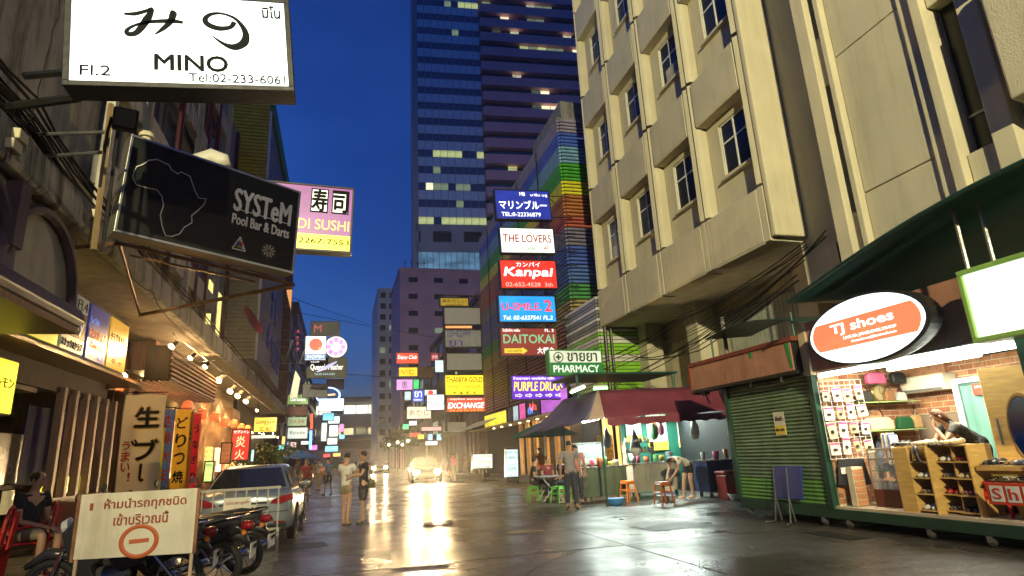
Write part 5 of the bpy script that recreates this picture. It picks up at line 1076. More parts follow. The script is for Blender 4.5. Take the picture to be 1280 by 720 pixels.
# small dark canopy further back
sc2 = thing('small_canopy', 'small curved dark green sheet canopy on a thin frame above the pink signboard', 'canopy')
b = MB(); vs = []
for i in range(13):
    t = i/12; y = 13.4-3.3*t; z = 4.02+.22*math.sin(t*math.pi)-.25*t
    for x in (9.0, 10.4): vs.append((x, y, z+(.1 if x > 9 else 0)))
b.add(vs, [(2*i, 2*i+1, 2*i+3, 2*i+2) for i in range(12)]); o = b.build('sheet', mat('dark_green_sheet', (.015, .06, .045), .35), sc2); md = o.modifiers.new('thick', 'SOLIDIFY'); md.thickness = .02
for y in (13.2, 10.3): MB().tube([(9.05, y, 4.0), (9.05, y, 2.8)], .025, 6).build('post', gsteel, sc2)
# overhead cables on the right
for i, (a, b2, c) in enumerate(((( 9.2, 9.9, 5.0), (9.6, 16, 4.4), (9.9, 24, 4.3)), ((9.4, 9.8, 5.3), (9.5, 15, 4.9), (9.8, 22, 4.7)), ((9.0, 10, 4.7), (9.4, 14.5, 4.0), (10.3, 20, 4.6)), ((9.6, 9.6, 5.5), (9.8, 14, 4.5), (9.6, 20, 3.7)))):
    cable(['upper cable swinging under the cream block', 'second cable swinging under the cream block', 'third drooping cable under the cream block', 'lowest drooping cable under the cream block toward the stall roof'][i], [a, b2, c], .014, 3, .12, seed=20+i, name='overhead_cable')
pc_ = thing('utility_post', 'thin utility post with wires behind the pink signboard', 'post'); MB().tube([(9.6, 13.4, 0), (9.6, 13.4, 4.6)], .05, 8).build('pole', conc2, pc_)
dgr = thing('downpipes', 'pair of dark drainpipes on the corner by the striped annex', 'pipes'); MB().tube([(10.1, 21.7, 0), (10.1, 21.7, 6.1)], .07, 8).build('pipe', blackp, dgr); MB().tube([(10.3, 21.6, 0), (10.3, 21.6, 6.1)], .05, 8).build('pipe', blackp, dgr)
# ================================================================= food stall with maroon tent
ms = thing('food_stall_tent', 'tent with maroon front and dark purple side flap over the lit food stall', 'awning')
mar = mat('maroon_canvas', (.17, .035, .055), .6, var=.25); pur2 = mat('purple_canvas', (.075, .06, .10), .45, var=.3); tan = mat('tan_canvas', (.42, .30, .22), .7)
C1, C2, C3 = Vector((5.85, 14.0, 2.10)), Vector((5.9, 20, 2.0)), Vector((11.5, 14.0, 2.26)); R1, R2, R3 = Vector((6.6, 14.9, 2.93)), Vector((7.3, 19.5, 3.1)), Vector((11.5, 14.9, 2.98))
def cloth(name, a, b_, c, d, m, nu=14, nv=8, sag=.10, parent=None):
    vs = []; 
    for i in range(nu+1):
        for k in range(nv+1):
            u, v = i/nu, k/nv; p = (a*(1-u)+b_*u)*(1-v)+(d*(1-u)+c*u)*v; vs.append(p+Vector((0, 0, -sag*math.sin(math.pi*v)-.03*math.sin(u*18)*(1-v))))
    o = MB().add(vs, [(i*(nv+1)+k, (i+1)*(nv+1)+k, (i+1)*(nv+1)+k+1, i*(nv+1)+k+1) for i in range(nu) for k in range(nv)]).build(name, m, parent, smooth=True); md = o.modifiers.new('thick', 'SOLIDIFY'); md.thickness = .008; return o
cloth('front_canvas', C1+Vector((.45, 0, 0.05)), C3, R3, R1+Vector((.0, 0, 0)), mar, 24, 6, .06, ms)
cloth('corner_canvas', C1, C1+Vector((.45, 0, .05)), R1, R1-Vector((.05, 0, 0)), tan, 6, 6, .02, ms)
cloth('side_canvas', C2, C1, R1, R2, pur2, 14, 8, .12, ms); cloth('roof_canvas', R1, R3, Vector((11.5, 20, 3.1)), R2, pur2, 8, 8, .05, ms)
vs = []; fs = []
for i in range(49):
    x = C1.x+.5+i*(C3.x-C1.x-.5)/48; vs += [(x, 13.98, 2.14+.1*i/48), (x, 13.96+.02*math.sin(i), 2.0+.1*i/48-.05*abs(math.sin(i*.8)))]
MB().add(vs, [(2*i, 2*i+1, 2*i+3, 2*i+2) for i in range(48)]).build('valance', mar, ms)
for x, y in ((6.7, 15.2), (7.2, 19.4), (9.3, 19.5)): MB().tube([(x, y, 0), (x, y, 2.9)], .03, 8).build('post', gsteel, ms)
gw = thing('green_stall_wall', 'teal green board wall hung with menus behind the food stall', 'wall'); MB().b2((8.9, 18.62, 0), (12.4, 18.7, 2.75)).build('board', mat('teal_board', (.015, .12, .08), .5, dirt=.3), gw)
MB().b2((11.0, 14.5, 0), (11.1, 18.6, 2.8)).build('side_board', mat('dark_board', (.012, .014, .016), .7), gw)
def menu(label, x, w, z0, z1, tint):
    t = thing('menu_board', label, 'menu', (x, 18.6, (z0+z1)/2)); h = z1-z0
    MB().b2((-w/2, -.02, -h/2), (w/2, 0, h/2)).build('board', mat('menu_'+label[:6], tint, .5), t); MB().b2((-w/2, -.026, -h/2), (w/2, -.022, -h/2+h*.22)).build('photo_strip', mat('menu_yellow', (.75, .65, .05), .5), t)
    for k in range(7): text(['ข้าวผัด 40', 'ผัดไทย 35', 'ต้มยำ 60', 'ส้มตำ 30', 'ลาบหมู 50', 'น้ำตก 50', 'แกงจืด 45'][k], inkm, t, (-.03, -.024, h/2-.1-k*h*.1), .06, w=w*.7, h=h*.045)
menu('pale blue menu board left of the hanging bunch', 9.35, .55, 1.6, 2.6, (.5, .7, .72)); menu('white and yellow menu board in the middle of the green wall', 10.2, .72, 1.3, 2.58, (.65, .75, .62)); menu('cream and yellow menu board right of the middle one', 11.3, .66, 1.35, 2.5, (.7, .72, .55))
t_ = tube('bright fluorescent tube over the menu boards of the food stall', (9.0, 18.2, 2.50), (11.1, 18.2, 2.56)); area('tube_light', (10.1, 18.0, 2.45), (10.1, 17, 0), 2, .3, 150, (.85, 1, .9), t_)
t_ = tube('fluorescent tube under the left part of the maroon tent', (7.0, 17.2, 2.22), (7.9, 17.0, 2.38)); area('tube_light', (7.5, 17, 2.2), (7.3, 16.5, 0), 1, .3, 100, (.85, 1, .9), t_)
tube('bare fluorescent tube above the ridge of the maroon tent', (5.85, 15, 2.90), (6.32, 15.2, 3.06)); gl = tube('short green tube next to the bare one on the tent ridge', (6.5, 15, 2.98), (6.9, 15, 3.0), m=em('green_tube', (.2, 1, .25), 5, 0))
# roof plate on poles over the tent
rp = thing('metal_roof_plate', 'thin dark sheet roof on poles above the maroon tent', 'canopy'); o = MB().b2((6.2, 15.4, 3.42), (9.3, 17.5, 3.47)).build('sheet', mat('dark_green_sheet', 0), rp)
for x in (6.25, 9.2): MB().tube([(x, 15.5, 2.8), (x, 15.5, 3.42)], .04, 6).build('post', gsteel, rp)
# counters, pots, tubs
steel = mat('stainless', (.5, .5, .5), .25, .9); mist = mat('clear_plastic_tub', (.5, .5, .45), .3)
def cart(label, x0, x1, y0, y1, h, m, goods=6, seed=1, cat='food cart'):
    t = thing('food_cart', label, cat, ((x0+x1)/2, (y0+y1)/2, 0)); w, d = x1-x0, y1-y0; r = random.Random(seed)
    MB().b2((-w/2, -d/2, .15), (w/2, d/2, h-.03)).build('cabinet', m, t, bevel=.01); MB().b2((-w/2-.04, -d/2-.04, h-.03), (w/2+.04, d/2+.04, h)).build('worktop', steel, t)
    for k in range(3): MB().b2((-w/2+.03+k*w/3, -d/2-.008, .22), (-w/2+(k+.92)*w/3, -d/2-.001, h-.1)).build('door_panel', m, t)
    for sx in (-1, 1): [MB().lathe([(0, -.02), (.07, -.02), (.07, .02), (0, .02)], (sx*w*.4, sy*d*.35, .07), 12, 'X').build('wheel', blackp, t) for sy in (-1, 1)]
    cs = [(.6, .58, .5), (.6, .1, .2), (.5, .15, .05), (.1, .35, .12), (.6, .5, .1), (.25, .25, .25)]
    for g_ in range(goods):
        rr = r.uniform(.06, .11); hh = r.uniform(.12, .28); x = -w/2+.12+(w-.24)*g_/max(1, goods-1)
        o = thing('tub', LBL[seed][g_], 'container', ((x0+x1)/2+x, (y0+y1)/2+r.uniform(-.12, .12), h+.002)); q = MB().lathe([(0, 0), (rr*.85, 0), (rr, hh), (rr*.9, hh), (rr*.8, .02), (0, .02)], n=14).build('bowl', mat('tub_%d' % (g_ % 6), cs[g_ % 6], .4), o, smooth=True); MB().lathe([(0, hh*.9), (rr*.6, hh*1.0), (rr*.9, hh*.88)], n=12).build('contents', mat('food_%d' % (g_ % 3), ((.4, .3, .1), (.15, .3, .05), (.5, .45, .35))[g_ % 3], .7), o)
LBL = {1: ['pale tub at the left end of the steaming cart', 'pink tub on the steaming cart', 'terracotta tub on the steaming cart', 'green tub on the steaming cart', 'yellow tub on the steaming cart', 'dark pot at the right end of the steaming cart'],
       2: ['pale tub at the left end of the long serving counter', 'pink lidded tub on the long serving counter', 'brown pot on the long serving counter', 'green bowl on the long serving counter', 'yellow bowl on the long serving counter', 'grey pot at the right end of the long serving counter'],
       3: ['pale bowl on the blue cloth table', 'pink bowl on the blue cloth table', 'brown bowl on the blue cloth table']}
cart('grey green steel food cart under the left of the tent', 6.75, 8.0, 16.6, 17.2, .95, mat('cart_green', (.10, .14, .10), .5, dirt=.4), 6, 1); cart('long pale serving counter below the menu boards', 8.35, 9.9, 16.9, 17.5, .98, mat('cart_grey', (.25, .24, .20), .5, dirt=.4), 6, 2)
cart('dark blue draped side table at the right of the stall', 9.75, 10.7, 15.2, 15.9, 1.0, mat('navy_cloth', (.02, .03, .10), .8), 3, 3, 'table')
gcase = thing('glass_food_case', 'glass case of green vegetables lit by the left fluorescent tube', 'food case', (7.35, 17.7, .98))
MB().b2((-.45, -.2, 0), (.45, .2, .04)).b2((-.45, -.2, .62), (.45, .2, .66)).build('frame', steel, gcase); MB().b2((-.44, -.19, .04), (.44, -.18, .62)).build('glass', glass('thin_glass', 0), gcase)
for k in range(7): MB().lathe([(0, 0), (.07, .03), (.08, .08), (.04, .13), (0, .14)], (-.36+k*.12, 0, .05+.02*(k % 2)), 8).build('vegetable', mat('food_1' if k % 2 else 'food_0', (.15, .3, .05), .7), gcase, smooth=True)
# hanging bags and bunch
def hang(name, p, s, m, label, cat):
    t = thing(name, label, cat, p); r = random.Random(label); b = MB(); b.tube([(0, 0, .02), (0, 0, -.1*s), (.02, 0, -.3*s), (-.01, 0, -.55*s), (0, 0, -.7*s)], [.02*s, .06*s, .13*s, .16*s, .08*s], 9); o = b.build('bag', m, t, smooth=True); MB().tube([(0, 0, 0), (0, 0, .2)], .006, 4).build('string', blackp, t)
clp = mat('cloudy_plastic', (.45, .48, .45), .25); 
hang('plastic_bag', (8.0, 15.9, 1.9), 1.0, clp, 'cloudy plastic bag hanging at the left of the serving counter', 'plastic bag'); hang('plastic_bag', (10.4, 14.6, 2.2), 1.1, clp, 'long cloudy plastic bag hanging right of the menus', 'plastic bag'); hang('bin_bag', (10.9, 14.4, 2.25), 1.4, blackp, 'first black bag hanging beside the green shutter', 'plastic bag'); hang('bin_bag', (11.5, 14.4, 2.0), 1.3, mat('grey_plastic_bag', (.08, .08, .09), .35), 'grey bag hanging nearest the green shutter', 'plastic bag')
hang('onion_bunch', (9.75, 17.9, 2.3), .9, mat('onion', (.35, .16, .07), .7), 'brown net of onions hanging before the middle menu board', 'onions'); hang('small_cloth', (11.6, 15.0, 2.35), .5, mat('pink_cloth', (.5, .12, .25), .7), 'pink cloth bundle hanging at the far right of the stall', 'cloth')
# buckets, coolers, stools, folding table
def bucket(p, m, label, r=.15, h=.34):
    t = thing('bucket', label, 'bucket', p); MB().lathe([(0, 0), (r*.85, 0), (r, h), (r*1.05, h), (r*1.05, h-.03), (r*.95, h-.03), (r*.82, .02), (0, .02)], n=18).build('pail', m, t, smooth=False); MB().tube([(r*math.cos(a), .02, h-.02-.1*math.sin(a)) for a in [math.pi*k/8 for k in range(9)]], .006, 5).build('handle', greym, t); MB().lathe([(r*.965, h*.3), (r*.99, h*.3), (r*1.005, h*.65), (r*.98, h*.65)], n=18).build('label', mat('bucket_print', (.1, .2, .5), .5), t)
bucket((8.75, 15.6, 0), mat('cream_pail', (.55, .5, .36), .45, dirt=.3), 'cream paint bucket by the bending cook')
rc = thing('red_cool_box', 'tall red cool box standing by the green shutter', 'cool box', (10.0, 14.6, 0)); MB().b2((-.28, -.22, 0), (.28, .22, .62)).build('box', mat('dark_red_plastic', (.25, .02, .015), .4), rc, bevel=.03); MB().b2((-.3, -.24, .63), (.3, .24, .72)).build('lid', mat('dark_red_plastic', 0), rc, bevel=.03)
os1 = stool('bright orange plastic stool in front of the steaming cart', (7.75, 17.0-.9, 0), orp, .2, .55, .36); stool('dark orange stool in front of the long serving counter', (8.0, 14.6, 0), mat('dull_orange_plastic', (.35, .09, .02), .4), .1, .55, .36)
stool('pink stool on the wet road by the lit phone poster', (8.25, 25.8, 0), pkp, .2, .46, .34); stool('second pink stool just behind the first', (8.75, 26.8, 0), pkp, .5, .46, .34)
G1 = 'green stools around the folding table'
for i, (x, y) in enumerate(((5.75, 18.5), (6.35, 18.9), (6.55, 17.9), (6.15, 17.4))): stool(['green stool at the left of the folding table under the seated woman in black', 'green stool behind the folding table under the second woman', 'green stool at the right of the folding table', 'green stool nearest the road by the folding table'][i], (x, y, 0), grp_, .2*i, .45, .32, group=G1)
ftb = thing('cafe_table', 'grey folding table with crossed steel legs under the tent edge', 'table', (6.1, 18.0, 0)); MB().b2((-.38, -.35, .70), (.38, .35, .73)).build('top', mat('grey_top', (.2, .22, .24), .35), ftb, bevel=.01)
for sy in (-.3, .3): MB().tube([(-.3, sy, .7), (.3, sy, .02)], .014, 6).build('leg', alum, ftb); MB().tube([(.3, sy, .7), (-.3, sy, .02)], .014, 6).build('leg', alum, ftb)
# green market umbrella
gu = thing('green_umbrella', 'dark green market umbrella beside the purple tent flap', 'umbrella', (6.95, 20.6, 0)); 
for k in range(8):
    a0, a1 = k*math.pi/4, (k+1)*math.pi/4; n = 4; vs = []; fs = []
    for i in range(n+1):
        r = 1.25*i/n; z = 2.45-.5*(i/n)**1.4
        for a in (a0, a1): vs.append((r*math.cos(a), r*math.sin(a), z))
    MB().add(vs, [(2*i, 2*i+1, 2*i+3, 2*i+2) for i in range(n)]).build('gore', mat('green_canvas', (.01, .13, .07), .7), gu); MB().tube([(1.25*math.cos(a0), 1.25*math.sin(a0), 1.95), (0, 0, 2.42)], .008, 4).build('rib', greym, gu)
MB().tube([(0, 0, 0), (0, 0, 2.5)], .022, 8).build('pole', alum, gu)
# ================================================================= right side signs
psign('green and white pharmacy sign with a cross and Thai word over PHARMACY', 684, 438, 751, 470, 20, None, [], rz=0, frame=mat('green_frame', (.03, .22, .05), .4), fw=.05, d=.35, cat='pharmacy sign')
ph = [o for o in COL.objects if o.get('category') == 'pharmacy sign'][0]
w = AY(751, 455, 20).x-AY(684, 455, 20).x; h = AY(700, 438, 20).z-AY(700, 471, 20).z
MB().box((0, -.16, h*.23), (w-.1, .02, h*.46)).build('upper_panel', em('ph_white', (.75, .8, .65), .55), ph); MB().box((0, -.16, -h*.24), (w-.1, .02, h*.44)).build('lower_panel', em('ph_green', (.03, .22, .06), .4), ph)
text('PHARMACY', em('ph_letters', (.8, .9, .75), .8, 0), ph, (0, -.18, -h*.24), .3, w=w*.84, h=h*.26, bold=.02); text('ขายยา', mat('dark_green_ink', (.01, .06, .02), .5), ph, (w*.12, -.18, h*.2), .3, w=w*.55, h=h*.32, bold=.03)
MB().ring((-w*.32, -.18, h*.2), .17, .018, 20, 5, 'Y').build('cross_ring', mat('dark_green_ink', 0), ph); MB().box((-w*.32, -.18, h*.2), (.2, .01, .06)).box((-w*.32, -.181, h*.2), (.06, .01, .2)).build('cross', mat('dark_green_ink', 0), ph)
YS = 25.2
st5 = [('dark blue sign with white Japanese lettering, top of the right hand stack', 618, 239, 687, 276, em('rb1', (.02, .04, .40), .55), [('マリンブルー', 0, .0, .85, .28, whink, 0, .02), ('TEL:0-22336879', -.05, -.32, .7, .13, whink), ('MB', 0, .36, .1, .12, whink), ('มารีน บลู', .3, .33, .3, .12, whink)]),
       ('white sign reading THE LOVERS in dark red', 624, 286, 692, 318, em('rb2', (.85, .95, .85), 1.1), [('THE LOVERS', 0, .08, .88, .3, redink, 0, .02), ('Tel: 02-632 8384', -.12, -.32, .5, .12, mat('green_ink', (.03, .2, .05), .5)), ('4F', .34, -.28, .12, .17, redink)]),
       ('red sign reading Kanpai in white script', 624, 326, 695, 362, em('rb3', (.85, .03, .02), .9), [('カンパイ', 0, .34, .42, .16, whink), ('Kanpai', 0, .04, .86, .38, whink, .15, .03), ('02-652-4528  3th', .0, -.35, .82, .14, em('pinkish_l', (1, .5, .4), .9, 0))]),
       ('bright blue sign reading U-SMILE 2', 622, 370, 694, 404, em('rb4', (.01, .25, .75), 1.1), [('U-SMILE.', -.1, .08, .68, .26, redl, 0, .02), ('2', .36, .12, .13, .4, redl, 0, .03), ('Tel. 02-6327541 FL.2', 0, -.32, .85, .14, whink, .2)]),
       ('maroon sign reading DAITOKAI with a yellow arrow band', 624, 410, 696, 446, em('rb5', (.30, .04, .03), .5), [('DAITOKAI', 0, .1, .88, .3, em('mint_l', (.25, .6, .35), .6, 0), 0, .02), ('FL. 3', .36, .4, .15, .1, whink), ('ไดโตไก คลับ', -.3, .4, .3, .1, whink), ('大都会', .28, -.3, .3, .22, whink)])]
for l_, a, b2, c, d2, m_, ln in st5:
    s_ = psign(l_, a, b2, c, d2, YS, m_, ln, bracket=1.1, d=.3, fw=.05)
    if 'DAITOKAI' in l_:
        MB().prism([(-1.15, -.5), (-.35, -.5), (-.35, -.56), (-.1, -.4), (-.35, -.24), (-.35, -.3), (-1.15, -.3)], -.15, -.145, 'XZ').build('arrow', em('arrow_yellow', (.9, .65, .05), .7, 0), s_); text('Tel:02-6328796', inkm, s_, (-.72, -.155, -.4), .2, w=.7, h=.1)
pp = psign('purple sign reading PURPLE DRUGS in yellow with a row of white arrows', 638, 469, 706, 500, 26.2, em('pp', (.13, .02, .55), .8), [('PURPLE DRUGS', 0, .04, .9, .36, yelink, .15, .02), ('ร้านขายยา เพอร์เพิล ดรัก', -.08, .37, .75, .12, whink), ('⇨ ⇨ ⇨ ⇨ ⇨', 0, -.32, .85, .15, whink, 0, .02)])
# lit panels along the shop fascia, running with the street
XFs = 9.75
def xsign(label, x0, yt0, yb0, x1, yt1, yb1, m, lines=(), X=XFs, name='fascia_sign', cat='sign'):
    a, b_ = AX(x0, yt0, X), AX(x1, yt1, X); c, d_ = AX(x0, yb0, X), AX(x1, yb1, X); ya, yb = (a.y+c.y)/2, (b_.y+d_.y)/2; z1 = (a.z+b_.z)/2; z0 = (c.z+d_.z)/2
    return sign(label, ((X, (ya+yb)/2, (z0+z1)/2)), abs(ya-yb), z1-z0, m, lines, .2, R_(-90), cat=cat, name=name)
xsign('yellow lit fascia of four glowing panels beyond the purple drugstore', 607, 520, 536, 635, 511, 528, em('fy', (.9, .75, .05), .8, .35, 1.5))
xsign('narrow dark portrait panel next to the yellow lit fascia', 636, 510, 528, 642, 508, 527, mat('portrait_panel', (.05, .06, .12), .4)); xsign('pale blue lit panel in the drugstore fascia', 643, 508, 527, 650, 505, 526, em('fpb', (.45, .6, .65), .7)); xsign('pink and magenta lit panel in the drugstore fascia', 651, 505, 526, 659, 502, 523, em('fpm', (.7, .08, .35), .8, .4, 3)); xsign('navy panel with red and blue neon squiggles in the drugstore fascia', 660, 502, 523, 677, 494, 520, mat('navy_panel', (.02, .02, .10), .4), [('R★a', 0, .1, .5, .5, em('neon_red3', (1, .08, .05), 1.6, 0)), ('(((', -.2, -.1, .4, .4, em('neon_blue3', (.05, .3, 1), 1.6, 0))]); xsign('mauve and pink lit panel behind the purple tent flap', 678, 496, 519, 712, 480, 510, em('fpu', (.45, .1, .55), .8, .3, 2))
# drugstore front; its back wall emits the warm interior light
df = thing('drugstore_front', 'warm lit orange panelled drugstore front with glass doors behind the tent', 'shopfront')
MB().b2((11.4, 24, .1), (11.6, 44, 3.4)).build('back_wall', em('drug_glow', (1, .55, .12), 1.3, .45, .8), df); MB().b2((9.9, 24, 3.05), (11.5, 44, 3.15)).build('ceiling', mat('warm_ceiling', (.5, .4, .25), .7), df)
opan = mat('orange_panel', (.60, .30, .06), .4, var=.25)
for y in (26.2, 27.6, 29.2, 30.9, 32.3, 33.6): MB().b2((9.95, y, .1), (10.05, y+.55, 3.05)).build('pillar_panel', opan, df)
for y in (26.8, 28.3, 30.0, 31.6): 
    g_ = MB().b2((10.0, y, 2.3), (10.06, y+.8, 2.36)).b2((10.0, y, .12), (10.06, y+.8, .18)).build('door', alum, df); MB().b2((10.02, y, .18), (10.03, y+.8, 2.3)).build('pane', glass('thin_glass2', (.5, .45, .3), .05, .15), g_)
for k in range(16): 
    y = 24.6+k*1.15; MB().b2((11.0, y, .3), (11.35, y+.9, 2.0)).build('shelf_unit', mat('shelf_goods_%d' % (k % 4), ((.5, .35, .15), (.3, .35, .3), (.5, .2, .15), (.55, .5, .4))[k % 4], .6, var=.8, scale=8), df)
MB().b2((9.3, 24.5, .11), (9.95, 34, .26)).build('step', conc2, df)
area('shop_light', (10.6, 29, 3.0), (10.3, 29, 0), 6, .8, 330, (1, .68, .3), df)
dl = MB().lathe([(0, 0), (.06, 0), (.06, -.02), (0, -.02)], n=10).mesh('downlight'); dl.materials.append(em('downlight', (1, .8, .4), 30, 0))
for y in (25, 26.6, 28.2, 29.8, 31.4, 33, 35, 37, 39): ob('downlight', dl, df, (9.7, y, 3.04))
fc = thing('fascia_soffit', 'projecting soffit with small downlights under the lit fascia panels', 'canopy'); MB().b2((9.2, 23.9, 3.06), (9.95, 44.5, 3.12)).build('board', mat('warm_ceiling', 0), fc)
# lit poster totem
tt = psign('upright lit phone poster board with dark frame on the road edge', 631, 561, 648, 597, 27.5, em('totem', (.6, .85, .9), 1.0, .2, 3), [('田田囗田', 0, .36, .8, .12, mat('navy_ink', (.01, .02, .1), .5)), ('囗田田囗', 0, .2, .8, .12, mat('navy_ink', 0)), ('DISCOUNT', 0, -.05, .7, .07, mat('green_ink', 0)), ('50%', 0, -.2, .7, .12, mat('green_ink', 0)), ('SALE', 0, -.42, .6, .07, redink)], d=.14, name='poster_board', cat='poster board')
for sx in (-.2, .2): MB().tube([(sx, 0, -.65), (sx*1.6, 0, -.9)], .02, 6).build('leg', blackp, tt)
gsn = psign('white and yellow framed money changer sign on a thin post by the road', 590, 567, 616, 586, 33, em('gs', (.75, .85, .75), .9), [('GOLDEN', .2, .32, .5, .16, mat('green_ink', 0)), ('Exchange', .05, -.05, .7, .3, mat('orange_ink', (.9, .45, .02), .5)), ('MONEY CHANGER', 0, -.36, .7, .13, inkm)], d=.12)
MB().tube([(0, 0, -.42), (0, 0, -1.45)], .025, 6).build('post', greym, gsn)

# ---- clutter inside the shoe shop
xx = [('stack of shoe boxes on the floor behind the glass counter', KX+1.2, 7.9, .33, 5), ('stack of shoe boxes below the air conditioner', KX+1.65, 8.2, .33, 8), ('short stack of shoe boxes by the sliding door', KX+1.6, 6.9, .33, 3)]
bxm = [mat('box_%d' % i, c, .6, var=.3, scale=8) for i, c in enumerate(((.5, .3, .12), (.6, .55, .45), (.35, .05, .04), (.06, .1, .25), (.55, .45, .1)))]
for lb, x, y, z, n in xx:
    t = thing('shoe_box_stack', lb, 'boxes', (x, y, z))
    for k in range(n): o = MB().b2((-.15, -.1, k*.115), (.15, .1, k*.115+.085)).build('box', bxm[(k*2+n) % 5], t, bevel=.003); o.rotation_euler = (0, 0, br.uniform(-.15, .15)); MB().b2((-.153, -.103, k*.115+.086), (.153, .103, k*.115+.110)).build('lid', bxm[(k+n) % 5], o)
cl_ = [('brown_bag', 1.35, 2.0, .22, .2, (.25, .12, .05), 'small brown bag right of the brass clock'), ('white_purse', 1.62, 2.0, .2, .16, (.6, .55, .48), 'white purse at the right end of the upper shelf'), ('red_purse', .72, 1.52, .16, .16, (.45, .04, .05), 'little red purse at the left end of the lower shelf'), ('tan_bag', 1.85, 1.52, .18, .24, (.4, .25, .1), 'tan bag standing at the right end of the lower shelf')]
for nm, dx, z, w, h, c, lb in cl_: bag('handbag', (KX+dx, 8.62, z), w, h, mat(nm, c, .45), lb)
for i, (dx, c, lb) in enumerate(((1.05, (.1, .1, .13), 'dark scarf hung on the brick wall under the lower shelf'), (1.3, (.5, .4, .3), 'beige scarf hung on the brick wall under the lower shelf'), (1.55, (.4, .08, .12), 'crimson scarf hung on the brick wall under the lower shelf'))):
    t = thing('scarf', lb, 'scarf', (KX+dx, 8.78, 1.42)); MB().tube([(0, 0, 0), (.01, 0, -.2), (-.01, -.01, -.45), (0, 0, -.6)], [.02, .06, .075, .07], 8).build('cloth', mat('scarf_%d' % i, c, .8, var=.4, scale=12), t, smooth=True)
jt = thing('jewellery_tray', 'low tray of small trinkets on the glass counter', 'tray', (cx0+.3, 7.8, 1.232)); MB().b2((-.15, -.15, 0), (.1, .2, .02)).build('tray', wd, jt)
for k in range(8): MB().lathe([(0, 0), (.018, .005), (.018, .03), (0, .04)], (-.1+.05*(k % 4), -.08+.12*(k//4), .02), 8).build('trinket', bxm[k % 5], jt)
# ---- more goods on the food stall
sh2 = thing('stall_rack', 'steel rack of jars and baskets on the serving counter before the menus', 'rack', (8.8, 17.35, .98))
for z in (.28, .56): MB().b2((-.45, -.12, z), (.5, .12, z+.015)).build('shelf', steel, sh2)
for sx in (-.45, .49): MB().b2((sx, -.12, 0), (sx+.015, .12, .6)).build('upright', steel, sh2)
for k in range(14): MB().lathe([(0, 0), (.045, 0), (.05, .1), (.03, .14), (.035, .16), (0, .16)], (-.38+.125*(k % 7), 0, .295+.28*(k//7)), 10).build('jar', bxm[(k*3) % 5], sh2, smooth=True)
for i, (x, y, z, s_) in enumerate(((7.3, 16.2, 2.0, .8), (8.9, 16.4, 2.1, .7), (9.2, 16.5, 2.15, .6), (10.0, 16.0, 2.2, .9), (11.0, 15.6, 2.2, 1.0))): hang('plastic_bag', (x, y, z), s_, [clp, mat('green_bag', (.1, .35, .15), .4), mat('pink_cloth', 0), clp, mat('grey_plastic_bag', 0)][i], ['small cloudy bag hung over the steaming cart', 'green bag hung left of the onion net', 'pink bag hung beside the onion net', 'large cloudy bag hung above the bending cook', 'grey bag hung among the black bags'][i], 'plastic bag')
for i, (x, y, c, lb) in enumerate(((7.1, 15.6, (.05, .2, .5), 'blue basin on the ground before the steaming cart'), (9.9, 14.2, (.5, .5, .45), 'pale basin on the ground by the red cool box'), (8.45, 15.3, (.3, .3, .3), 'grey basin on the ground beside the cream bucket'))):
    t = thing('basin', lb, 'basin', (x, y, 0)); MB().lathe([(0, 0), (.17, 0), (.24, .16), (.26, .16), (.26, .14), (.19, .01)], n=18).build('bowl', mat('basin_%d' % i, c, .4), t, smooth=True)
# ================================================================= street furniture left foreground
nb_ = thing('no_entry_board', 'old white board on rusty legs with Thai words and a red no-entry ring', 'sign board', (-1.98, 7.5, 0)); 
bp = mat('board_paint', (.62, .57, .42), .55, var=.12, scale=4, dirt=.3, dcol=(.22, .14, .06)); rp_ = mat('orange_red_paint', (.45, .10, .03), .55); brn = mat('brown_red_paint', (.30, .05, .03), .55)
o = MB().prism([(-.56, -.30), (.56, -.33), (.57, .32), (-.54, .32)], -.012, .012, 'XZ').build('panel', bp, nb_, bevel=.004); o.location = (0, 0, .93)
b = MB(); b.b2((-.57, -.02, .61), (-.54, .02, 1.25)).b2((.54, -.02, .6), (.57, .02, 1.25)); b.build('edge', rust, nb_)
for s in (-.52, .53): MB().b2((s-.015, -.0, 0), (s+.015, .03, 1.22)).build('leg', mat('rusty_white_leg', (.42, .32, .2), .6, dirt=.8, dcol=(.2, .06, .02)), nb_)
text('ห้ามนำรถทุกชนิด', brn, nb_, (.06, -.018, 1.13), .2, w=.76, h=.125, bold=.012); text('เข้าบริเวณนี้', brn, nb_, (.03, -.018, .985), .2, w=.50, h=.115, bold=.012)
o = MB().ring((0, 0, 0), .145, .02, 32, 4, 'Y').build('ring', rp_, nb_); o.location = (.03, -.015, .76); o.scale = (1.12, .3, 1)
o = MB().prism([(-.09, -.02), (.09, -.012), (.09, .025), (-.09, .02)], -.019, -.014, 'XZ').build('bar', rp_, nb_); o.location = (.03, 0, .76); MB().b2((-.45, -.018, 1.09), (-.42, -.014, 1.16)).build('smudge', brn, nb_)
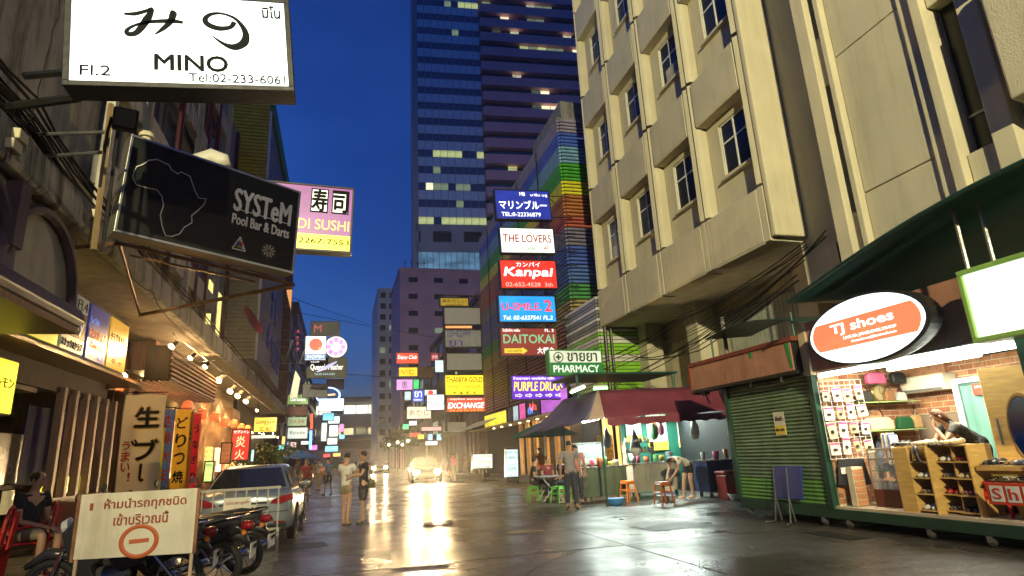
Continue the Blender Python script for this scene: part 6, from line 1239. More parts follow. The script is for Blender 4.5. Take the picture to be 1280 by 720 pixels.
# white barrier behind it
br_ = thing('white_barrier', 'low white barred barrier with a small Thai notice behind the board', 'barrier', (-1.42, 10.9, 0)); wpt = mat('barrier_white', (.30, .28, .23), .5, dirt=.4, dcol=(.2, .12, .06))
MB().b2((-.62, -.02, 1.08), (.55, .02, 1.12)).b2((-.62, -.02, .45), (.55, .02, .49)).build('rail', wpt, br_)
for k in range(8): x = -.6+k*.16; MB().b2((x-.009, -.009, .49), (x+.009, .009, 1.08)).build('bar', wpt, br_)
for s in (-.6, .53): MB().b2((s-.02, -.02, 0), (s+.02, .02, .45)).build('leg', wpt, br_)
MB().b2((-.28, -.05, .70), (.12, -.03, .98)).build('notice', mat('paper_white', 0), br_); text('จอดเฉพาะลูกค้า', brn, br_, (-.08, -.054, .90), .1, w=.34, h=.07); text('ที่นี่', brn, br_, (-.08, -.054, .79), .1, w=.16, h=.07)
# terrace and red chairs
struct(MB().b2((-9, 5, -.05), (-3.25, 12.2, .22)).build('terrace', pavem))
def chair(label, p, rz):
    t = thing('plastic_chair', label, 'chair', p, rz, 'red plastic chairs on the terrace')
    MB().b2((-.22, -.21, .42), (.22, .21, .45)).build('seat', redp, t, bevel=.015)
    b = MB(); n = 8
    prof = [(-.21, .44), (-.23, .62), (-.22, .78), (-.14, .87), (0, .9), (.14, .87), (.22, .78), (.23, .62), (.21, .44)]
    b.tube([(x, .2+.12*(z-.44), z) for x, z in prof], .02, 6); b.build('back_frame', redp, t)
    for x in (-.13, -.045, .045, .13): MB().b2((x-.025, .215, .45), (x+.025, .235, .86)).build('back_slat', redp, t).rotation_euler = (R_(-6), 0, 0)
    for sx in (-1, 1):
        for sy in (-1, 1): MB().tube([(sx*.19, sy*.18, .43), (sx*.235, sy*.22, 0)], [.028, .02], 4).build('leg', redp, t)
        MB().tube([(sx*.23, .2, .62), (sx*.25, 0, .64), (sx*.24, -.17, .62), (sx*.22, -.19, .44)], .018, 6).build('armrest', redp, t)
    return t
chair('red plastic chair nearest the left frame edge with the small white notice', (-4.15, 8.3, .22), R_(-80)); chair('red plastic chair under the seated woman in black', (-3.78, 9.6, .22), R_(-62)); chair('empty red plastic chair between the woman and the frame edge', (-4.0, 9.0, .22), R_(-75)); stool('dark red stool in shadow right of the seated woman', (-3.25, 10.0, .22), mat('dark_red_plastic', 0), .2, .42)
sn_ = thing('small_notice', 'small white printed notice standing on the nearest red chair', 'notice', (-3.98, 8.1, .70), R_(8)); MB().b2((-.17, 0, 0), (.17, .01, .26)).build('card', mat('paper_white', 0), sn_)
for r in range(3):
    for k in range(3): MB().lathe([(0, -.004), (.028, -.004), (.028, 0)], (-.09+k*.085, 0, .05+r*.075), 8, 'Y').build('picture', inkm, sn_)
# ================================================================= motorbikes
tyre = mat('tyre_rubber', (.015, .015, .015), .7); mbk = mat('gloss_black_paint', (.012, .012, .014), .15); chr_ = mat('chrome', (.6, .6, .6), .12, 1, bump=0); tailr = mat('tail_lens', (.20, .006, .012), .2)
def motorbike(label, p, rz, paint, lean=8, group=None):
    t = thing('motorbike', label, 'motorbike', p, rz, group); t.rotation_euler = (R_(lean), 0, rz)
    for x in (-.62, .64):
        w_ = MB().ring((x, 0, .29), .245, .045, 26, 8, 'Y').build('tyre', tyre, t, smooth=True)
        b = MB().ring((x, 0, .29), .205, .014, 24, 6, 'Y'); [b.tube([(x, 0, .29), (x+.2*math.cos(a), 0, .29+.2*math.sin(a))], .006, 4) for a in [k*math.pi/5 for k in range(10)]]; b.lathe([(0, -.04), (.035, -.04), (.035, .04), (0, .04)], (x, 0, .29), 10, 'Y'); b.build('rim', chr_, t)
    MB().tube([(-.98, 0, .50), (-.90, 0, .62), (-.70, 0, .66), (-.55, 0, .60)], [.03, .07, .08, .06], 8).build('rear_fender', blackp, t, smooth=True)
    MB().tube([(.30, 0, .38), (.46, 0, .60), (.68, 0, .64), (.90, 0, .50)], [.02, .06, .065, .03], 8).build('front_fender', paint, t, smooth=True)
    MB().tube([(-.88, 0, .80), (-.6, 0, .78), (-.25, 0, .73), (.02, 0, .72), (.12, 0, .68)], [.07, .125, .13, .11, .05], 10).build('seat', mat('seat_vinyl', (.02, .02, .02), .5), t, smooth=True)
    for s in (-1, 1): MB().prism([(-.95, .72), (-.86, .78), (-.2, .68), (.05, .55), (-.1, .42), (-.35, .52), (-.7, .62)], s*.10-.02, s*.10+.02, 'XZ').build('side_panel', paint, t, bevel=.012)
    MB().prism([(.05, .58), (.28, .95), (.40, 1.0), (.52, .86), (.42, .55), (.30, .32), (.14, .30), (.20, .5)], -.15, .15, 'XZ').build('front_shield', paint, t, bevel=.03)
    MB().tube([(-.1, 0, .36), (.05, 0, .33), (.2, 0, .36)], [.12, .14, .1], 10).build('engine', greym, t, smooth=True)
    MB().tube([(.1, -.12, .24), (-.3, -.15, .24), (-.55, -.16, .30), (-.92, -.16, .38)], [.02, .03, .055, .045], 10).build('exhaust', chr_, t, smooth=True)
    MB().tube([(.66, .06, .3), (.42, .06, .92)], .022, 6).tube([(.66, -.06, .3), (.42, -.06, .92)], .022, 6).build('fork', chr_, t)
    MB().tube([(.28, -.34, 1.02), (.36, -.12, 1.05), (.38, 0, 1.02), (.36, .12, 1.05), (.28, .34, 1.02)], .014, 6).build('handlebar', blackp, t)
    MB().tube([(.48, 0, .92), (.55, 0, .90)], [.09, .07], 12).build('headlight', mat('headlight_glass', (.5, .5, .5), .1), t)
    for s in (-1, 1): MB().tube([(.33, s*.2, 1.05), (.30, s*.3, 1.22)], .006, 4).lathe([(0, -.01), (.05, -.01), (.05, .01), (0, .01)], (.30, s*.31, 1.26), 10, 'X').build('mirror', blackp, t)
    MB().tube([(-.45, -.13, .80), (-.75, -.13, .86), (-.95, -.08, .88), (-.98, 0, .88), (-.95, .08, .88), (-.75, .13, .86), (-.45, .13, .80)], .013, 6).build('grab_rail', chr_, t)
    MB().tube([(-.90, 0, .74), (-1.0, 0, .75), (-1.03, 0, .74)], [.055, .055, .03], 10).build('tail_light', tailr, t, smooth=True)
    for s in (-1, 1): MB().tube([(-.93, s*.08, .70), (-.97, s*.15, .70)], [.02, .03], 8).build('indicator', mat('orange_lens', (.5, .15, .02), .3), t)
    pl_ = MB().b2((-1.0, -.10, .44), (-.99, .10, .62)).build('number_plate', mat('paper_white', 0), t); pl_.rotation_euler = (0, R_(-4), 0)
    text('กขค', inkm, t, (-1.06, 0, .57), .06, (R_(90), 0, R_(-90)), w=.13, h=.035); text('284', inkm, t, (-1.055, 0, .50), .06, (R_(90), 0, R_(-90)), w=.13, h=.05)
    b = MB(); b.tube([(-.1, .12, .34), (-.15, .3, .02)], .012, 5); b.build('side_stand', greym, t); b = MB(); b.tube([(-.62, .1, .29), (-.3, .1, .70)], .025, 8); b.build('shock_absorber', chr_, t)
    return t
m1 = motorbike('black motorbike with chrome exhaust parked nearest the camera beside the white board', (-1.98, 9.0, 0), R_(168), mbk, -9)
motorbike('black motorbike parked just behind the nearest one, tail light level with the car bumper', (-1.80, 10.0, 0), R_(160), mat('dark_grey_paint', (.03, .03, .035), .2), -9); motorbike('black motorbike mostly hidden behind the white board', (-2.35, 8.35, 0), R_(176), mat('dark_grey_paint', 0), -8)
G = 'motorbikes parked along the left kerb'
for i in range(9):
    y = 21.5+i*2.3; c = dup(m1, (-2.25-.02*i, y, 0), R_(150+(i*37 % 23)), ['first', 'second', 'third', 'fourth', 'fifth', 'sixth', 'seventh', 'eighth', 'ninth'][i]+' motorbike of the kerb row counting away from the silver car', G); c.rotation_euler = (R_(-8), 0, R_(150+(i*37 % 23)))
# ================================================================= silver sedan
def sedan(label, p, rz, paint, name='parked_car', lights=False, plate='3743'):
    t = thing(name, label, 'car', p, rz)
    ST = [(0, .60, .42, .86), (.04, .74, .32, .93), (.14, .83, .25, .985), (.4, .89, .22, 1.02), (.9, .91, .2, 1.0), (1.6, .915, .2, .95), (2.6, .915, .2, .93), (3.5, .91, .2, .92), (4.0, .90, .2, .87), (4.4, .86, .22, .78), (4.65, .76, .26, .68), (4.78, .6, .34, .58)]
    vs = []; fs = []; K = 13
    for (y, hw, zb, zt) in ST:
        h = zt-zb; pr_ = [(hw*.8, zb), (hw*.95, zb+.03), (hw, zb+h*.22), (hw, zb+h*.55), (hw*.985, zb+h*.78), (hw*.93, zb+h*.93), (hw*.80, zt)]
        ring_ = [(x, y, z) for x, z in pr_]+[(-x, y, z) for x, z in reversed(pr_)]; vs += ring_
    n = 14
    for i in range(len(ST)-1):
        for k in range(n): fs.append((i*n+k, i*n+(k+1) % n, (i+1)*n+(k+1) % n, (i+1)*n+k))
    fs.append(tuple(range(n))); fs.append(tuple(range((len(ST)-1)*n, len(ST)*n)))
    MB().add(vs, fs).build('body', paint, t, sub=1)
    GH = [(.50, .78, .99, .99, .78), (1.15, .77, .98, 1.40, .56), (1.6, .77, .96, 1.46, .57), (2.4, .77, .95, 1.47, .57), (2.95, .77, .94, 1.43, .56), (3.75, .76, .90, .92, .76)]
    vs = []; fs = []
    for (y, wb_, zb, zt, wt) in GH: vs += [(wb_, y, zb-.05), (wb_*.6+wt*.4, y, zb*.6+zt*.4), (wt+.03, y, zt-.03), (wt-.06, y, zt), (-wt+.06, y, zt), (-wt-.03, y, zt-.03), (-(wb_*.6+wt*.4), y, zb*.6+zt*.4), (-wb_, y, zb-.05)]
    for i in range(len(GH)-1):
        for k in range(7): fs.append((i*8+k, i*8+k+1, (i+1)*8+k+1, (i+1)*8+k))
    MB().add(vs, fs).build('cabin', paint, t, smooth=True)
    cg = glass('car_glass', (.008, .01, .012), .05)
    def pane(pts, off):
        vs = [Vector(q)+Vector(off) for q in pts]; MB().add(vs+[v-Vector(off)*.6 for v in vs], [(0, 1, 2, 3), (4, 5, 6, 7)]).build('window', cg, t)
    pane([(-.70, .56, 1.02), (.70, .56, 1.02), (.54, 1.12, 1.375), (-.54, 1.12, 1.375)], (0, -.02, .022)); pane([(-.70, 3.68, .95), (.70, 3.68, .95), (.52, 3.0, 1.40), (-.52, 3.0, 1.40)], (0, .02, .022))
    for s in (1, -1):
        pane([(s*.775, 1.05, .97), (s*.775, 2.05, .955), (s*.625, 2.05, 1.40), (s*.625, 1.30, 1.375)], (s*.018, 0, .006)); pane([(s*.775, 2.13, .955), (s*.775, 3.35, .93), (s*.63, 2.85, 1.37), (s*.625, 2.13, 1.40)], (s*.018, 0, .006)); pane([(s*.78, .72, .985), (s*.775, 1.0, .97), (s*.64, 1.24, 1.35), (s*.64, 1.18, 1.34)], (s*.018, 0, .006))
        MB().prism([(.30, .64), (.34, .80), (.58, .90), (.80, .93), (.86, .88), (.86, .76), (.62, .70)] if 0 else [(s*.46, .74), (s*.50, .81), (s*.68, .88), (s*.87, .90), (s*.885, .80), (s*.66, .73)], -.0, .24, 'XZ').build('tail_light', tailr if not lights else em('tail_lens_lit', (1, .03, .03), 3, 0), t, bevel=.02)
        MB().b2((s*.55, -.035, .40), (s*.75, -.01, .43)).build('reflector', tailr, t)
        for y in (.95, 3.75):
            MB().lathe([(.0, -.11), (.24, -.11), (.30, -.09), (.325, -.06), (.325, .06), (.30, .09), (.2, .1)], (s*.82, y, .325), 26, 'X').build('tyre', tyre, t, smooth=False)
            b = MB().lathe([(0, -.12), (.03, -.12), (.04, -.112)], (s*.82, y, .325), 12, 'X'); b.ring((s*.925, y, .325), .20, .015, 24, 5, 'X'); [b.tube([(s*.93, y, .325), (s*.925, y+.19*math.cos(a), .325+.19*math.sin(a))], [.025, .015], 4) for a in [k*2*math.pi/7 for k in range(7)]]; b.build('rim', chr_, t)
            b = MB(); b.tube([(s*.905, y+.37*math.cos(a), .325+.37*math.sin(a)) for a in [math.pi*k/12 for k in range(13)]], .022, 5); b.build('wheel_arch', blackp, t)
        MB().tube([(s*.905, 1.3, .58), (s*.93, 2.3, .57), (s*.92, 3.2, .56)], .012, 4).build('side_moulding', chr_, t); [MB().tube([(s*.915, y, .82), (s*.945, y+.04, .83), (s*.945, y+.16, .83), (s*.915, y+.2, .82)], .012, 5).build('door_handle', chr_, t) for y in (1.45, 2.4)]
        MB().tube([(s*.82, 3.2, .98), (s*.95, 3.2, 1.0), (s*1.02, 3.18, 1.0)], [.03, .07, .06], 8).build('wing_mirror', paint, t, smooth=True)
        MB().tube([(s*.45, 4.68, .60), (s*.62, 4.68, .62), (s*.74, 4.6, .63)], [.05, .075, .05] if name != 'oncoming_car' else [.09, .13, .09], 8).build('headlight', em('headlight_far', (1, .66, .27), 130, 0) if name == 'oncoming_car' else mat('headlight_glass', (.5, .5, .5), .1), t, smooth=True)
    MB().b2((-.26, -.05, .60), (.26, -.01, .735)).build('number_plate', mat('paper_white', 0), t); text(plate, inkm, t, (0.05, -.058, .665), .1, w=.30, h=.08, bold=.02)
    MB().b2((-.42, -.035, .76), (.42, .0, .79)).build('boot_trim', chr_, t, bevel=.008); MB().ring((0, -.035, .85), .045, .006, 16, 5, 'Y').build('badge', chr_, t)
    MB().tube([(-.80, .03, .60), (0, -.035, .585), (.80, .03, .60)], .006, 4).build('bumper_seam', blackp, t); MB().b2((-.7, -.02, .27), (.7, .1, .33)).build('rear_skirt', blackp, t); MB().tube([(.55, .05, .27), (.55, -.06, .27)], .035, 10).build('exhaust', chr_, t)
    return t
silver = mat('silver_paint', (.20, .225, .24), .3, .4, var=.04, bump=0)
for m_ in (silver, mbk): m_.node_tree.nodes['Principled BSDF'].inputs['Coat Weight'].default_value = .8; m_.node_tree.nodes['Principled BSDF'].inputs['Coat Roughness'].default_value = .04
sedan('silver sedan parked on the left seen from behind with number 3743', (-1.68, 12.9, 0), 0, silver)
def oncoming(label, p, rz, e):
    t = sedan(label, p, rz, mat('dark_car_paint', (.05, .05, .06), .25, .4), 'oncoming_car', True, '58')
    for s in (1, -1):
        ld = bpy.data.lights.new('headlamp', 'SPOT'); ld.energy = e; ld.color = (1, .7, .34); ld.spot_size = R_(75); ld.spot_blend = .8; ld.shadow_soft_size = .07
        lo = bpy.data.objects.new('headlamp_light', ld); COL.objects.link(lo); lo.parent = t; lo.location = (s*.62, 4.85, .62); lo.rotation_euler = (R_(91), 0, 0)
oncoming('oncoming car with two blazing headlights, the nearer one in the road', (5.3, 41.0, 0), R_(176), 2600)
oncoming('farther oncoming car whose headlights flare by the couple in the road', (4.2, 71.0, 0), R_(180), 900)
sedan('small dark car with red tail lights far down the left kerb', (-2.1, 62, 0), 0, mat('plum_paint', (.10, .02, .08), .3, .4), lights=True, plate='91')
# ================================================================= people
_skin = []
def skinmesh(name, nodes, edges, m, parent, root=0, sub=1):
    me = bpy.data.meshes.new(name); me.from_pydata([n[0] for n in nodes], edges, []); o = bpy.data.objects.new(name, me); COL.objects.link(o); o.parent = parent
    o.modifiers.new('skin', 'SKIN'); sv = me.skin_vertices[0].data
    for i, n in enumerate(nodes): r = n[1]; sv[i].radius = r if isinstance(r, tuple) else (r, r); sv[i].use_root = (i == root)
    s_ = o.modifiers.new('sub', 'SUBSURF'); s_.levels = sub; s_.render_levels = sub; me.materials.append(m); _skin.append(o); return o
def lerp(a, b, t): return tuple(a[i]+(b[i]-a[i])*t for i in range(3))
SKIN = mat('skin', (.36, .20, .12), .5, var=.06, bump=0); HAIR = mat('black_hair', (.012, .010, .009), .4, bump=.5, bscale=60)
def person(label, loc, rz, J, top, bottom, hair=HAIR, long=False, skirt=False, sleeve=.55, legc=1.0, shoe_m=None, cat='person', group=None, extra=None):
    """J: joint positions in metres, facing local -Y"""
    t = thing('person', label, cat, loc, rz, group); V = lambda k: J[k]
    nodes = []; E = []
    def nd(p, r): nodes.append((p, r)); return len(nodes)-1
    pe, wa, ch, ne = V('pelvis'), V('waist'), V('chest'), V('neck'); hd, f = Vector(V('head')), Vector(J.get('face', (0, -1, 0))).normalized()
    up = (hd-Vector(ne)).normalized()
    a = nd(pe, (.125, .10)); b_ = nd(wa, (.115, .09)); c = nd(ch, (.145, .10)); d = nd(lerp(ch, ne, .75), (.07, .06)); e = nd(ne, .05); g0 = nd(tuple(hd-up*.085+f*.01), (.05, .06)); g = nd(tuple(hd), (.074, .09)); h = nd(tuple(hd+up*.07), (.066, .08)); h2 = nd(tuple(hd+up*.105), (.035, .045))
    E += [(a, b_), (b_, c), (c, d), (d, e), (e, g0), (g0, g), (g, h), (h, h2)]
    for s in ('L', 'R'):
        q = [c, nd(V('sh'+s), .055), nd(lerp(V('sh'+s), V('el'+s), .5), .047), nd(V('el'+s), .038), nd(lerp(V('el'+s), V('wr'+s), .4), .036), nd(V('wr'+s), .024)]
        E += [(q[i], q[i+1]) for i in range(5)]
        wv, ev = Vector(V('wr'+s)), Vector(V('el'+s)); hv = Vector(J.get('hd'+s, tuple(wv+(wv-ev).normalized()*.08)))-wv; hv = hv.normalized(); sd_ = hv.cross(f); sd_ = sd_.normalized() if sd_.length > .2 else hv.cross(up).normalized()
        p1 = nd(tuple(wv+hv*.045), (.03, .018)); p2 = nd(tuple(wv+hv*.085), (.036, .016)); E += [(q[5], p1), (p1, p2)]
        k2 = sd_.cross(hv).normalized()
        for fi, L_ in enumerate((.062, .072, .068, .052)):
            o_ = sd_*(.027-.018*fi); m1_ = nd(tuple(wv+hv*(.09+L_*.5)+o_), .0085); m2_ = nd(tuple(wv+hv*(.09+L_)+o_+k2*.014), .007); E += [(p2, m1_), (m1_, m2_)]
        th = nd(tuple(wv+hv*.055+sd_*.042), .010); th2 = nd(tuple(wv+hv*.085+sd_*.055+k2*.01), .008); E += [(p1, th), (th, th2)]
        l = [a, nd(V('hip'+s), .088), nd(lerp(V('hip'+s), V('kn'+s), .5), .072), nd(V('kn'+s), .052), nd(lerp(V('kn'+s), V('an'+s), .35), .052), nd(V('an'+s), .034)]
        E += [(l[i], l[i+1]) for i in range(5)]
        an, toe = Vector(V('an'+s)), Vector(V('to'+s)); hl_ = nd(tuple(an+Vector((0, .0, -.05))), .032); mt_ = nd(tuple(an.lerp(toe, .6)), (.036, .026)); tt_ = nd(tuple(toe), (.030, .016)); E += [(l[5], hl_), (hl_, mt_), (mt_, tt_)]
    body = skinmesh('body', nodes, E, SKIN, t, 0, 1)
    # face: nose, eyes, mouth
    sx = up.cross(f).normalized(); b = MB()
    b.tube([hd+f*.078+up*.025, hd+f*.10-up*.005, hd+f*.086-up*.012], [.008, .014, .006], 6); b.build('nose', SKIN, body, smooth=True)
    b = MB(); [b.tube([hd+f*.079+sx*(s*.030-.008)+up*.022, hd+f*.083+sx*(s*.030)+up*.022, hd+f*.079+sx*(s*.030+.008)+up*.022], [.003, .007, .003], 6) for s in (-1, 1)]; b.build('eyes', mat('eye_dark', (.02, .015, .01), .2), body)
    MB().tube([hd+f*.076-sx*.018-up*.042, hd+f*.082-up*.042, hd+f*.076+sx*.018-up*.042], [.003, .006, .003], 6).build('mouth', mat('lips', (.30, .08, .06), .4), body)
    for s in (-1, 1): MB().tube([hd+sx*s*.072+up*.02, hd+sx*s*.082-up*.0, hd+sx*s*.073-up*.025], [.008, .014, .007], 6).build('ear', SKIN, body, smooth=True)
    # hair
    hn = [(tuple(hd+up*.075-f*.01), (.085, .095)), (tuple(hd+up*.03-f*.035), (.088, .085)), (tuple(hd-up*.03-f*.045), (.08, .07)), (tuple(hd+up*.115-f*.01), (.05, .06)), (tuple(hd+up*.07+f*.05), (.055, .035))]
    he = [(0, 1), (1, 2), (0, 3), (0, 4)]
    if long: hn += [(tuple(hd-up*.13-f*.06), (.085, .05)), (tuple(hd-up*.24-f*.075), (.075, .04)), (tuple(hd-up*.32-f*.08), (.04, .025))]; he += [(2, 5), (5, 6), (6, 7)]
    skinmesh('hair', hn, he, hair, t, 0, 1)
    # shirt
    sn2 = [(lerp(pe, wa, -.55), (.155, .132)), (lerp(pe, wa, .3), (.15, .125)), (wa, (.14, .112)), (ch, (.165, .12)), (lerp(ch, ne, .62), (.10, .075))]; se = [(0, 1), (1, 2), (2, 3), (3, 4)]
    for s in ('L', 'R'):
        n0 = len(sn2); sn2 += [(V('sh'+s), .074), (lerp(V('sh'+s), V('el'+s), .5), .063), (lerp(V('sh'+s), V('el'+s), max(sleeve, .55)), .058)]; se += [(3, n0), (n0, n0+1), (n0+1, n0+2)]
        if sleeve > 1: sn2.append((lerp(V('el'+s), V('wr'+s), .85), .04)); se.append((n0+2, n0+3))
    skinmesh('shirt', sn2, se, top, t, 0, 1)
    # trousers, shorts or skirt
    bn = [(lerp(pe, wa, .75), (.138, .112)), (pe, (.15, .125))]; be = [(0, 1)]
    for s in ('L', 'R'):
        n0 = len(bn); bn += [(V('hip'+s), .108), (lerp(V('hip'+s), V('kn'+s), .55), .09)]; be += [(1, n0), (n0, n0+1)]
        if skirt: bn[-1] = (bn[-1][0], .12)
        if legc > .55: bn.append((lerp(V('hip'+s), V('kn'+s), 1.0), .068)); be.append((n0+1, n0+2))
        if legc > 1.2: bn.append((lerp(V('kn'+s), V('an'+s), .92), .058)); be.append((n0+2, n0+3))
    skinmesh('skirt' if skirt else 'trousers', bn, be, bottom, t, 0, 1)
    for s in ('L', 'R'):
        an, toe = Vector(V('an'+s)), Vector(V('to'+s)); MB().tube([an+Vector((0, 0, -.055))-(toe-an)*.25, an.lerp(toe, .5)-Vector((0, 0, .03)), toe+(toe-an)*.12], [.036, .044, .03], 8).build('shoe', shoe_m or blackp, t, smooth=True)
    return t
def stand(h=1.65, stride=.0, lean=0, armL=None, armR=None, bend=0, face=(0, -1, 0)):
    k = h/1.70; J = {}
    J['pelvis'] = (0, 0, .93*k); J['waist'] = (0, -.01-lean*.3, 1.06*k); J['chest'] = (0, -lean*.8, 1.27*k); J['neck'] = (0, -lean*1.1, 1.46*k); J['head'] = (0, -.02-lean*1.3, 1.58*k)
    for s, x in (('L', 1), ('R', -1)):
        J['sh'+s] = (x*.185*k, -lean, 1.395*k); J['el'+s] = (x*.24*k, .02-lean, 1.11*k); J['wr'+s] = (x*.25*k, -.05-lean, .88*k)
        st = stride*x; J['hip'+s] = (x*.09*k, 0, .88*k); J['kn'+s] = (x*.10*k, -st*.5-.02, .49*k); J['an'+s] = (x*.10*k, -st+.02, .09*k); J['to'+s] = (x*.115*k, -st-.13, .03*k)
    for d_, s in ((armL, 'L'), (armR, 'R')):
        if d_: J['el'+s], J['wr'+s] = d_
    J['face'] = face; return J
def sit(seat=.45, h=1.62, armL=None, armR=None, face=(0, -1, 0), lean=.05):
    k = h/1.70; z = seat+.10; J = {'pelvis': (0, 0, z), 'waist': (0, -.01, z+.14*k), 'chest': (0, -lean, z+.35*k), 'neck': (0, -lean*1.4, z+.54*k), 'head': (0, -lean*1.6-.02, z+.66*k), 'face': face}
    for s, x in (('L', 1), ('R', -1)):
        J['sh'+s] = (x*.18*k, -lean, z+.475*k); J['el'+s] = (x*.21*k, -.06, z+.20*k); J['wr'+s] = (x*.14*k, -.27, z+.13*k); J['hip'+s] = (x*.09, -.04, z-.01); J['kn'+s] = (x*.11, -.43*k, z-.01); J['an'+s] = (x*.11, -.42*k, .09); J['to'+s] = (x*.12, -.57*k, .03)
    for d_, s in ((armL, 'L'), (armR, 'R')):
        if d_: J['el'+s], J['wr'+s] = d_
    return J
fab = lambda n, c: mat('fabric_'+n, c, .85, var=.12, bump=.3, bscale=30)
blk_ = fab('black', (.015, .015, .017)); wht_ = fab('white', (.55, .53, .48)); khk = fab('khaki', (.20, .16, .10)); gry = fab('grey', (.22, .20, .21)); nvy = fab('navy', (.02, .025, .06)); mrn = fab('maroon', (.16, .02, .03)); pkf = fab('pink', (.5, .2, .2)); dkj = fab('dark_jeans', (.03, .035, .05)); grn_ = fab('charcoal', (.06, .06, .06)); org = fab('orange', (.6, .18, .05))
person('woman in black top and khaki shorts sitting sideways on a red chair', (-3.82, 9.62, .22), R_(62), sit(.45, 1.64, ((.2, -.12, .70), (.07, -.34, .62)), ((-.2, -.12, .70), (-.05, -.36, .62)), (.15, -1, .05)), blk_, khk, legc=1.0)
person('person in a long white top standing in the road, left of the couple', (.22, 15.95, 0), R_(150), stand(1.66, .08, 0, ((.22, -.10, 1.12), (.10, -.28, 1.20)), ((-.22, -.08, 1.12), (-.12, -.30, 1.1)), face=(.3, -1, -.1)), wht_, khk, skirt=True, legc=.5, shoe_m=fab('tan', (.3, .2, .12)))
person('person in black dress with a shoulder bag standing in the road, right of the couple', (.62, 15.8, 0), R_(-75), stand(1.68, .05, .0, ((.22, -.12, 1.12), (.12, -.32, 1.12)), ((-.23, -.05, 1.12), (-.16, -.26, 1.05)), face=(-.2, -1, -.1)), blk_, blk_, skirt=True, legc=1.0)
sbg = thing('shoulder_bag', 'dark olive shoulder bag at the hip of the person in black', 'bag', (.80, 15.75, .95)); MB().tube([(0, 0, -.16), (.01, 0, -.05), (0, 0, .06)], [.11, .12, .07], 8).build('body', mat('olive_bag', (.06, .06, .03), .6), sbg, smooth=True); MB().tube([(-.02, -.05, .05), (-.10, -.05, .45), (-.2, .0, .52)], .01, 5).build('strap', blackp, sbg)
person('person in a grey shirt walking past the food cart, seen from behind', (5.75, 15.2, 0), R_(165), stand(1.70, .16, -.02), gry, dkj, legc=1.3)
person('cook in white shirt and black shorts bending over the bucket', (9.35, 15.75, 0), R_(-80), {'pelvis': (0, .16, .88), 'waist': (0, .02, .99), 'chest': (0, -.19, 1.07), 'neck': (0, -.36, 1.06), 'head': (0, -.46, 1.03), 'face': (0, -.6, -.8), 'shL': (.17, -.30, 1.06), 'elL': (.18, -.36, .80), 'wrL': (.10, -.48, .62), 'shR': (-.17, -.30, 1.06), 'elR': (-.18, -.38, .80), 'wrR': (-.10, -.52, .62), 'hipL': (.09, .16, .84), 'knL': (.10, .10, .46), 'anL': (.10, .14, .09), 'toL': (.11, -.02, .03), 'hipR': (-.09, .16, .84), 'knR': (-.10, .04, .46), 'anR': (-.10, -.02, .09), 'toR': (-.11, -.18, .03)}, wht_, blk_, legc=.5, shoe_m=fab('pale_shoe', (.5, .35, .25)))
person('woman in black vest with short hair sitting left at the folding table', (5.75, 18.5, 0), R_(75), sit(.45, 1.58), blk_, blk_, legc=1.3)
person('woman in maroon top sitting behind the folding table', (6.35, 18.9, 0), R_(10), sit(.45, 1.6), mrn, dkj, legc=1.3); person('diner in dark shirt sitting at the right of the folding table', (6.55, 17.9, 0), R_(-75), sit(.45, 1.62), nvy, blk_, legc=1.3)
person('person in an orange top standing under the green umbrella', (7.0, 21.5, 0), R_(20), stand(1.6), org, dkj, legc=1.3); person('person in a pink shirt standing behind the man in grey', (6.35, 16.3, 0), R_(150), stand(1.62), pkf, dkj, legc=1.3)
brn_h = mat('brown_hair', (.07, .028, .012), .5, bump=.5, bscale=60)
person('shopkeeper with long brown hair in black floral top leaning on the counter, chin on hand', (9.05, 7.25, .33), R_(-112), {'pelvis': (0, .25, .92), 'waist': (0, .13, 1.02), 'chest': (0, -.04, 1.14), 'neck': (0, -.17, 1.25), 'head': (0, -.25, 1.34), 'face': (-.1, -1, -.1), 'shL': (.17, -.10, 1.20), 'elL': (.17, -.30, .97), 'wrL': (.04, -.34, 1.17), 'hdL': (.02, -.33, 1.27), 'shR': (-.17, -.10, 1.20), 'elR': (-.20, -.26, .97), 'wrR': (.02, -.46, .96), 'hipL': (.09, .27, .88), 'knL': (.10, .20, .48), 'anL': (.10, .34, .09), 'toL': (.10, .2, .03), 'hipR': (-.09, .27, .88), 'knR': (-.10, .16, .48), 'anR': (-.10, .28, .09), 'toR': (-.10, .12, .03)}, mat('floral_black', (.05, .05, .045), .8, var=.9, scale=26), blk_, hair=brn_h, long=True, legc=1.3)
pc2 = thing('stool_cover', 'dark plaid cloth draped behind the pigeonhole shelf under the shopkeeper', 'cloth'); MB().tube([(8.85, 6.9, 1.1), (8.85, 6.75, .9), (8.8, 6.6, .6), (8.85, 6.55, .35)], [.10, .16, .2, .14], 10).build('cloth', mat('plaid', (.05, .06, .06), .85, var=.8, scale=20), pc2, smooth=True)
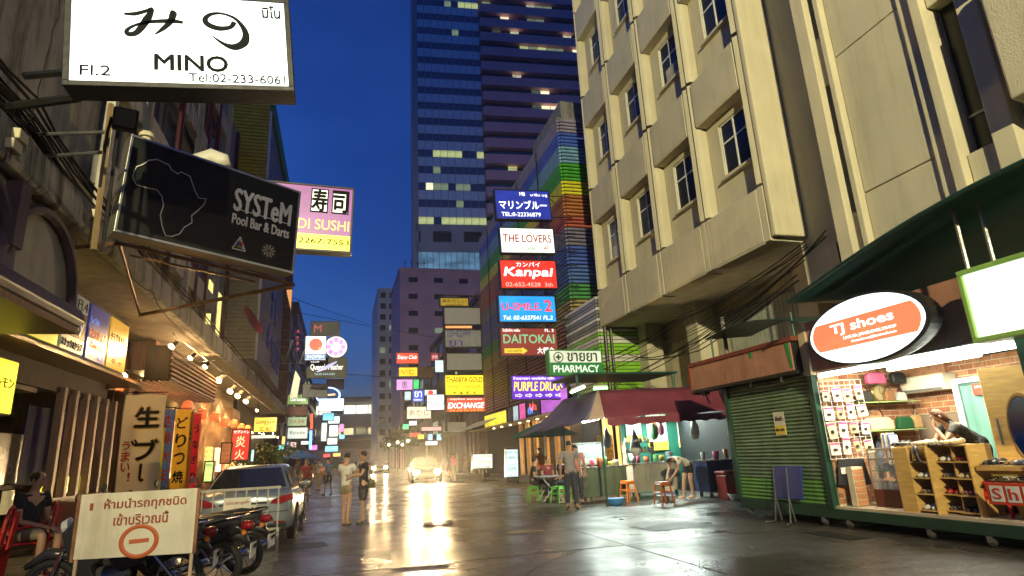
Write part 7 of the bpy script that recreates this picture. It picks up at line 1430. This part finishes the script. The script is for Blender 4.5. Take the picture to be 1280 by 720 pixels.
# street crowd further away
tops = [fab('crowd%d' % i, c) for i, c in enumerate(((.3, .05, .04), (.1, .1, .12), (.4, .38, .35), (.05, .1, .2), (.45, .25, .1), (.15, .25, .15), (.5, .15, .2)))]
CR = [(-1.2, 27, 'red'), (-1.8, 31, 'dark grey'), (-1.0, 36, 'pale'), (-.4, 30, 'navy'), (-1.6, 43, 'orange brown'), (-.8, 50, 'olive'), (-2.2, 47, 'pink'), (.4, 55, 'red'), (6.8, 38, 'pink'), (7.6, 44, 'dark grey'), (8.4, 36, 'pale'), (7.2, 50, 'navy'), (8.1, 57, 'orange brown'), (-2.6, 25.5, 'olive'), (2.2, 80, 'dark grey'), (.8, 66, 'red')]
ci = {'red': 0, 'dark grey': 1, 'pale': 2, 'navy': 3, 'orange brown': 4, 'olive': 5, 'pink': 6}
where = {0: 'just past the bonnet of the silver car', 1: 'among the parked motorbikes on the left', 2: 'in the left roadway under the round sign', 3: 'walking a little to the right of the motorbikes', 4: 'farther along the left kerb', 5: 'far down the left side of the road', 6: 'by the lit column of signs on the left', 7: 'far down the middle left of the road', 8: 'standing right of the oncoming headlights', 9: 'by the shopfronts right of the headlights', 10: 'beside the money changer sign', 11: 'farther along the right shopfronts', 12: 'farthest along the right shopfronts', 13: 'on the left kerb beside the car windscreen', 14: 'small in the far centre of the road', 15: 'far off left of the distant headlights'}
for i, (x, y, c) in enumerate(CR): person('passer-by in a %s top %s' % (c, where[i]), (x, y, 0 if -3.6 < x < 9.1 else .11), R_((i*73) % 360), stand(1.6+.03*(i % 4), .12 if i % 2 else .03), tops[ci[c]], (dkj, blk_, khk)[i % 3], legc=1.3 if i % 3 else 1.0, long=(i % 4 == 1), group='passers-by along the street')
def flush_skin():
    bpy.context.view_layer.update(); dg = bpy.context.evaluated_depsgraph_get(); new = []
    for o in _skin: new.append(bpy.data.meshes.new_from_object(o.evaluated_get(dg)))
    for o, me in zip(_skin, new):
        o.modifiers.clear(); o.data = me
        for p in me.polygons: p.use_smooth = True
flush_skin()
# market umbrella over the left kerb, blue and cream panels
bu = thing('market_umbrella', 'blue and cream market umbrella above the parked motorbikes', 'umbrella', (-2.0, 33.5, 0))
for k in range(8):
    a0, a1 = k*math.pi/4, (k+1)*math.pi/4; n = 4; vs = []
    for i in range(n+1):
        r = .95*i/n; z = 2.12-.38*(i/n)**1.5
        for a in (a0, a1): vs.append((r*math.cos(a), r*math.sin(a), z))
    MB().add(vs, [(2*i, 2*i+1, 2*i+3, 2*i+2) for i in range(n)]).build('gore', mat('umbrella_blue', (.03, .12, .40), .6) if k not in (3, 4) else mat('umbrella_cream', (.5, .32, .2), .6), bu)
MB().tube([(0, 0, 0), (0, 0, 2.15)], .02, 8).build('pole', alum, bu)
dup(bu, (-1.9, 41, 0), .5, 'second smaller looking market umbrella farther along the left kerb')
HAZE = .0011
# ================================================================= plants
def plant(name, label, c, R, n, m1, m2, trunk=None, seed=1, leaf=.09, cat='bush', squash=1.0, holes=.35):
    t = thing(name, label, cat, (c[0], c[1], 0)); r = random.Random(seed)
    if trunk:
        b = MB(); b.tube([(0, 0, 0), (.03, .02, c[2]*.5), (0, 0, c[2])], [trunk, trunk*.8, trunk*.5], 8)
        for k in range(5): a = k*1.26; b.tube([(0, 0, c[2]*.6), (R*.4*math.cos(a), R*.4*math.sin(a), c[2]*.9), (R*.7*math.cos(a), R*.7*math.sin(a), c[2]+R*.3)], [trunk*.5, trunk*.3, trunk*.1], 6)
        b.build('trunk', mat('bark', (.10, .08, .05), .9), t)
    cl = [(r.gauss(0, .5), r.gauss(0, .5), r.gauss(0, .42)) for _ in range(14)]
    for mi, mm in enumerate((m1, m2)):
        b = MB()
        for k in range(n//2):
            q = r.choice(cl); p = Vector((q[0]+r.gauss(0, .22), q[1]+r.gauss(0, .22), (q[2]+r.gauss(0, .2))*squash))*R*.75+Vector((0, 0, c[2]))
            d = Vector((r.uniform(-1, 1), r.uniform(-1, 1), r.uniform(-.6, .8))).normalized()*leaf; s = d.cross(Vector((r.uniform(-1, 1), r.uniform(-1, 1), r.uniform(-1, 1)))).normalized()*leaf*.4
            b.add([p, p+d*.5+s, p+d, p+d*.5-s], [(0, 1, 2, 3)])
        o = b.build('foliage', mm, t); o['kind'] = 'stuff'
    return t
lf1 = mat('leaf_dark', (.035, .06, .02), .5, bump=0); lf2 = mat('leaf_mid', (.07, .11, .03), .5, bump=0)
q = AY(335, 552, 28); plant('bush', 'leafy bush in front of the pale lit sign by the silver car', (q.x, 28, 1.9), 1.0, 2600, lf1, lf2, .05, 2, .12)
for i in range(4): 
    yy = 78+i*7; q = AY(488-i*4, 545, yy); plant('street_tree', ['small street tree behind the mauve signs on the right, nearest of the row', 'second small street tree of the far right row', 'third small street tree of the far right row', 'last small street tree by the station'][i], (8.6, yy, 4.2), 1.9, 1500, lf1, lf2, .1, 10+i, .3, 'tree')
# ================================================================= right: sign stacks further on
Y5 = 45
pol = thing('sign_pylon', 'dark steel pylon holding the blank and yellow signs in the middle distance', 'pylon'); a = AY(556, 380, Y5); b_ = AY(606, 380, Y5)
for x in (a.x-.05, b_.x+.25): MB().b2((x-.1, Y5+.15, 3.2), (x+.1, Y5+.35, 13.6)).build('post', ironm, pol)
for z in (5.5, 7.6, 9.8, 12, 13.5): MB().b2((a.x+.05, Y5+.2, z), (b_.x+.15, Y5+.3, z+.1)).build('crossbar', ironm, pol)
blank = mat('blank_grey_panel', (.42, .42, .44), .5, var=.05)
P5 = [('faded amber sign with small script at the top of the dark pylon', 549, 372, 586, 384, em('dim_amber2', (.6, .4, .03), .35), [('あわらしい', 0, .1, .8, .35, inkm), ('ASIAKUNO', 0, -.3, .6, .2, inkm)]),
      ('large blank grey panel, highest of the blank ones on the pylon', 554, 384, 601, 407, blank, []),
      ('half lit sign with upside-down looking blue PHARMACY lettering on the pylon', 555, 412, 602, 435, mat('grey_sign_face', (.4, .42, .46), .4), [('ԀHⱯЯM', -.12, .25, .6, .34, mat('violet_blue_ink', (.08, .06, .5), .4)), ('ยา', -.2, -.25, .35, .3, mat('violet_blue_ink', 0))]),
      ('blank grey panel directly above the yellow gold sign', 557, 441, 603, 464, blank, []),
      ('yellow sign reading THANIYA GOLD money changer', 555, 468, 605, 495, em('ty', (1, .85, .02), 1.0), [('THANIYA GOLD', 0, .25, .9, .26, mat('brown_ink', (.35, .10, .02), .5), 0, .02), ('MONEY CHANGER', 0, -.08, .8, .14, mat('brown_ink', 0)), ('¥ $ € £', 0, -.36, .6, .14, inkm)]),
      ('red sign reading EXCHANGE in white italics', 557, 496, 607, 516, em('ex', (.9, .06, .02), 1.0), [('EXCHANGE', 0, -.05, .9, .34, whink, .2, .03), ('กรุงไทย ธนาคาร', 0, .34, .8, .16, whink), ('○ ○ ○ ○ ○', 0, -.38, .8, .12, yelink)])]
for l_, x0, y0, x1, y1, m_, ln in P5: psign(l_, x0, y0, x1, y1, Y5, m_, ln, d=.3, fw=.09)
MB().b2((-1.5, -.2, -.1), (1.5, -.16, .1))
psign('thin orange neon strip between the blank panels', 554, 407, 590, 411, 45.3, em('orange_strip', (1, .3, .1), 1.2), [], fw=.03)
far_ = [('red sign reading Enjoy Club in white script, top of the far stack', 495, 441, 523, 455, 62, em('r1', (.9, .08, .03), .9), [('Enjoy Club', 0, .05, .85, .45, whink, .2)]), ('yellow sign with two dark red characters under Enjoy Club', 498, 459, 522, 471, 60, em('r2', (1, .65, .02), .9), [('いむ', 0, 0, .6, .5, redink)]),
        ('dark unlit board right of the yellow sign', 523, 459, 543, 473, 60, mat('brown_board', 0), []), ('pink sign with a dark character in the far stack', 495, 474, 516, 488, 58, em('r3', (.85, .35, .75), .9), [('恵', 0, 0, .35, .6, inkm)]), ('green lit strip beside the pink sign', 516, 474, 524, 487, 58.4, em('r4', (.05, .7, .2), .9), []),
        ('pale box under the pink sign', 505, 489, 514, 501, 57, em('r5', (.6, .75, .8), .8), []), ('blue sign with white Thai letters beside the red and white round sign', 515, 487, 530, 503, 55, em('r6', (.02, .08, .6), 1.0), [('ยา', 0, .12, .6, .45, whink), ('PHARMACY', 0, -.32, .7, .15, whink)]), ('white sign with a red dome emblem behind the handwritten sign', 530, 487, 546, 495, 56, em('r7', (.85, .85, .85), .9), [('●', 0, 0, .4, .7, redl)]),
        ('white sign with handwritten black script left of EXCHANGE', 533, 493, 557, 513, 50, em('r8', (.9, .9, .95), 1.1), [('らんぷ', 0, 0, .85, .35, inkm)]), ('cream and orange sign with black scrawl under the handwritten sign', 508, 508, 539, 524, 52, em('r9', (1, .75, .5), 1.0), [('あかし', 0, 0, .8, .45, inkm)]),
        ('pale cyan lit box left of the lower blank panel', 543, 450, 557, 466, 47, em('r10', (.6, .85, .9), 1.0), []), ('pink and white strip sign low in the far stack', 526, 533, 552, 539, 56, em('r11', (.9, .4, .4), .8), []), ('small blue and white lit sign low by the shopfronts', 534, 542, 541, 551, 58, em('r12', (.3, .5, 1), 1.0), []), ('small cyan lit panel right of the low blue one', 545, 542, 552, 551, 58, em('r13', (.3, .7, .85), 1.0), []),
        ('warm white capsule sign over the far shopfront', 531, 551, 547, 557, 50, em('r14', (.95, .95, .75), 1.2), []), ('grey glazed panel set slanting above the far shopfront', 553, 527, 583, 541, 47, mat('grey_board', 0), []), ('small red sign half hidden behind the dark board', 538, 441, 551, 452, 63, em('r15', (.5, .03, .05), .5), [('クラブ', 0, 0, .7, .4, whink)])]
for l_, x0, y0, x1, y1, yy, m_, ln in far_: psign(l_, x0, y0, x1, y1, yy, m_, ln, d=.3, fw=.05)
exs = [('small orange lit box sign low on the right beyond EXCHANGE', 562, 545, 572, 552, 60, (1, .5, .1)), ('small red lit strip above the far right shopfronts', 512, 541, 526, 546, 72, (1, .1, .05)), ('small green lit box in the far right row', 503, 530, 511, 537, 76, (.1, .8, .3)), ('small white lit box in the far right row above the trees', 511, 526, 521, 532, 74, (.9, .95, 1)), ('small yellow lit box in the far right row', 522, 543, 530, 549, 70, (1, .8, .1)),
       ('tiny pink lit sign far down the left side', 424, 530, 430, 540, 84, (1, .3, .6)), ('tiny cyan lit sign far down the left side', 424, 543, 431, 549, 86, (.3, .8, 1)), ('tiny amber lit sign far down the left side', 416, 566, 426, 571, 80, (1, .6, .15)), ('tiny red lit sign under the far left column', 404, 567, 413, 572, 70, (1, .1, .1)), ('narrow warm lit sign left of the white capsule', 352, 545, 357, 556, 44, (1, .6, .2)),
       ('small teal lit sign beside the bush', 348, 556, 356, 563, 42, (.2, .7, .6)), ('white lit strip over the far left shop', 376, 551, 386, 556, 52, (1, 1, .95)), ('magenta lit sign low among the motorbikes lamps', 387, 556, 397, 563, 58, (.9, .2, .6)), ('blue lit upright strip left of the capsule sign', 358, 552, 361, 566, 50, (.2, .4, 1))]
for l_, x0, y0, x1, y1, yy, c in exs: psign(l_, x0, y0, x1, y1, yy, em('ex_'+l_[:14], c, 1.2, .3, 2), [], d=.2, fw=.03)
# slim shophouses behind the stacks
for (lb, x0, y0, y1, h, m_, lt) in (('dark shophouse with a sloped roofline behind the yellow gold sign', 10.6, 46, 56, 13.5, mat('mauve_dark', (.12, .07, .10), .8), .0), ('narrow grey shophouse behind the Enjoy Club sign', 9.9, 57, 68, 13, darkw, .1), ('low shophouse row running to the far right end of the street', 9.8, 69, 98, 11, mat('grey_dark', (.10, .10, .10), .8), .25)): far_block(lb, x0, x0+7, y0, y1, h, m_, 4, 2, dglass, 'Yx', lt)
# ground-floor shops further on; their walls emit the inside light
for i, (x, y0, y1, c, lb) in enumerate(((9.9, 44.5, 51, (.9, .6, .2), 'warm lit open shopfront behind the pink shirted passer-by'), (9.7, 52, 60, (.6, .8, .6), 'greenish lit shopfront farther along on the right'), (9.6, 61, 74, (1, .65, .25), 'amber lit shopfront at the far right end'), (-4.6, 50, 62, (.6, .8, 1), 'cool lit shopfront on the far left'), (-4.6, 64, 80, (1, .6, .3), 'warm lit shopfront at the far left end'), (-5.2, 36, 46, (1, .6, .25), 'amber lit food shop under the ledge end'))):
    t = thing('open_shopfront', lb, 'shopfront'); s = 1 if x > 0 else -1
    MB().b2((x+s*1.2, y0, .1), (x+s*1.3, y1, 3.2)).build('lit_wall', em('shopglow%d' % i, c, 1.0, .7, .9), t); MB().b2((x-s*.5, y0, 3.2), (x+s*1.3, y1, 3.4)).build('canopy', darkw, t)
    for k in range(4): yk = y0+(y1-y0)*k/4; MB().b2((x, yk, .1), (x+s*.2, yk+.25, 3.2)).build('pillar', mat('brown_pillar', (.12, .07, .04), .6), t); MB().b2((x+s*.5, yk+.5, .1), (x+s*.9, yk+1.3, 1.4+.3*(k % 2))).build('display', mat('display_goods', (.2, .12, .08), .6, var=.9, scale=6), t)
# corrugated canopy plates between lit fascia and the pylon
cp = thing('sheet_canopy', 'pale corrugated sheet canopy sloping over the pavement below the yellow panels', 'canopy')
for k in range(12): MB().add([(9.9, 38+k*.6, 3.7), (8.4, 38+k*.6, 3.1), (8.4, 38.3+k*.6, 3.16), (9.9, 38.3+k*.6, 3.76), (8.4, 38.6+k*.6, 3.1), (9.9, 38.6+k*.6, 3.7)], [(0, 1, 2, 3), (3, 2, 4, 5)]).build('sheet', mat('pale_sheet', (.4, .45, .42), .5), cp)
# ================================================================= elevated station closing the street
es = thing('elevated_station', 'elevated railway station with lit concourse crossing the far end of the street', 'station'); sc_m = mat('station_concrete', (.30, .30, .28), .8, scale=.3)
YS2 = 150
for (z0, z1, d0, m_) in ((4.3, 6.0, 0, mat('station_dark', (.04, .05, .05), .7)), (6.6, 7.2, -.6, sc_m), (9.2, 11.8, 0, sc_m), (14.7, 15.6, -1.5, sc_m)): MB().b2((-40, YS2+d0, z0), (45, YS2+14, z1)).build('deck', m_, es)
for k in range(30): MB().b2((-38+k*2.8, YS2+.6, 7.4), (-35.8+k*2.8, YS2+.7, 8.9)).build('lit_bay', (em('station_lit', (1, .85, .45), .7, .5, .3), em('station_dim', (.4, .4, .2), .3, .5, .3))[k % 3 == 0], es)
for k in range(30): MB().b2((-38+k*2.8, YS2+.6, 12.2), (-35.4+k*2.8, YS2+.7, 14.2)).build('lit_bay', (em('station_lit2', (1, .95, .7), 1.2, .4, .3), mat('station_glass', (.08, .1, .1), .3))[k % 4 == 1], es)
for k in range(8): MB().b2((-34+k*11, YS2+2, 0), (-32.6+k*11, YS2+3.4, 14.6)).build('pier', sc_m, es)
MB().b2((-40, YS2-2.2, 15.6), (45, YS2+15, 15.9)).build('roof', mat('station_roof', (.16, .15, .13), .6), es)
# wires across the street
for i, (a, b_) in enumerate((((-4.2, 60, 15.5), (10.6, 70, 15)), ((-4.4, 75, 12), (9.8, 80, 11.5)), ((-4.3, 50, 14.5), (4.5, 100, 23)))):
    cable(['thin wire crossing the street high beside the round sign', 'lower thin wire crossing the far street', 'thin wire rising toward the pale end block'][i], [a, b_], .03, 1, 0, 'street_wire', 30+i)
# lamps glimpsed in the far trees
for i, (x, y, z) in enumerate(((486, 556, 74), (497, 553, 70), (510, 551, 66), (503, 556, 76))):
    p = AY(x, y, z); t = thing('globe_lamp', ['leftmost small globe lamp among the far right trees', 'second small globe lamp among the far right trees', 'rightmost small globe lamp among the far right trees', 'dimmest globe lamp low among the far right trees'][i], 'lamp', p); MB().lathe([(0, -.14), (.1, -.1), (.14, 0), (.1, .1), (0, .14)], n=12).build('globe', em('globe_glow', (1, .9, .6), 12, 0), t, smooth=True); MB().tube([(0, 0, -.12), (0, 0, -p.z)], .03, 6).build('post', ironm, t)
# roof antennas on the mauve block
an = thing('roof_antennas', 'row of thin antennas on the roof of the mauve tower block', 'antenna', (AY(507, 338, 100).x, 101, AY(505, 338, 100).z+.5))
for k in range(4): MB().tube([(k*1.1, 0, 0), (k*1.1, 0, 1.6+.5*(k % 2))], .06, 5).tube([(k*1.1-.3, 0, 1.2), (k*1.1+.3, 0, 1.2)], .05, 4).build('antenna', ironm, an)
# ================================================================= humid air: haze added to make the lamps glow
hz = MB().b2((-260, -70, -1.1), (260, 510, 140)).build('haze', mat('haze', (1, 1, 1)))
hm = hz.data.materials[0]; n_ = hm.node_tree.nodes; n_.clear(); vo = n_.new('ShaderNodeVolumePrincipled'); vo.inputs['Density'].default_value = HAZE; vo.inputs['Anisotropy'].default_value = .87; vo.inputs['Color'].default_value = (.9, .9, .92, 1)
out_ = n_.new('ShaderNodeOutputMaterial'); hm.node_tree.links.new(vo.outputs[0], out_.inputs['Volume']); hz['kind'] = 'stuff'

flush_text()
